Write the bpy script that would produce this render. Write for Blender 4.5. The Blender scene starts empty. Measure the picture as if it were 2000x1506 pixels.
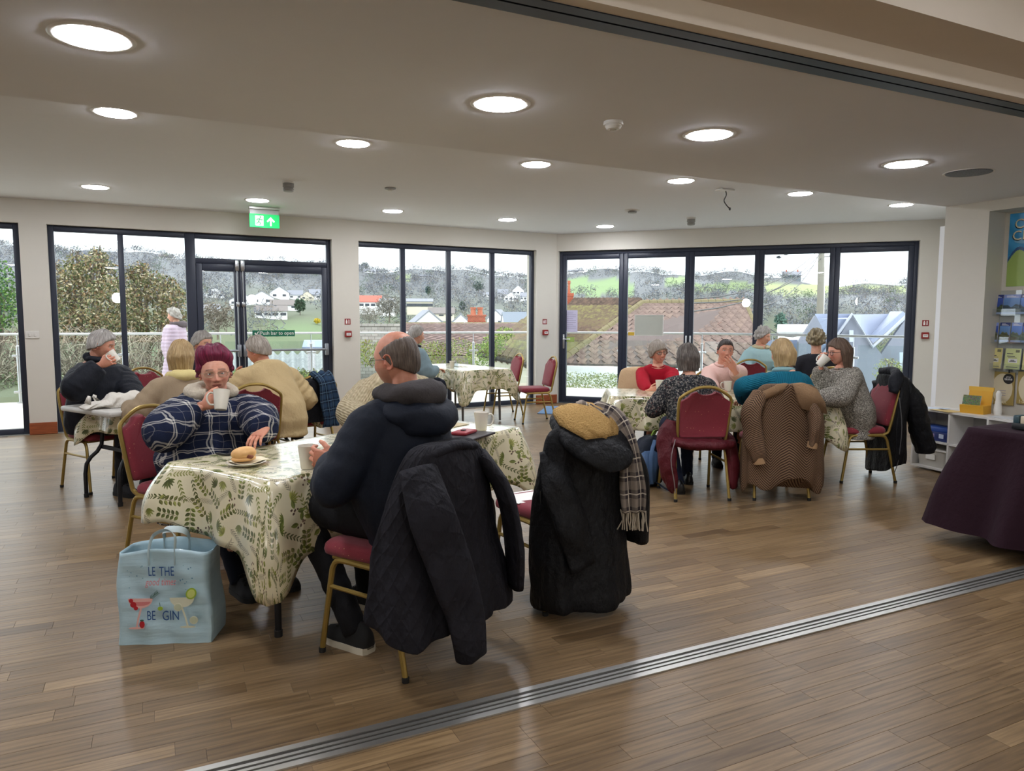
import bpy, math, random
import numpy as np
from mathutils import Matrix, Vector
rnd = random.Random(7)
RS = np.random.RandomState(11)
SC = bpy.context.scene
COL = SC.collection
PI = math.pi
rad = math.radians

# ------------------------------------------------------------------ camera, sky, exposure
EYE = 1.43
F_PX, PITCH, ROLL, YAW = 1430.0, 0.0907, 0.0023, 0.4541
def camera():
    vx, vy = math.sin(YAW), math.cos(YAW)
    fw = Vector((vx*math.cos(PITCH), vy*math.cos(PITCH), -math.sin(PITCH)))
    r0 = Vector((vy, -vx, 0)); u0 = r0.cross(fw)
    rt = r0*math.cos(ROLL)+u0*math.sin(ROLL); up = u0*math.cos(ROLL)-r0*math.sin(ROLL)
    cd = bpy.data.cameras.new('camera'); cd.sensor_width = 36; cd.lens = 36*F_PX/2000
    cd.clip_start = .05; cd.clip_end = 4000
    co = bpy.data.objects.new('camera', cd); COL.objects.link(co)
    m = Matrix((rt, up, -fw)).transposed().to_4x4(); m.translation = (0, 0, EYE)
    co.matrix_world = m; SC.camera = co
camera()
SKY = 2.65
w = bpy.data.worlds.new('overcast_sky'); SC.world = w; w.use_nodes = True
nt = w.node_tree; nt.nodes.clear()
wo = nt.nodes.new('ShaderNodeOutputWorld'); bg = nt.nodes.new('ShaderNodeBackground')
tc = nt.nodes.new('ShaderNodeTexCoord'); sx = nt.nodes.new('ShaderNodeSeparateXYZ'); cr = nt.nodes.new('ShaderNodeValToRGB')
nz = nt.nodes.new('ShaderNodeTexNoise'); nz.inputs['Scale'].default_value = 3; nz.inputs['Detail'].default_value = 4
mx = nt.nodes.new('ShaderNodeMix'); mx.data_type = 'RGBA'; mx.blend_type = 'MULTIPLY'; mx.inputs[0].default_value = .10
nt.links.new(tc.outputs['Generated'], sx.inputs[0]); nt.links.new(sx.outputs['Z'], cr.inputs[0]); nt.links.new(tc.outputs['Generated'], nz.inputs['Vector'])
e = cr.color_ramp.elements; e[0].position = 0; e[0].color = (.86, .93, 1, 1); e[1].position = .5; e[1].color = (.98, .99, 1, 1)
nt.links.new(cr.outputs[0], mx.inputs[6]); nt.links.new(nz.outputs['Fac'], mx.inputs[7])
nt.links.new(mx.outputs[2], bg.inputs['Color']); bg.inputs['Strength'].default_value = SKY
nt.links.new(bg.outputs[0], wo.inputs['Surface'])
LAMP = 96.0
SC.view_settings.view_transform = 'Standard'; SC.view_settings.look = 'None'
SC.view_settings.gamma = 1; SC.view_settings.use_curve_mapping = False
SC.view_settings.exposure = 0.3
SC.cycles.max_bounces = 8; SC.cycles.diffuse_bounces = 4; SC.cycles.glossy_bounces = 3; SC.cycles.transparent_max_bounces = 16
SC.cycles.caustics_reflective = False; SC.cycles.caustics_refractive = False
SC.cycles.sample_clamp_indirect = 6

# ------------------------------------------------------------------ object helpers
def tag(o, label=None, cat=None, group=None, kind=None):
    if label: o['label'] = label
    if cat: o['category'] = cat
    if group: o['group'] = group
    if kind: o['kind'] = kind
    return o
def empty(name, loc=(0, 0, 0), rz=0.0, label=None, cat=None, group=None, kind=None):
    o = bpy.data.objects.new(name, None); COL.objects.link(o)
    o.location = loc; o.rotation_euler = (0, 0, rz); o.empty_display_size = .1
    return tag(o, label, cat, group, kind)
def copy_tree(o, parent=None):
    c = o.copy(); COL.objects.link(c)
    if parent: c.parent = parent
    for ch in list(o.children): copy_tree(ch, c)
    return c
def place(o, loc, rz):
    o.location = loc; o.rotation_euler = (0, 0, rz); return o
class MB:
    """collects polygons; build() links them as one mesh object"""
    def __init__(s): s.v = []; s.f = []; s.m = []; s.uv = {}; s.k = 0
    def add(s, vs, fs, mi=None, M=None):
        b = s.k; vs = np.asarray(vs, float).reshape(-1, 3)
        if M is not None: vs = vs @ np.array(M)[:3, :3].T + np.array(M)[:3, 3]
        s.v.append(vs); s.k += len(vs)
        for f in fs: s.f.append(tuple(b+i for i in f))
        s.m += [mi or 0]*len(fs); return s
    def box(s, a, b, mi=0, M=None, bev=0):
        (x0, y0, z0), (x1, y1, z1) = a, b
        x0, x1 = min(x0, x1), max(x0, x1); y0, y1 = min(y0, y1), max(y0, y1); z0, z1 = min(z0, z1), max(z0, z1)
        if bev <= 0:
            v = [(x0,y0,z0),(x1,y0,z0),(x1,y1,z0),(x0,y1,z0),(x0,y0,z1),(x1,y0,z1),(x1,y1,z1),(x0,y1,z1)]
            return s.add(v, [(0,3,2,1),(4,5,6,7),(0,1,5,4),(1,2,6,5),(2,3,7,6),(3,0,4,7)], mi, M)
        rings = []
        for z, i in ((z0, bev), (z0+bev*.3, bev*.3), (z0+bev, 0), (z1-bev, 0), (z1-bev*.3, bev*.3), (z1, bev)):
            rings.append(rrect(x0+i, y0+i, x1-i, y1-i, bev, z, 3))
        return s.loft(rings, mi, True, M)
    def loft(s, rings, mi=0, cap=True, M=None, closed=True):
        n = len(rings[0]); vs = [p for r in rings for p in r]; fs = []
        e = n if closed else n-1
        for i in range(len(rings)-1):
            a, b = i*n, (i+1)*n
            for j in range(e):
                k = (j+1) % n; fs.append((a+j, a+k, b+k, b+j))
        if cap and closed:
            fs.append(tuple(range(n-1, -1, -1))); t = (len(rings)-1)*n; fs.append(tuple(range(t, t+n)))
        return s.add(vs, fs, mi, M)
    def tube(s, pts, r, n=8, mi=0, cap=True, M=None, sm=0):
        pts = [Vector(p) for p in pts]
        rr = list(r) if hasattr(r, '__len__') else [r]*len(pts)
        if sm: pts, rr = crom(pts, rr, sm)
        rings = []; up = None
        for i, p in enumerate(pts):
            t = (pts[min(i+1, len(pts)-1)]-pts[max(i-1, 0)]).normalized()
            if up is None:
                up = Vector((0, 0, 1)) if abs(t.z) < .9 else Vector((1, 0, 0))
            x = t.cross(up).normalized(); up = x.cross(t).normalized()
            q = rr[i]; qa, qb = q if hasattr(q, '__len__') else (q, q)
            rings.append([tuple(p+x*(qa*math.cos(a))+up*(qb*math.sin(a))) for a in [2*PI*k/n for k in range(n)]])
        return s.loft(rings, mi, cap, M)
    def lathe(s, prof, n=24, mi=0, M=None, cap=True):
        return s.loft([[(r*math.cos(2*PI*k/n), r*math.sin(2*PI*k/n), z) for k in range(n)] for r, z in prof], mi, cap, M)
    def ball(s, c, r, nu=12, nv=8, mi=0, M=None):
        rx, ry, rz = r if hasattr(r, '__len__') else (r, r, r)
        rings = []
        for j in range(nv+1):
            a = -PI/2+PI*j/nv; q = max(math.cos(a), .02)
            rings.append([(c[0]+rx*q*math.cos(2*PI*k/nu), c[1]+ry*q*math.sin(2*PI*k/nu), c[2]+rz*math.sin(a)) for k in range(nu)])
        return s.loft(rings, mi, True, M)
    def prism(s, poly, z0, z1, mi=0, M=None):
        return s.loft([[(x, y, z0) for x, y in poly], [(x, y, z1) for x, y in poly]], mi, True, M)
    def build(s, name, mats, parent=None, smooth=False, loc=None, uv=None, col=None):
        me = bpy.data.meshes.new(name)
        vs = np.concatenate(s.v) if s.v else np.zeros((0, 3))
        me.from_pydata(vs.tolist(), [], s.f)
        mats = mats if isinstance(mats, (list, tuple)) else [mats]
        for m in mats: me.materials.append(m)
        if len(mats) > 1: me.polygons.foreach_set('material_index', np.array(s.m, np.int32))
        if smooth:
            me.polygons.foreach_set('use_smooth', np.ones(len(me.polygons), bool))
            if smooth != 2:
                try: me.set_sharp_from_angle(angle=rad(40))
                except Exception: pass
        if uv is not None: set_uv(me, uv)
        if col is not None:
            ca = me.color_attributes.new('tint', 'FLOAT_COLOR', 'POINT')
            ca.data.foreach_set('color', np.concatenate([np.asarray(col, np.float32), np.ones((len(col), 1), np.float32)], 1).ravel())
        me.update()
        o = bpy.data.objects.new(name, me); COL.objects.link(o)
        if parent is not None: o.parent = parent
        if loc is not None: o.location = loc
        return o
def set_uv(me, uv):
    """uv per vertex"""
    l = me.uv_layers.new(name='uv'); li = np.zeros(len(me.loops), np.int32); me.loops.foreach_get('vertex_index', li)
    l.data.foreach_set('uv', np.asarray(uv, np.float32)[li].ravel())
def crom(pts, rr, k):
    P = [pts[0]*2-pts[1]]+list(pts)+[pts[-1]*2-pts[-2]]; o = []; q = []
    two = hasattr(rr[0], '__len__')
    for i in range(1, len(P)-2):
        for j in range(k):
            t = j/k
            a, b, c, d = P[i-1], P[i], P[i+1], P[i+2]
            o.append(.5*((2*b)+(c-a)*t+(2*a-5*b+4*c-d)*t*t+(3*b-a-3*c+d)*t**3))
            r0, r1 = rr[i-1], rr[i]
            q.append(tuple(r0[m]*(1-t)+r1[m]*t for m in (0, 1)) if two else r0*(1-t)+r1*t)
    o.append(pts[-1]); q.append(rr[-1]); return o, q
def rrect(x0, y0, x1, y1, r, z=None, k=4):
    o = []
    r = min(r, (x1-x0)/2-1e-5, (y1-y0)/2-1e-5)
    for cx, cy, a0 in ((x1-r, y0+r, -PI/2), (x1-r, y1-r, 0), (x0+r, y1-r, PI/2), (x0+r, y0+r, PI)):
        for i in range(k+1):
            a = a0+PI/2*i/k; p = (cx+r*math.cos(a), cy+r*math.sin(a)); o.append(p if z is None else p+(z,))
    return o
def frame(o, x, y, z):
    return Matrix(((x[0], y[0], z[0], o[0]), (x[1], y[1], z[1], o[1]), (x[2], y[2], z[2], o[2]), (0, 0, 0, 1)))
def RZ(a, t=(0, 0, 0)): return Matrix.Translation(t) @ Matrix.Rotation(a, 4, 'Z')
def wob(P, amp, freq, seed=0, oct=3):
    """smooth pseudo noise in 3d from random sines, n values in about -1..1 times amp"""
    r = np.random.RandomState(seed); P = np.asarray(P); o = np.zeros(len(P)); a = 1.0; f = np.asarray(freq, float)*np.ones(3)
    for k in range(oct):
        for m in range(4):
            d = r.normal(size=3); d /= np.linalg.norm(d)
            o += a*.35*np.sin((P*f) @ d*(1+.4*r.rand())+r.rand()*6.28)
        a *= .5; f = f*2.1
    return o*amp

# ------------------------------------------------------------------ materials
MATS = {}
def srgb(h):
    if isinstance(h, str):
        h = h.lstrip('#'); c = [int(h[i:i+2], 16)/255 for i in (0, 2, 4)]
        return tuple((x/12.92 if x <= .04045 else ((x+.055)/1.055)**2.4) for x in c)
    return tuple(h)
class N:
    def __init__(s, name):
        s.m = bpy.data.materials.new(name); s.m.use_nodes = True; s.t = s.m.node_tree
        s.b = s.t.nodes['Principled BSDF']; s.out = s.t.nodes['Material Output']
    def n(s, typ, ins=None, **kw):
        x = s.t.nodes.new('ShaderNode'+typ)
        for k, v in kw.items(): setattr(x, k, v)
        for k, v in (ins or {}).items(): s.set(x.inputs[k], v)
        return x
    def set(s, sock, v):
        if hasattr(v, 'is_output'): s.t.links.new(v, sock)
        else:
            if isinstance(v, (tuple, list)) and sock.type == 'RGBA' and len(v) == 3: v = (*v, 1)
            sock.default_value = v
    def p(s, **kw):
        for k, v in kw.items(): s.set(s.b.inputs[k.replace('_', ' ')], v)
    def coord(s, which='Object', sc=1.0, rot=(0, 0, 0)):
        t = s.n('TexCoord'); m = s.n('Mapping', {'Vector': t.outputs[which]})
        m.inputs['Scale'].default_value = sc if hasattr(sc, '__len__') else (sc, sc, sc); m.inputs['Rotation'].default_value = rot
        return m.outputs[0]
    def noise(s, vec=None, scale=5., detail=3., rough=.5):
        x = s.n('TexNoise', {'Scale': scale, 'Detail': detail, 'Roughness': rough})
        if vec is not None: s.set(x.inputs['Vector'], vec)
        return x.outputs['Fac']
    def ramp(s, fac, stops, interp='LINEAR'):
        x = s.n('ValToRGB', {0: fac}); r = x.color_ramp; r.interpolation = interp
        while len(r.elements) < len(stops): r.elements.new(.5)
        for el, (p, c) in zip(r.elements, stops): el.position = p; el.color = (*srgb(c), 1) if not isinstance(c, (int, float)) else (c, c, c, 1)
        return x.outputs[0]
    def mix(s, f, a, b, mode='MIX'):
        x = s.n('Mix', data_type='RGBA', blend_type=mode); s.set(x.inputs[0], f); s.set(x.inputs[6], a); s.set(x.inputs[7], b); return x.outputs[2]
    def math(s, op, a, b=0., c=None, clamp=False):
        x = s.n('Math', operation=op, use_clamp=clamp); s.set(x.inputs[0], a); s.set(x.inputs[1], b)
        if c is not None: s.set(x.inputs[2], c)
        return x.outputs[0]
    def bump(s, h, strength=.3, dist=.01):
        x = s.n('Bump', {'Height': h, 'Strength': strength, 'Distance': dist}); s.set(s.b.inputs['Normal'], x.outputs[0]); return x
def plain(name, c, rough=.5, metal=0., bump=0., bs=200., var=.06, coat=0., spec=.5):
    if name in MATS: return MATS[name]
    q = N(name); c = srgb(c); v = q.coord('Object')
    f = q.noise(v, 9., 3.)
    q.p(Base_Color=q.mix(f, tuple(x*(1-var) for x in c), tuple(min(1, x*(1+var)) for x in c)), Roughness=rough, Metallic=metal, Coat_Weight=coat, Specular_IOR_Level=spec)
    if bump: q.bump(q.noise(v, bs, 2.), bump, .004)
    MATS[name] = q.m; return q.m
def cloth(name, c, c2=None, scale=350., bump=.35, rough=.9, fold=.25, sheen=.0):
    """woven or knitted fabric: fine weave and soft creases"""
    if name in MATS: return MATS[name]
    q = N(name); c = srgb(c); c2 = srgb(c2) if c2 else tuple(x*.72 for x in c)
    v = q.coord('Object'); f1 = q.noise(v, scale, 2., .6); f2 = q.noise(q.coord('Object', (14, 14, 9)), 1., 4., .55)
    q.p(Base_Color=q.mix(q.math('MULTIPLY', f1, 1.0), c, c2), Roughness=rough, Sheen_Weight=sheen, Specular_IOR_Level=.25)
    q.bump(q.math('ADD', q.math('MULTIPLY', f1, bump*.12), q.math('MULTIPLY', f2, fold)), .85, .032)
    MATS[name] = q.m; return q.m
def emit(name, c, s):
    if name in MATS: return MATS[name]
    q = N(name); q.p(Base_Color=srgb(c), Emission_Color=srgb(c), Emission_Strength=s); MATS[name] = q.m; return q.m
def glass(name='window_glass', refl=.045, tint=(.97, .99, .985)):
    if name in MATS: return MATS[name]
    q = N(name); q.t.nodes.remove(q.b)
    tr = q.n('BsdfTransparent', {0: tint}); gl = q.n('BsdfGlossy', {'Roughness': 0.0, 0: (1, 1, 1)})
    fr = q.n('LayerWeight', {'Blend': .12}); f = q.math('ADD', q.math('MULTIPLY', fr.outputs['Facing'], .10), refl)
    m = q.n('MixShader', {0: f, 1: tr.outputs[0], 2: gl.outputs[0]}); q.set(q.out.inputs['Surface'], m.outputs[0])
    MATS[name] = q.m; return q.m
def image_mat(name, img, rough=.5, coat=0., bump=None, ext='REPEAT', scale=1.):
    q = N(name); t = q.n('TexCoord'); mp = q.n('Mapping', {'Vector': t.outputs['UV']}); mp.inputs['Scale'].default_value = (scale, scale, scale)
    i = q.n('TexImage', {'Vector': mp.outputs[0]}, image=img, extension=ext); q.p(Base_Color=i.outputs[0], Roughness=rough, Coat_Weight=coat, Coat_Roughness=.15)
    if bump: q.bump(q.noise(q.coord('Object', bump[0]), 1., 4.), bump[1], .02)
    MATS[name] = q.m; return q.m
def make_img(name, A):
    """A: h x w x 3 sRGB 0..1, row 0 at the bottom"""
    h, wd = A.shape[:2]; im = bpy.data.images.new(name, wd, h); B = np.ones((h, wd, 4), np.float32); B[..., :3] = np.clip(A, 0, 1)
    im.pixels.foreach_set(B.ravel()); im.update(); im.pack(); return im
def text_obj(name, body, size, mat, parent, M, extrude=.0004, align='CENTER', sx=1., shear=0.):
    cu = bpy.data.curves.new(name, 'FONT'); cu.body = body; cu.size = size; cu.extrude = extrude; cu.align_x = align; cu.align_y = 'CENTER'; cu.shear = shear
    cu.resolution_u = 3; cu.materials.append(mat)
    o = bpy.data.objects.new(name, cu); COL.objects.link(o)
    bpy.context.view_layer.update()
    me = bpy.data.meshes.new_from_object(o.evaluated_get(bpy.context.evaluated_depsgraph_get())); bpy.data.objects.remove(o)
    o = bpy.data.objects.new(name, me); COL.objects.link(o)
    if parent is not None: o.parent = parent
    o.matrix_local = M @ Matrix.Diagonal((sx, 1, 1, 1)); return o
WHITE = plain('white_wall_paint', '#d6d2c8', .75, var=.015)
# ------------------------------------------------------------------ room shell
TA1 = .0405
M1 = RZ(TA1, (2, 10.719, 0)); M2 = RZ(rad(-46), (6.147, 10.887, 0))
def l1(x): return (x-2)/math.cos(TA1)
CEIL, LOW, HEAD = 2.85, 2.51, 2.565
frame_m = plain('anthracite_window_frame', '#2a3040', .42, spec=.4, var=.02)
steel = plain('brushed_steel', '#b9bcc0', .3, 1.0, var=.03); alu = plain('aluminium', '#c3c2be', .38, .9, var=.03)
black_pl = plain('black_plastic', '#151517', .45); white_pl = plain('white_plastic', '#dcdad4', .4, var=.02); red_pl = plain('red_plastic', '#8f2320', .4)
oakm = N('stained_skirting'); v_ = oakm.coord('Object', (3, 3, 40)); oakm.p(Base_Color=oakm.ramp(oakm.noise(v_, 2., 5.), [(.3, '#7d3a18'), (.7, '#a3552a')]), Roughness=.45); SKIRT = oakm.m
ceil_m = plain('ceiling_paint_white', '#eceff4', .85, var=.012); ceil_low = plain('ceiling_paint_warm', '#e6e8ee', .85, var=.012)

def wall(name, M, segs, label=None):
    b = MB()
    for a, c in segs: b.box(a, c, M=M)
    return tag(b.build(name, WHITE), label or 'white painted wall around the glazing', None, None, 'structure')
T = .32
W1 = [(-9, l1(-4.9)), (l1(-1.41), l1(-1.125)), (l1(2.35), l1(2.741)), (l1(5.755), 4.18)]
wall('wall_back', M1, [((a, 0, 0), (c, T, HEAD)) for a, c in W1]+[((-9, 0, HEAD), (4.18, T, 3.0))])
wall('wall_corner', M2, [((-.02, 0, 0), (.03, T, HEAD)), ((5.42, 0, 0), (5.78, T, HEAD)), ((-.02, 0, HEAD), (5.78, T, 3.0))])
b = MB(); e0 = M2 @ Vector((5.76, 0, 0))
d = (Vector((7.0, 4.66, 0))-Vector((e0.x, e0.y, 0))); L = d.length
b.box((0, .0, 0), (L, .15, 3.0), M=RZ(math.atan2(d.y, d.x), (e0.x, e0.y, 0)))
tag(b.build('wall_far_right', WHITE), kind='structure')
# pilaster, recess and side wall at the right
b = MB(); b.box((6.872, 4.185, 0), (7.4, 4.6, 2.86)); b.box((7.12, -5, 0), (7.4, 4.185, 2.86)); b.box((6.872, -5, 2.415), (7.12, 4.185, 2.86))
tag(b.build('wall_right', WHITE), kind='structure')
b = MB(); b.loft([[(6.874, 4.598, z), (6.885, 4.655, z), (7.2, 4.655, z), (7.2, 4.598, z)] for z in (0, 2.33)])
tag(b.build('trim_5', plain('daylit_white_trim', '#eef0f2', .35, var=.01)), kind='structure')  # pilaster end face, coloured whiter to stand for the daylight on it
b = MB(); b.box((-9.3, -5, 0), (-9, 11, 3)); tag(b.build('wall_left', WHITE), kind='structure')
b = MB(); b.box((-9.3, -5.3, 0), (7.4, -5, 3)); tag(b.build('wall_rear', WHITE), kind='structure')
# ceilings: low one over the near bay, higher one over the far bay and over the near room
ed = lambda x: 4.404+(x+.63)*.0253
yb = 2.42
b = MB()
b.add([(-9.3, yb, LOW), (7.3, yb, LOW), (7.3, ed(7.3), LOW), (-9.3, ed(-9.3), LOW), (-9.3, yb, 3), (7.3, yb, 3), (7.3, ed(7.3), 3), (-9.3, ed(-9.3), 3)], [(0, 3, 2, 1), (4, 5, 6, 7), (0, 1, 5, 4), (1, 2, 6, 5), (2, 3, 7, 6), (3, 0, 4, 7)])
tag(b.build('ceiling', ceil_low), kind='structure')
b = MB(); b.box((-9.3, 4.0, CEIL), (11.5, 11.6, 3.02)); b.box((-9.3, -5.3, CEIL), (7.4, 2.5, 3.02))
tag(b.build('ceiling', ceil_m), kind='structure')
# beam with the folding partition's head track
b = MB(); b.box((-9.3, 2.225, LOW), (7.2, 2.285, 2.9)); b.box((-9.3, 1.94, 2.60), (7.2, 2.225, 2.9))
tag(b.build('trim_1', plain('beam_paint', '#e6dccf', .8, var=.02)), kind='structure')
b = MB(); b.box((-9.3, 2.285, LOW-.004), (7.2, 2.34, LOW+.06)); b.box((-9.3, 2.352, LOW-.004), (7.2, 2.42, LOW+.06))
t2 = tag(b.build('trim_2', plain('navy_track', '#1f2733', .4, .3)), kind='structure')
b = MB(); b.box((-9.3, 2.34, LOW+.006), (7.2, 2.352, LOW+.05)); b.build('rail', alu, t2)
# floor slab, planks, track in the floor
b = MB(); b.add([(-9.3, -5.3, -.004), (7.4, -5.3, -.004), (7.4, 5.2, -.004), (10.3, 6.9, -.004), (6.25, 11.0, -.004), (-9.3, 10.4, -.004)]+[(-9.3, -5.3, -.2), (7.4, -5.3, -.2), (7.4, 5.2, -.2), (10.3, 6.9, -.2), (6.25, 11.0, -.2), (-9.3, 10.4, -.2)], [(0, 1, 2, 3, 4, 5), (11, 10, 9, 8, 7, 6)]+[(i, i+6, (i+1) % 6+6, (i+1) % 6) for i in range(6)])
floor = tag(b.build('floor', plain('floor_underlay', '#4a3a28', .6)), kind='structure')
q = N('oak_floor_planks'); at = q.n('Attribute', attribute_name='tint'); v_ = q.coord('Object', (1.6, 22, 1))
sep = q.n('SeparateColor', {0: at.outputs['Color']}); off = q.n('CombineXYZ', {0: sep.outputs[1], 1: sep.outputs[2]}); va = q.n('VectorMath', {0: v_}, operation='MULTIPLY_ADD'); q.set(va.inputs[1], (1, 1, 1)); sc_ = q.n('VectorMath', {0: off.outputs[0]}, operation='SCALE'); q.set(sc_.inputs[3], 37.); q.set(va.inputs[2], sc_.outputs[0])
g1 = q.noise(va.outputs[0], 2.2, 6., .62); wv = q.n('TexWave', {'Vector': va.outputs[0], 'Scale': .5, 'Distortion': 9., 'Detail': 3., 'Detail Scale': .7}, bands_direction='Y')
base = q.ramp(sep.outputs[0], [(0, '#6a543b'), (.35, '#806849'), (.7, '#8d7454'), (1, '#a08561')])
c1 = q.mix(.55, base, q.ramp(g1, [(.3, '#6a553c'), (.62, '#ffffff')]), 'MULTIPLY')
c2 = q.mix(.22, c1, q.ramp(wv.outputs['Fac'], [(.0, '#5a4a36'), (.45, '#ffffff')]), 'MULTIPLY')
q.p(Base_Color=c2, Roughness=q.math('MULTIPLY_ADD', g1, .14, .28), Specular_IOR_Level=.42); q.bump(g1, .12, .002); PLANK = q.m
def planks():
    rows = []; w = .0835
    def lim(y):      # right end of the floor at this y
        if y < 4.16: return 7.11
        if y < 6.85: return 7.0 if y < 4.6 else 7.0+(y-4.66)*1.4
        return 6.147+(10.86-y)*.966
    y = 1.2; r = 0
    while y < 10.72:
        x = -3.6+rnd.random()*.6; yt = y+w-.0008
        xmax = min(lim(y), lim(yt)); ymax = 10.71+.0405*(x-2)
        while x < xmax-.1:
            ln = rnd.choice((.36, .48, .52, .6, .72)); x1 = min(x+ln, xmax)
            if y+w < 10.70+.0405*(x-2): rows.append((x, y, x1-.0008, yt))
            x = x1
        y += w; r += 1
    def vis(p):
        cx, cy = (p[0]+p[2])/2, (p[1]+p[3])/2
        a = math.atan2(cx, cy)-YAW; dd = math.hypot(cx, cy)*math.cos(a)
        ok = abs(math.tan(a)) < .74 and dd > 2.15
        return (0 if ok else 1, math.hypot(cx, cy))
    rows.sort(key=vis)
    big = MB(); cols = []
    for i, (x0, y0, x1, y1) in enumerate(rows):
        t = (min(1, max(0, rnd.gauss(.5, .19))), rnd.random(), rnd.random()); e = .0006
        vs = [(x0, y0, -.006), (x1, y0, -.006), (x1, y1, -.006), (x0, y1, -.006), (x0, y0, -e), (x1, y0, -e), (x1, y1, -e), (x0, y1, -e), (x0+e, y0+e, 0), (x1-e, y0+e, 0), (x1-e, y1-e, 0), (x0+e, y1-e, 0)]
        fs = [(8, 9, 10, 11)]+[(k, (k+1) % 4, (k+1) % 4+4, k+4) for k in range(4)]+[(k+4, (k+1) % 4+4, (k+1) % 4+8, k+8) for k in range(4)]
        if i < 300: MB().add(vs, fs).build('plank', PLANK, floor, col=[t]*12)
        else: big.add(vs, fs); cols += [t]*12
    tag(big.build('plank', PLANK, floor, col=cols), kind='stuff')
planks()
b = MB(); yt = 2.362
for y0, y1, z in ((-.062, -.034, .006), (-.022, -.008, .005), (.004, .018, .005), (.034, .062, .006)): b.box((-9, yt+y0, 0), (7.05, yt+y1, z))
t3 = tag(b.build('trim_3', alu), kind='structure')
b = MB(); b.box((-9, yt-.034, 0), (7.05, yt+.034, .0022)); b.build('groove', plain('dark_groove', '#3a3733', .5, .3), t3)
# skirting boards
for k, (a, c) in enumerate(W1):
    b = MB(); b.box((a-.004, -.018, 0), (c+(.0 if k == 3 else .004), 0, .145), bev=.004, M=M1)
    tag(b.build('baseboard_back', SKIRT), kind='structure')
b = MB(); b.box((5.43, -.018, 0), (5.74, 0, .145), bev=.004, M=M2); tag(b.build('baseboard_corner', SKIRT), kind='structure')
# sills of light stone at the thresholds
for nm, M, a, c in (('trim_4', M1, l1(-1.125), l1(2.35)), ('trim_6', M1, l1(2.741), l1(5.755)), ('trim_7', M2, .03, 5.42), ('trim_8', M1, l1(-4.9), l1(-1.41))):
    b = MB(); b.box((a, 0, -.15), (c, T+.05, .004), M=M); tag(b.build(nm, alu), kind='structure')

# ------------------------------------------------------------------ glazing
FY0, FY1 = .085, .155
GL = glass()
def pane(x0, x1, z0, z1, M, par):
    return MB().box((x0-.008, FY0+.03, z0-.008), (x1+.008, FY0+.038, z1+.008), M=M).build('pane', GL, par)
def bars(M, par, lst, name='frame', y0=FY0, y1=FY1):
    b = MB()
    for x0, x1, z0, z1 in lst: b.box((x0, y0, z0), (x1, y1, z1), bev=.006, M=M)
    return b.build(name, frame_m, par, True)
def st(name, label): return tag(empty(name), label, None, None, 'structure')
# window_1 far left, window_2 left of the door, window_3 right of the door
w0 = st('window_1', 'tall window with a dark frame cut by the left edge of the picture')
a, c = l1(-4.9), l1(-1.41); mid = (l1(-3.1))
bars(M1, w0, [(a, a+.07, 0, HEAD), (c-.07, c, 0, HEAD), (a+.07, c-.07, HEAD-.07, HEAD), (a+.07, c-.07, 0, .07), (mid-.035, mid+.035, .07, HEAD-.07)])
pane(a+.07, mid-.035, .07, HEAD-.07, M1, w0); pane(mid+.035, c-.07, .07, HEAD-.07, M1, w0)
w1 = st('window_2', 'two tall fixed panes beside the exit door')
a, c = l1(-1.125), l1(.415); m0, m1 = l1(-.372), l1(-.306)
bars(M1, w1, [(a, a+.065, 0, HEAD), (a+.065, c, HEAD-.075, HEAD), (a+.065, c, 0, .07), (m0, m1, .07, HEAD-.075)])
pane(a+.065, m0, .07, HEAD-.075, M1, w1); pane(m1, c, .07, HEAD-.075, M1, w1)
d1 = st('door_1', 'dark framed exit double door with push bars and a light above')
a, c = l1(.415), l1(2.35); tb, tt = 2.165, 2.235
bars(M1, d1, [(a, a+.125, 0, HEAD), (c-.06, c, 0, HEAD), (a+.125, c-.06, HEAD-.075, HEAD), (a+.125, c-.06, tb, tt)])
pane(a+.125, c-.06, tt, HEAD-.075, M1, d1)
x0, xm, x1 = a+.125, l1(1.09), c-.06
for k, (p0, p1) in enumerate(((x0+.001, xm-.0008), (xm+.0008, x1-.001))):
    lf = bars(M1, d1, [(p0, p0+.075, .01, tb-.0005), (p1-.075, p1, .01, tb-.0005), (p0+.075, p1-.075, tb-.1, tb-.0005), (p0+.075, p1-.075, .01, .13)], 'leaf', FY0-.01, FY1-.005)
    pane(p0+.075, p1-.075, .13, tb-.1, M1, lf)
    xs = p1-.035 if k == 0 else p0+.035; xo = p0+.035 if k == 0 else p1-.035
    b = MB(); b.tube([(xs, FY0-.03, .06), (xs, FY0-.03, tb-.03)], .009, 8, M=M1)
    for z in (tb-.06, 1.62, .95): b.box((xs-.022, FY0-.05, z-.03), (xs+.022, FY0-.008, z+.03), M=M1, bev=.005)
    b.box((xs-.026, FY0-.055, tb-.07), (xs+.026, FY0-.008, tb+.05), M=M1, bev=.006)
    b.build('bolt_rod', steel, lf, True)
    b = MB(); zb = .985
    b.tube([(min(xs, xo), FY0-.07, zb), (max(xs, xo), FY0-.07, zb)], .017, 10, M=M1)
    for q_ in (xs, xo): b.box((q_-.024, FY0-.085, zb-.085), (q_+.024, FY0-.008, zb+.085), M=M1, bev=.01)
    b.build('push_bar', plain('grey_painted_bar', '#8d9299', .35, .6), lf, True)
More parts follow.
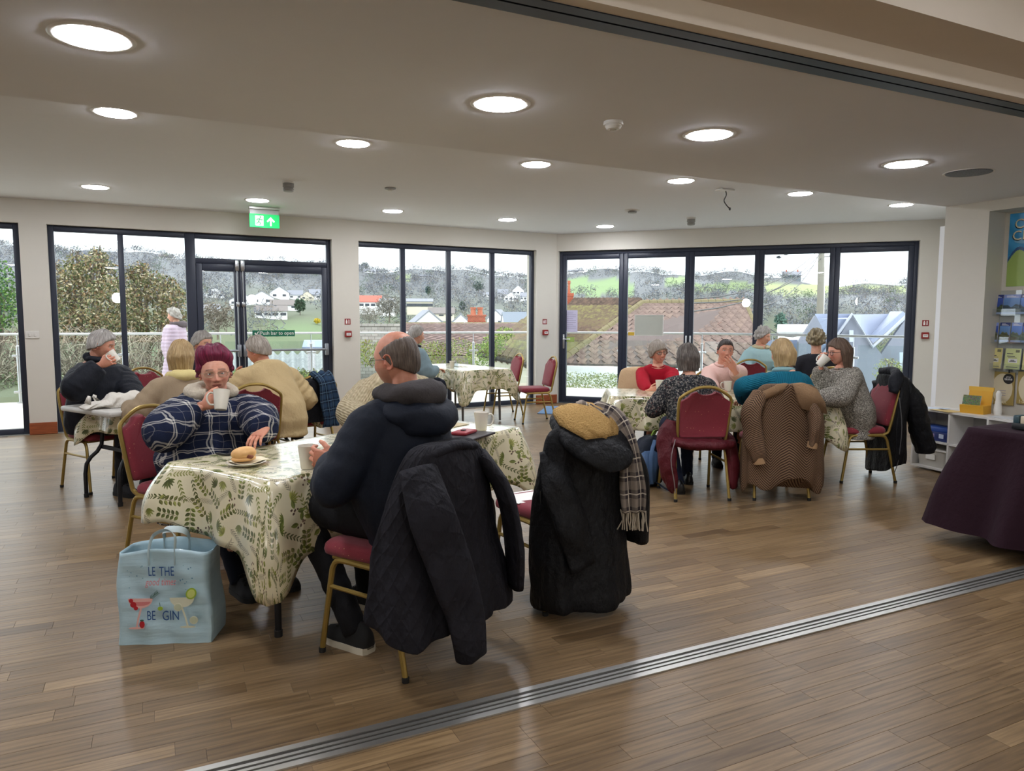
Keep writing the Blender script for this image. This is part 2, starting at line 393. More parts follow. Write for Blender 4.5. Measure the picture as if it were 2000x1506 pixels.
# green notice on the glass
gs = empty('push_bar_sign', (0, 0, 0), 0, 'green Push bar to open sticker on the exit door glass', 'sign')
sgx = l1(1.53); b = MB(); b.box((sgx-.29, FY0+.022, 1.175), (sgx+.29, FY0+.029, 1.262), M=M1); b.build('plate', plain('sign_green', '#0c6a4f', .5), gs)
wl = plain('sign_white', '#f2f2ee', .5, var=.0)
F1 = M1 @ Matrix.Translation((0, FY0+.0215, 0)) @ Matrix.Rotation(rad(90), 4, 'X')
text_obj('lettering', 'Push bar to open', .072, wl, gs, F1 @ Matrix.Translation((sgx+.045, 1.221, 0)), sx=.92)
b = MB(); b.add([(sgx-.265, 1.22, 0), (sgx-.25, 1.232, 0), (sgx-.238, 1.212, 0), (sgx-.213, 1.25, 0), (sgx-.203, 1.243, 0), (sgx-.238, 1.19, 0)], [(0, 1, 2, 5), (2, 3, 4, 5)], M=F1); b.build('tick', wl, gs)
b = MB(); b.box((sgx-.192, 1.18, -.0003), (sgx-.188, 1.257, .0003), M=F1); b.build('divider', wl, gs)
w2 = st('window_3', 'four tall fixed panes between the exit door and the corner')
a, c = l1(2.741), l1(5.755); ms = [(l1(3.418), l1(3.491)), (l1(4.18), l1(4.249)), (l1(4.947), l1(5.021))]
bars(M1, w2, [(a, a+.012, 0, HEAD), (c-.06, c, 0, HEAD), (a+.012, c-.06, HEAD-.075, HEAD), (a+.012, c-.06, 0, .075)]+[(p, r, .075, HEAD-.075) for p, r in ms])
xs = [a+.012]+[t for m in ms for t in m]+[c-.06]
for i in range(0, 8, 2): pane(xs[i], xs[i+1], .075, HEAD-.075, M1, w2)
# five leaf folding door
d2 = st('door_2', 'dark grey five leaf folding glass door in the angled wall')
a, c = .03, 5.42
bars(M2, d2, [(a, a+.05, 0, HEAD), (c-.055, c, 0, HEAD), (a+.05, c-.055, HEAD-.06, HEAD), (a+.05, c-.055, 0, .03)])
jn = [a+.05, 1.122, 2.19, 3.245, 4.315, c-.055]
for i in range(5):
    p0, p1 = jn[i]+.0006, jn[i+1]-.0006; s0, s1 = .072, .072
    lf = bars(M2, d2, [(p0, p0+s0, .032, HEAD-.0605), (p1-s1, p1, .032, HEAD-.0605), (p0+s0, p1-s1, HEAD-.14, HEAD-.0605), (p0+s0, p1-s1, .032, .115)], 'leaf', FY0-.012, FY1-.01)
    pane(p0+s0, p1-s1, .115, HEAD-.14, M2, lf)
    if i in (0, 2, 1):
        xh = p0+.035 if i == 0 else (p1-.03 if i == 1 else p0+.03)
        b = MB(); b.box((xh-.014, FY0-.03, .93), (xh+.014, FY0-.01, 1.17), M=M2, bev=.006)
        if i == 0: b.tube([(xh, FY0-.03, 1.09), (xh, FY0-.065, 1.09), (xh+.12, FY0-.065, 1.09)], .009, 8, M=M2)
        b.build('handle', steel, lf, True)
# papers and stickers on the folding door
F2 = M2 @ Matrix.Translation((0, FY0+.028, 0)) @ Matrix.Rotation(rad(90), 4, 'X')
def sheet(name, x, z, wd, h, m, label, cat, th=.0025, M=F2):
    b = MB(); b.box((x-wd/2, z-h/2, -th/2), (x+wd/2, z+h/2, th/2), M=M); o = b.build(name, m); return tag(o, label, cat)
lil = plain('lilac_paper', '#cfcbe6', .7); o = sheet('notice', .235, 1.395, .215, .37, lil, 'lilac paper notice taped to the first folding door leaf', 'notice')
tx = plain('grey_ink', '#8e8aa6', .8)
b = MB()
for k in range(9): b.box((.155, 1.53-.032*k, .002), (.155+(.16 if k % 3 else .11), 1.536-.032*k, .0026), M=F2)
b.build('print', tx, o)
o = sheet('sticker', .21, 1.085, .16, .085, plain('lime_sticker', '#a9c06a', .6), 'small lime green sticker under the lilac notice', 'sticker')
o = sheet('sign_panel', 1.55, 1.33, .46, .335, plain('frosted_panel', '#b9bcb2', .35), 'grey frosted sign panel seen from behind on the second folding leaf', 'sign', .012)
b = MB()
for x0, x1, z0, z1 in ((1.315, 1.785, 1.158, 1.168), (1.315, 1.785, 1.492, 1.502), (1.315, 1.325, 1.168, 1.492), (1.775, 1.785, 1.168, 1.492)): b.box((x0, z0, -.009), (x1, z1, .011), M=F2)
b.build('rim', white_pl, o)
o = sheet('sticker', 1.27, 1.19, .12, .055, plain('yellow_sticker', '#d8b23a', .6), 'tiny yellow sticker beside the frosted sign panel', 'sticker')

# ------------------------------------------------------------------ ceiling fittings
lamp_e = emit('lamp_diffuser', '#f6f8ff', LAMP); ringm = plain('lamp_ring', '#e4e2de', .35, var=.01)
def make_light():
    t = empty('ceiling_light')
    b = MB(); b.lathe([(.128, 0.0), (.128, -.004), (.131, -.005), (.148, -.004), (.153, -.001), (.153, 0.0)], 40); b.build('ring', ringm, t, True)
    b = MB(); b.lathe([(.127, -.003), (.121, -.008), (.09, -.0125), (.05, -.015), (.001, -.0155)], 40); b.build('diffuser', lamp_e, t)
    return t
L0 = make_light(); first = True
rows = [('low ceiling', LOW, [(-.171, 3.355), (1.614, 3.448), (2.973, 3.46), (4.741, 3.482)]),
        ('ceiling step', CEIL, [(-.184, 5.913), (1.516, 6.061), (3.225, 6.112), (4.932, 6.153), (6.629, 6.16), (8.383, 6.191)]),
        ('glazing', CEIL, [(-.514, 9.292), (1.184, 9.437), (2.901, 9.556), (4.624, 9.635), (6.289, 9.636)])]
ordn = ['first', 'second', 'third', 'fourth', 'fifth', 'sixth']
for nm, z, pts in rows:
    for i, (x, y) in enumerate(pts):
        o = L0 if first else copy_tree(L0); first = False
        o.location = (x, y, z)
        wh = {'low ceiling': 'in the low near ceiling', 'ceiling step': 'just beyond the ceiling step', 'glazing': 'in the row nearest the windows'}[nm]
        tag(o, 'round white downlight %s, %s from the left' % (wh, ordn[i]), 'ceiling light', 'round downlights '+wh)
dim_e = emit('lamp_diffuser_dimmed', '#f6f8ff', LAMP*.5)
for i, (x, y, z, lb) in enumerate([(-1.9, 3.3, LOW, 'low ceiling, just past the left edge'), (-2.0, 5.85, CEIL, 'ceiling step, just past the left edge'), (-2.3, 9.2, CEIL, 'window row, just past the left edge'), (-3.8, 5.8, CEIL, 'ceiling step, far past the left edge'), (-1.5, .9, CEIL, 'beam row behind the viewer, leftmost'), (.6, .9, CEIL, 'beam row behind the viewer, over the camera'), (2.7, .9, CEIL, 'beam row behind the viewer, right of the camera'), (4.8, .9, CEIL, 'beam row behind the viewer, beside the sales table'), (.6, -2.2, CEIL, 'rear row, left one'), (3.7, -2.2, CEIL, 'rear row, right one')]):  # unseen downlights added to lift the light in the room
    o = copy_tree(L0); o.location = (x, y, z); tag(o, 'unseen round white downlight added for light: '+lb, 'ceiling light', 'unseen downlights added for light')
    if y < 2:
        for ch in o.children:
            if ch.name.startswith('diffuser'): ch.data = ch.data.copy(); ch.data.materials[0] = dim_e
# globe pendants in the near room (mirrored by the glazing)
gm = emit('globe_glass', '#fff6ea', 60.)
for x, y, lb in ((-3.3, -1.6, 'left'), (.2, -3.2, 'middle'), (3.9, -2.6, 'right')):
    t = empty('pendant_lamp', (x, y, 2.02), 0, 'white glass globe pendant behind the viewer, the %s one of three' % lb, 'pendant lamp', 'globe pendants behind the viewer')
    MB().ball((0, 0, 0), .15, 20, 14).build('globe', gm, t, True); MB().tube([(0, 0, .14), (0, 0, CEIL-2.02)], .004, 6).build('cord', black_pl, t)
def lat(name, loc, parts, label, cat):
    t = empty(name, loc, 0, label, cat)
    for nm, prof, m in parts: MB().lathe(prof, 28).build(nm, m, t, True)
    return t
lat('smoke_detector', (2.313, 3.476, LOW), [('base', [(.053, 0), (.055, -.012), (.052, -.018)], white_pl), ('head', [(.045, -.014), (.046, -.026), (.036, -.04), (.018, -.043), (.017, -.039), (.001, -.039)], white_pl)], 'round white smoke detector in the low near ceiling', 'smoke detector')
dg = plain('detector_grey', '#8d8c88', .4)
for (x, y), lb in (((1.314, 8.005), 'small grey alarm sounder on the ceiling before the exit sign'), ((6.827, 8.275), 'small grey alarm sounder on the ceiling before the folding door')):
    lat('alarm_sounder', (x, y, CEIL), [('base', [(.062, 0), (.062, -.022)], white_pl), ('body', [(.056, -.02), (.058, -.06), (.05, -.066), (.05, -.075), (.056, -.08), (.05, -.105), (.001, -.105)], dg)], lb, 'alarm sounder')
lat('sensor', (2.375, 7.905, CEIL), [('base', [(.06, 0), (.06, -.014), (.03, -.022)], dg), ('lens', [(.03, -.02), (.024, -.034), (.001, -.038)], white_pl)], 'flat round sensor on the far ceiling, second from the exit sign', 'sensor')
lat('smoke_detector', (5.669, 8.048, CEIL), [('base', [(.1, 0), (.098, -.012), (.06, -.016)], white_pl), ('head', [(.06, -.014), (.055, -.04), (.02, -.046), (.001, -.046)], dg)], 'white smoke detector with a wide base on the far ceiling', 'smoke detector')
t = empty('ceiling_outlet', (5.689, 6.34, CEIL), 0, 'white ceiling plate with a loose black cable hanging out', 'ceiling outlet')
MB().box((-.09, -.06, -.018), (.09, .06, 0), bev=.008).build('plate', white_pl, t)
MB().tube([(.01, 0, -.01), (.02, 0, -.06), (.0, .01, -.12), (.03, .0, -.17), (.06, -.01, -.2)], .006, 8, sm=4).ball((.066, -.012, -.207), (.014, .01, .018)).build('cable', black_pl, t, True)
t = empty('ceiling_speaker', (5.43, 3.475, LOW), 0, 'round dark speaker grille in the low near ceiling', 'speaker')
MB().lathe([(.150, 0), (.165, -.004), (.168, -.0), (.150, -.0)], 40).build('ring', ringm, t, True)
q = N('speaker_grille'); vo = q.n('TexVoronoi', {'Vector': q.coord('Object', 110), 'Scale': 1.}); q.p(Base_Color=q.ramp(vo.outputs['Distance'], [(.25, '#1d2028'), (.4, '#5b5f69')]), Roughness=.5)
MB().lathe([(.152, -.002), (.15, -.006), (.001, -.009)], 40).build('grille', q.m, t)

# exit sign hanging before the wall
t = empty('exit_sign', (1.33, 9.98, CEIL), TA1, 'green and white illuminated running man exit sign under the ceiling', 'exit sign')
MB().box((-.19, -.03, -.035), (.19, .03, 0), bev=.006).build('mount', alu, t); MB().box((-.18, -.006, -.095), (.18, .006, -.03)).build('hanger', plain('clear_hanger', '#a9aaa6', .3), t)
MB().box((-.185, -.012, -.262), (.185, .012, -.09), bev=.004).build('panel', emit('exit_green', '#12b45c', .55), t)
we = emit('exit_white', '#eafff2', .9); FE = Matrix.Translation((0, -.0135, -.176)) @ Matrix.Rotation(rad(90), 4, 'X')
MB().box((-.115, -.062, 0), (-.015, .062, .001), M=FE).build('door_symbol', we, t)
b = MB(); b.prism([(.065, -.06), (.085, -.06), (.085, .012), (.112, -.015), (.125, -.0), (.075, .052), (.025, -.0), (.038, -.015), (.065, .012)], 0, .0015, M=FE); b.build('arrow', we, t)
gd = emit('exit_green_dark', '#0a8a48', .3); b = MB()
for p in ([(-.06, .03), (-.075, -.012)], [(-.075, -.012), (-.05, -.03), (-.065, -.055)], [(-.075, -.012), (-.09, -.035), (-.11, -.035)], [(-.06, .025), (-.04, .008), (-.025, .016)], [(-.062, .025), (-.088, .02), (-.098, .0)]): b.tube([(x, y, .0015) for x, y in p], .0065, 6, M=FE)
b.ball((-.052, .046, .0015), (.011, .011, .003), M=FE); b.build('running_figure', gd, t)

# fire call points and their signs
def wall_sign(M, x, z, lb, w_=.085, h=.085):
    t = empty('fire_sign', (0, 0, 0), 0, lb, 'sign'); t.matrix_world = M @ Matrix.Translation((x, 0, z))
    MB().box((-w_/2, -.004, -h/2), (w_/2, 0, h/2)).build('plate', red_pl, t)
    b = MB(); b.box((-.028, -.0052, -.03), (-.004, -.004, .012)); b.ball((-.016, -.0045, .022), (.009, .0012, .009)); b.box((.012, -.0052, -.03), (.026, -.004, .03)); b.build('symbol', wl, t)
def call_point(M, x, z, lb):
    t = empty('call_point', (0, 0, 0), 0, lb, 'fire call point'); t.matrix_world = M @ Matrix.Translation((x, 0, z))
    MB().box((-.048, -.05, -.046), (.048, 0, .046), bev=.008).build('housing', red_pl, t); MB().box((-.032, -.053, -.022), (.032, -.05, .016)).build('window', wl, t)
    MB().box((-.024, -.0545, -.006), (.024, -.053, .002)).build('band', black_pl, t)
for M, x, lb in ((M1, l1(2.558), 'on the wall right of the exit door'), (M1, l1(5.92), 'on the corner pier'), (M2, 5.54, 'on the wall right of the folding door')):
    wall_sign(M, x, 1.385, 'small red fire action sign '+lb); call_point(M, x, 1.205, 'red break glass call point '+lb)
t = empty('light_switch', (0, 0, 0), 0, 'white double light switch on the pier between the left windows', 'light switch'); t.matrix_world = M1 @ Matrix.Translation((l1(-1.33), 0, 1.224))
MB().box((-.072, -.01, -.045), (.072, 0, .045), bev=.004).build('plate', white_pl, t)
for x in (-.03, .03): MB().box((x-.012, -.016, -.02), (x+.012, -.01, .02), bev=.003).build('rocker', white_pl, t)
# door mat
q = N('blue_mat'); f = q.noise(q.coord('Object', 160), 1., 2.); q.p(Base_Color=q.ramp(f, [(.3, '#4a6a90'), (.7, '#7d9cc0')]), Roughness=.95); q.bump(f, .5, .006)
b = MB(); b.box((0, 0, 0), (1.62, .95, .012), bev=.005); o = b.build('door_mat', q.m, None, True); place(o, (5.16, 9.70, 0), rad(-46+9)); tag(o, 'blue rectangular door mat before the folding door', 'door mat')
# ------------------------------------------------------------------ outside: terrace, near roofs, valley, far hill
CAMM = SC.camera.matrix_world.copy(); CR, CU, CF = (np.array(CAMM.col[0][:3]), np.array(CAMM.col[1][:3]), -np.array(CAMM.col[2][:3]))
EY = np.array((0, 0, EYE))
def ray(px, py): return CF+(px-1000)/F_PX*CR+(753-py)/F_PX*CU
def at(px, py, d): return EY+ray(px, py)*d
def topx(P):
    v = np.asarray(P)-EY; d = v @ CF; return np.stack([1000+F_PX*(v @ CR)/d, 753-F_PX*(v @ CU)/d], -1)
def tinted(name, rough=.9, per_obj=False, trans=0.):
    q = N(name); a = q.n('Attribute', attribute_name='tint'); q.p(Base_Color=q.mix(1., a.outputs['Color'], (.78, .79, .80, 1), 'MULTIPLY'), Roughness=rough, Specular_IOR_Level=.2); return q.m
TINT = tinted('natural_tint'); LEAF = tinted('leaf_tint', .65)
# terrace
bal = [(-8.5, 15.75), (7.5, 13.7), (9.75, 11.4), (11.3, 7.4)]
deckm = plain('terrace_paving', '#ded8cc', .7, bump=.2, bs=60)
b = MB(); ring = [(-9, 10.3), (2, 10.72+.3), (6.25, 10.9+.3), (10.5, 7.0), (11.6, 7.0), (9.95, 11.5), (7.6, 13.85), (-9, 15.95)]
b.prism(ring, -.35, -.03); tag(b.build('terrace', deckm), 'pale paved terrace outside the glazing', None, None, 'structure')
bt = empty('balustrade', (0, 0, 0), 0, 'glass balustrade with steel posts and handrail around the terrace', 'balustrade')
b = MB(); b.tube([(x, y, 1.15) for x, y in bal], .024, 10); b.build('handrail', steel, bt, True)
gb = glass('balustrade_glass', .03, (.93, .97, .96))
for (ax, ay), (bx, by) in zip(bal[:-1], bal[1:]):
    L = math.hypot(bx-ax, by-ay); n = max(1, round(L/1.55)); ux, uy = (bx-ax)/L, (by-ay)/L
    for i in range(n+1):
        if i == n and (bx, by) != bal[-1]: continue
        x, y = ax+(bx-ax)*i/n, ay+(by-ay)*i/n
        b = MB(); b.tube([(x, y, -.03), (x, y, .93)], .024, 12); b.tube([(x, y, .93), (x, y, 1.14)], .008, 6); b.ball((x, y, .945), (.026, .026, .02)); b.lathe([(.055, -.03), (.055, -.015), (.03, -.012)], 16, M=Matrix.Translation((x, y, 0)))
        b.build('post', steel, bt, True)
        for z in (.16, .78): b = MB(); b.box((-.09, -.02, z-.02), (.09, .02, z+.02), M=RZ(math.atan2(uy, ux), (x, y, 0)), bev=.008); b.build('clamp', steel, bt, True)
        if i < n:
            b = MB(); b.box((.07, -.006, .08), (L/n-.07, .006, 1.0), M=RZ(math.atan2(uy, ux), (x, y, 0))); b.build('glass_panel', gb, bt)
# land: valley floor close by, ridge at about 700 m
RPX = [(-300, 470), (100, 478), (300, 492), (600, 512), (700, 513), (790, 522), (900, 522), (1045, 530), (1110, 526), (1200, 520), (1400, 524), (1500, 534), (1620, 540), (1700, 547), (2300, 556)]
def ridge(px): return np.interp(px, [p for p, _ in RPX], [y for _, y in RPX])
RR = np.array([15.5, 17, 18.5, 20, 22, 24, 27, 31, 36, 42, 50, 60, 72, 88, 105, 125, 150, 175, 200, 230, 265, 300, 340, 385, 430, 480, 530, 580, 630, 680, 720, 760, 850])
def land(px, r):
    zr = EYE+(621-ridge(px)-9)/1430*700/np.sqrt(1+((px-1000)/1430)**2)
    t = np.clip((r-125)/575, 0, 1); z = -9+(zr+9)*t**.85
    z = np.where(r < 125, np.interp(r, [15, 24, 60, 125], [-1.6, -4, -8, -9]), z)
    bank = np.clip((430-px)/120, 0, 1)*np.interp(r, [15, 17, 25, 40, 60], [.9, 2.0, 4.0, 3.0, 0])
    z = z+bank+np.sin(px*.021+r*.013)*r*.004+np.sin(px*.05-r*.02)*r*.002
    return np.where(r > 700, z-(r-700)*.25, z)
FIELDS = [([(1105, 545), (1215, 543), (1240, 556), (1236, 580), (1150, 577), (1108, 570)], '#8fa878'), ([(1300, 543), (1352, 541), (1350, 552), (1300, 553)], '#98ad7c'), ([(1356, 556), (1480, 552), (1478, 566), (1356, 572)], '#86996a'),
          ([(1488, 556), (1630, 555), (1790, 560), (1790, 566), (1600, 578), (1500, 577)], '#adb886'), ([(520, 640), (660, 628), (660, 652), (520, 655)], '#7b906a'), ([(1120, 590), (1220, 592), (1220, 603), (1120, 600)], '#8ea479'), ([(770, 540), (800, 536), (806, 548), (780, 552)], '#9aa87c')]
def inpoly(x, y, poly):
    c = np.zeros(len(x), bool); n = len(poly)
    for i in range(n):
        (x0, y0), (x1, y1) = poly[i], poly[(i+1) % n]
        k = ((y0 > y) != (y1 > y)); xx = (x1-x0)*(y-y0)/((y1-y0) or 1e-9)+x0; c ^= k & (x < xx)
    return c
def land_pt(px, r):
    d = ray(px, 621.); a = d[:2]/np.linalg.norm(d[:2]); return np.array((a[0]*r, a[1]*r, float(land(np.array(px), np.array(r)))))
pxs = np.linspace(-260, 2260, 505)
dirs = np.stack([ray(p, 621.)[:2] for p in pxs]); dirs /= np.linalg.norm(dirs, axis=1)[:, None]
PXg, Rg = np.meshgrid(pxs, RR); Zg = land(PXg, Rg); V = np.stack([np.tile(dirs[:, 0], (len(RR), 1))*Rg, np.tile(dirs[:, 1], (len(RR), 1))*Rg, Zg], -1).reshape(-1, 3)
pp = topx(V); colr = np.tile(np.array(srgb('#7f8387')), (len(V), 1))*(1+.25*wob(V, 1, .02, 3)[:, None])  # far land greyed towards blue, haze kept in the vertex colour
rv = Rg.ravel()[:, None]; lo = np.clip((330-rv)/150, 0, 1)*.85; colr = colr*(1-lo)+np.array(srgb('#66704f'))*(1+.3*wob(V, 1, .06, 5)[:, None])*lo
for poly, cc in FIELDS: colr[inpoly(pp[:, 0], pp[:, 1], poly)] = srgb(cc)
nn = len(pxs); fs = [(i*nn+j, i*nn+j+1, (i+1)*nn+j+1, (i+1)*nn+j) for i in range(len(RR)-1) for j in range(nn-1)]
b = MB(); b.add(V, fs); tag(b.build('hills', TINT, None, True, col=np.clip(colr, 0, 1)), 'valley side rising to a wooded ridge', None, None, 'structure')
def hit(px, py):
    d = ray(px, py); best = None
    for r in np.geomspace(17, 700, 300):
        s = r/np.linalg.norm(d[:2]); p = EY+d*s; g = p[2]-land(np.array(px), np.array(r))
        if best is None or g < best[0]: best = (g, p-np.array((0, 0, g)), s)
        if g < 0: break
    return best[1], best[2]
def rnd_dirs(n):
    v = RS.normal(size=(n, 3)); return v/np.linalg.norm(v, axis=1)[:, None]
def cloud(b, cols, c, r3, n, size, pal, shell=.55, long=2.2, leaf=False):
    """n little blades of twig or leaf filling an ellipsoid"""
    d = rnd_dirs(n); rr_ = (shell+(1-shell)*RS.rand(n))**.8
    P = np.asarray(c)+d*rr_[:, None]*np.asarray(r3)
    a = rnd_dirs(n)*size*(.6+.8*RS.rand(n))[:, None]; t = np.cross(a, rnd_dirs(n)); t /= np.linalg.norm(t, axis=1)[:, None]+1e-9; t *= size*(.6+.5*RS.rand(n))[:, None]/long
    if leaf: vs = np.stack([P-a*.5, P+t*.5, P+a*.5, P-t*.5], 1).reshape(-1, 3); k = 4
    else: vs = np.stack([P-a*.5-t*.3, P-a*.5+t*.3, P+a*.5], 1).reshape(-1, 3); k = 3
    b.add(vs, [tuple(range(i*k, i*k+k)) for i in range(n)])
    pl = np.array([srgb(x) for x in pal]); ci = pl[RS.randint(0, len(pl), n)]*(.8+.4*RS.rand(n, 1)); cols.append(np.repeat(ci, k, 0))
HAZED_BARE = ['#878a93', '#797e8a', '#90897f', '#717885', '#808384', '#6c7382', '#7d756a']  # bare twig greys with bluish distance haze mixed into the colour
# woodland: far trees nobody could count
b = MB(); cols = []
cnt = 0
while cnt < 3300:
    px = RS.uniform(-120, 2060); u = RS.rand(); r = 150+560*u**.8
    p = land_pt(px, r); q2 = topx(p[None])[0]
    if any(inpoly(np.array([q2[0]]), np.array([q2[1]]), pl)[0] for pl, _ in FIELDS) : continue
    if r < 260 and 460 < px < 660 and RS.rand() < .7: continue
    h = RS.uniform(2.6, 5.2)*(1+.25*(r > 400))
    cloud(b, cols, p+np.array((0, 0, h*.55)), (h*.62, h*.62, h*.55), 46 if r > 330 else 70, h*.30, HAZED_BARE if RS.rand() < .93 else ['#5d7058', '#66785f'], .3, 3.5)
    cnt += 1
wd = b.build('woodland', TINT, col=np.concatenate(cols)); tag(wd, 'bare winter woods in haze-tinted grey covering the far hillside', 'woodland', None, 'stuff')
# single trees that stand out
BK = plain('bark', '#6d655b', .9)
def tree(px, py, hp, label, pal, wide=.55, d=None, leaf=False, n=420, size=.16):
    if d is None: p, d = hit(px, py)
    else: p = at(px, py, d)
    h = hp*d/1430; t = empty('tree', p, 0, label, 'tree')
    MB().tube([(0, 0, -h*.05), (h*.02, 0, h*.3), (0, 0, h*.7)], [h*.03, h*.022, h*.008], 6).build('trunk', BK, t)
    b = MB(); cols = []; cloud(b, cols, (0, 0, h*.6), (h*wide, h*wide, h*.45), n, h*size, pal, .25, 3. if not leaf else 1.6, leaf)
    tag(b.build('crown', TINT, t, col=np.concatenate(cols)), kind='stuff')
EV = ['#3f5a44', '#4a6650', '#36503c']; DK = ['#5a6b66', '#66766f', '#50625c']
tree(586, 617, 32, 'dark round evergreen beside the white bungalow', EV, .36, leaf=True, n=500)
tree(836, 578, 18, 'small dark evergreen on the hillside, seen in the second pane', DK, .34, leaf=True)
tree(934, 573, 22, 'dark spreading evergreen on the hillside above the brick chimney', DK, .6, leaf=True)
tree(903, 612, 22, 'dark pointed evergreen left of the brick chimney', DK, .3, leaf=True)
tree(713, 527, 15, 'dark round tree on the skyline, seen in the first pane', DK, .6, leaf=True)
tree(1523, 652, 40, 'blue green conifer beside the telegraph pole', ['#5f7f72', '#6c8b7e'], .3, 75, leaf=True)
tree(425, 660, 70, 'bare twiggy tree seen through the narrow door leaf', ['#7d7468', '#8b8376'], .5, 45, n=600, size=.2)
tree(760, 628, 50, 'bare grey tree in front of the red roofed house', ['#8b8880', '#98948c', '#7d7a72'], .55, 110, n=700, size=.2)
tree(722, 636, 36, 'low bare tree at the left of the stone wall', ['#99948a', '#8a857b'], .7, 75, n=600, size=.2)
tree(620, 634, 12, 'bright yellow flowering shrub on the green bank', ['#e3c93a', '#d6bf45'], .55, leaf=True, n=300, size=.3)
tree(1340, 580, 30, 'grey leafless tree in front of the middle field', HAZED_BARE, .7, 230, n=500)
tree(1400, 590, 24, 'bare tree clump behind the slate ridge', HAZED_BARE, .9, 200, n=500)
# houses on the hill and in the valley
DKW = plain('dark_window', '#3a424c', .2); SLATE = plain('far_slate', '#8a8e99', .7); BRN = plain('far_brown_roof', '#7b7574', .8); REDR = plain('far_red_roof', '#c4675a', .8); REND = plain('white_render', '#eeeef0', .8, var=.02); CREAM = plain('cream_render', '#ded6c4', .85); BRK = plain('far_brick', '#b06a56', .9)
def house(px, py, wp, hp, label, roof=SLATE, wallm=REND, gable=False, nw=3, d=None, rz=.0, rh=.5, dp=.8, chim=0):
    if d is None:
        p, d = hit(px, py)
        if p is None: d = 600; p = at(px, py, d)
    else: p = at(px, py, d)
    w_, h_ = wp*d/1430, hp*d/1430; wall_h = h_*(1-rh); D = w_*dp
    t = empty('house', p, -YAW+rz+math.atan((1000-px)/F_PX), label, 'house', None)
    b = MB(); b.box((-w_/2, 0, -h_*.4), (w_/2, D, wall_h))
    if gable: b.add([(-w_/2, 0, wall_h), (w_/2, 0, wall_h), (0, 0, h_), (-w_/2, D, wall_h), (w_/2, D, wall_h), (0, D, h_)], [(0, 1, 2), (4, 3, 5)])
    else: b.add([(-w_/2, 0, wall_h), (-w_/2, D, wall_h), (-w_/2, D/2, h_), (w_/2, 0, wall_h), (w_/2, D, wall_h), (w_/2, D/2, h_)], [(1, 0, 2), (3, 4, 5)])
    b.build('wall', wallm, t)
    o = w_*.03; th = max(.12, h_*.02); b = MB()
    if gable:
        for s in (-1, 1): b.loft([[(s*(w_/2+o*1.5), y, wall_h-o*.9), (0, y, h_), (0, y, h_+th), (s*(w_/2+o*1.5), y, wall_h-o*.9+th)] for y in (-o, D+o)])
    else:
        for y0 in (-o*1.5, D+o*1.5): b.loft([[(x, y0, wall_h-o*.6), (x, D/2, h_), (x, D/2, h_+th), (x, y0, wall_h-o*.6+th)] for x in (-w_/2-o, w_/2+o)])
    b.build('roof', roof, t)
    for i in range(nw):
        x = (i+.5)/nw*w_-w_/2; ww, wh = w_*.09, wall_h*.34; z = wall_h*.42
        MB().box((x-ww, -.06, z), (x+ww, .02, z+wh)).build('window', DKW, t)
    for i in range(chim):
        x = (-.3, .32)[i]*w_; MB().box((x-w_*.04, D*.4, wall_h), (x+w_*.04, D*.55, h_+h_*.18)).build('chimney', BRK, t)
    return t
house(530, 624, 60, 26, 'white bungalow with a grey brown roof above the green bank', BRN, nw=4, rh=.38)
house(430+45, 600, 50, 24, 'white gabled house left of the door bolt rods', SLATE, gable=True)
house(512, 596, 44, 26, 'house with a steep slate gable above the bungalow', SLATE, gable=True, nw=2)
house(546, 584, 36, 24, 'tall white gabled house highest on the slope', SLATE, gable=True, nw=2)
house(556, 606, 52, 20, 'long pale house with a low roof just above the bungalow', BRN, nw=3)
house(577, 586, 28, 18, 'grey roofed house beside the tall white one', SLATE, nw=2)
house(600, 588, 26, 18, 'pale house with a brick porch at the upper terrace', SLATE, CREAM, gable=True, nw=2)
house(622, 586, 34, 20, 'white house at the right end of the upper terrace', SLATE, nw=3)
house(420, 583, 40, 20, 'white house high up behind the narrow door leaf', SLATE, gable=True, nw=2)
house(412, 615, 34, 18, 'pale house low behind the narrow door leaf', SLATE, nw=2)
house(325, 506, 26, 9, 'white house on the skyline above the shrubs', BRN, nw=3)
house(723, 604, 44, 26, 'long white house with a red tiled roof', REDR, nw=4, rh=.45, d=130)
house(757, 608, 30, 24, 'flat grey white block beside the red roof', SLATE, nw=2, rh=.15, d=128)
house(820, 606, 50, 22, 'long low grey school building with a pale flat roof', SLATE, CREAM, nw=6, rh=.22, d=135)
house(838, 636, 54, 28, 'white gabled house with a slate roof behind the ridge', SLATE, gable=True, nw=2, d=62, rz=.3, rh=.8)
house(862, 620, 50, 18, 'dark slate roofed shed block', BRN, CREAM, nw=3, d=90, rh=.6)
house(900, 635, 34, 20, 'small white gable left of the brick chimney', SLATE, gable=True, nw=1, d=55, rh=.8)
house(968, 637, 36, 30, 'tall pale gabled house right of the brick chimney', SLATE, gable=True, nw=2, d=60, rz=-.4, rh=.55)
house(1008, 636, 46, 24, 'blue slate roofed house before the corner pier', plain('far_blue_slate', '#7c8796', .6), nw=2, d=58, rh=.85, rz=.2)
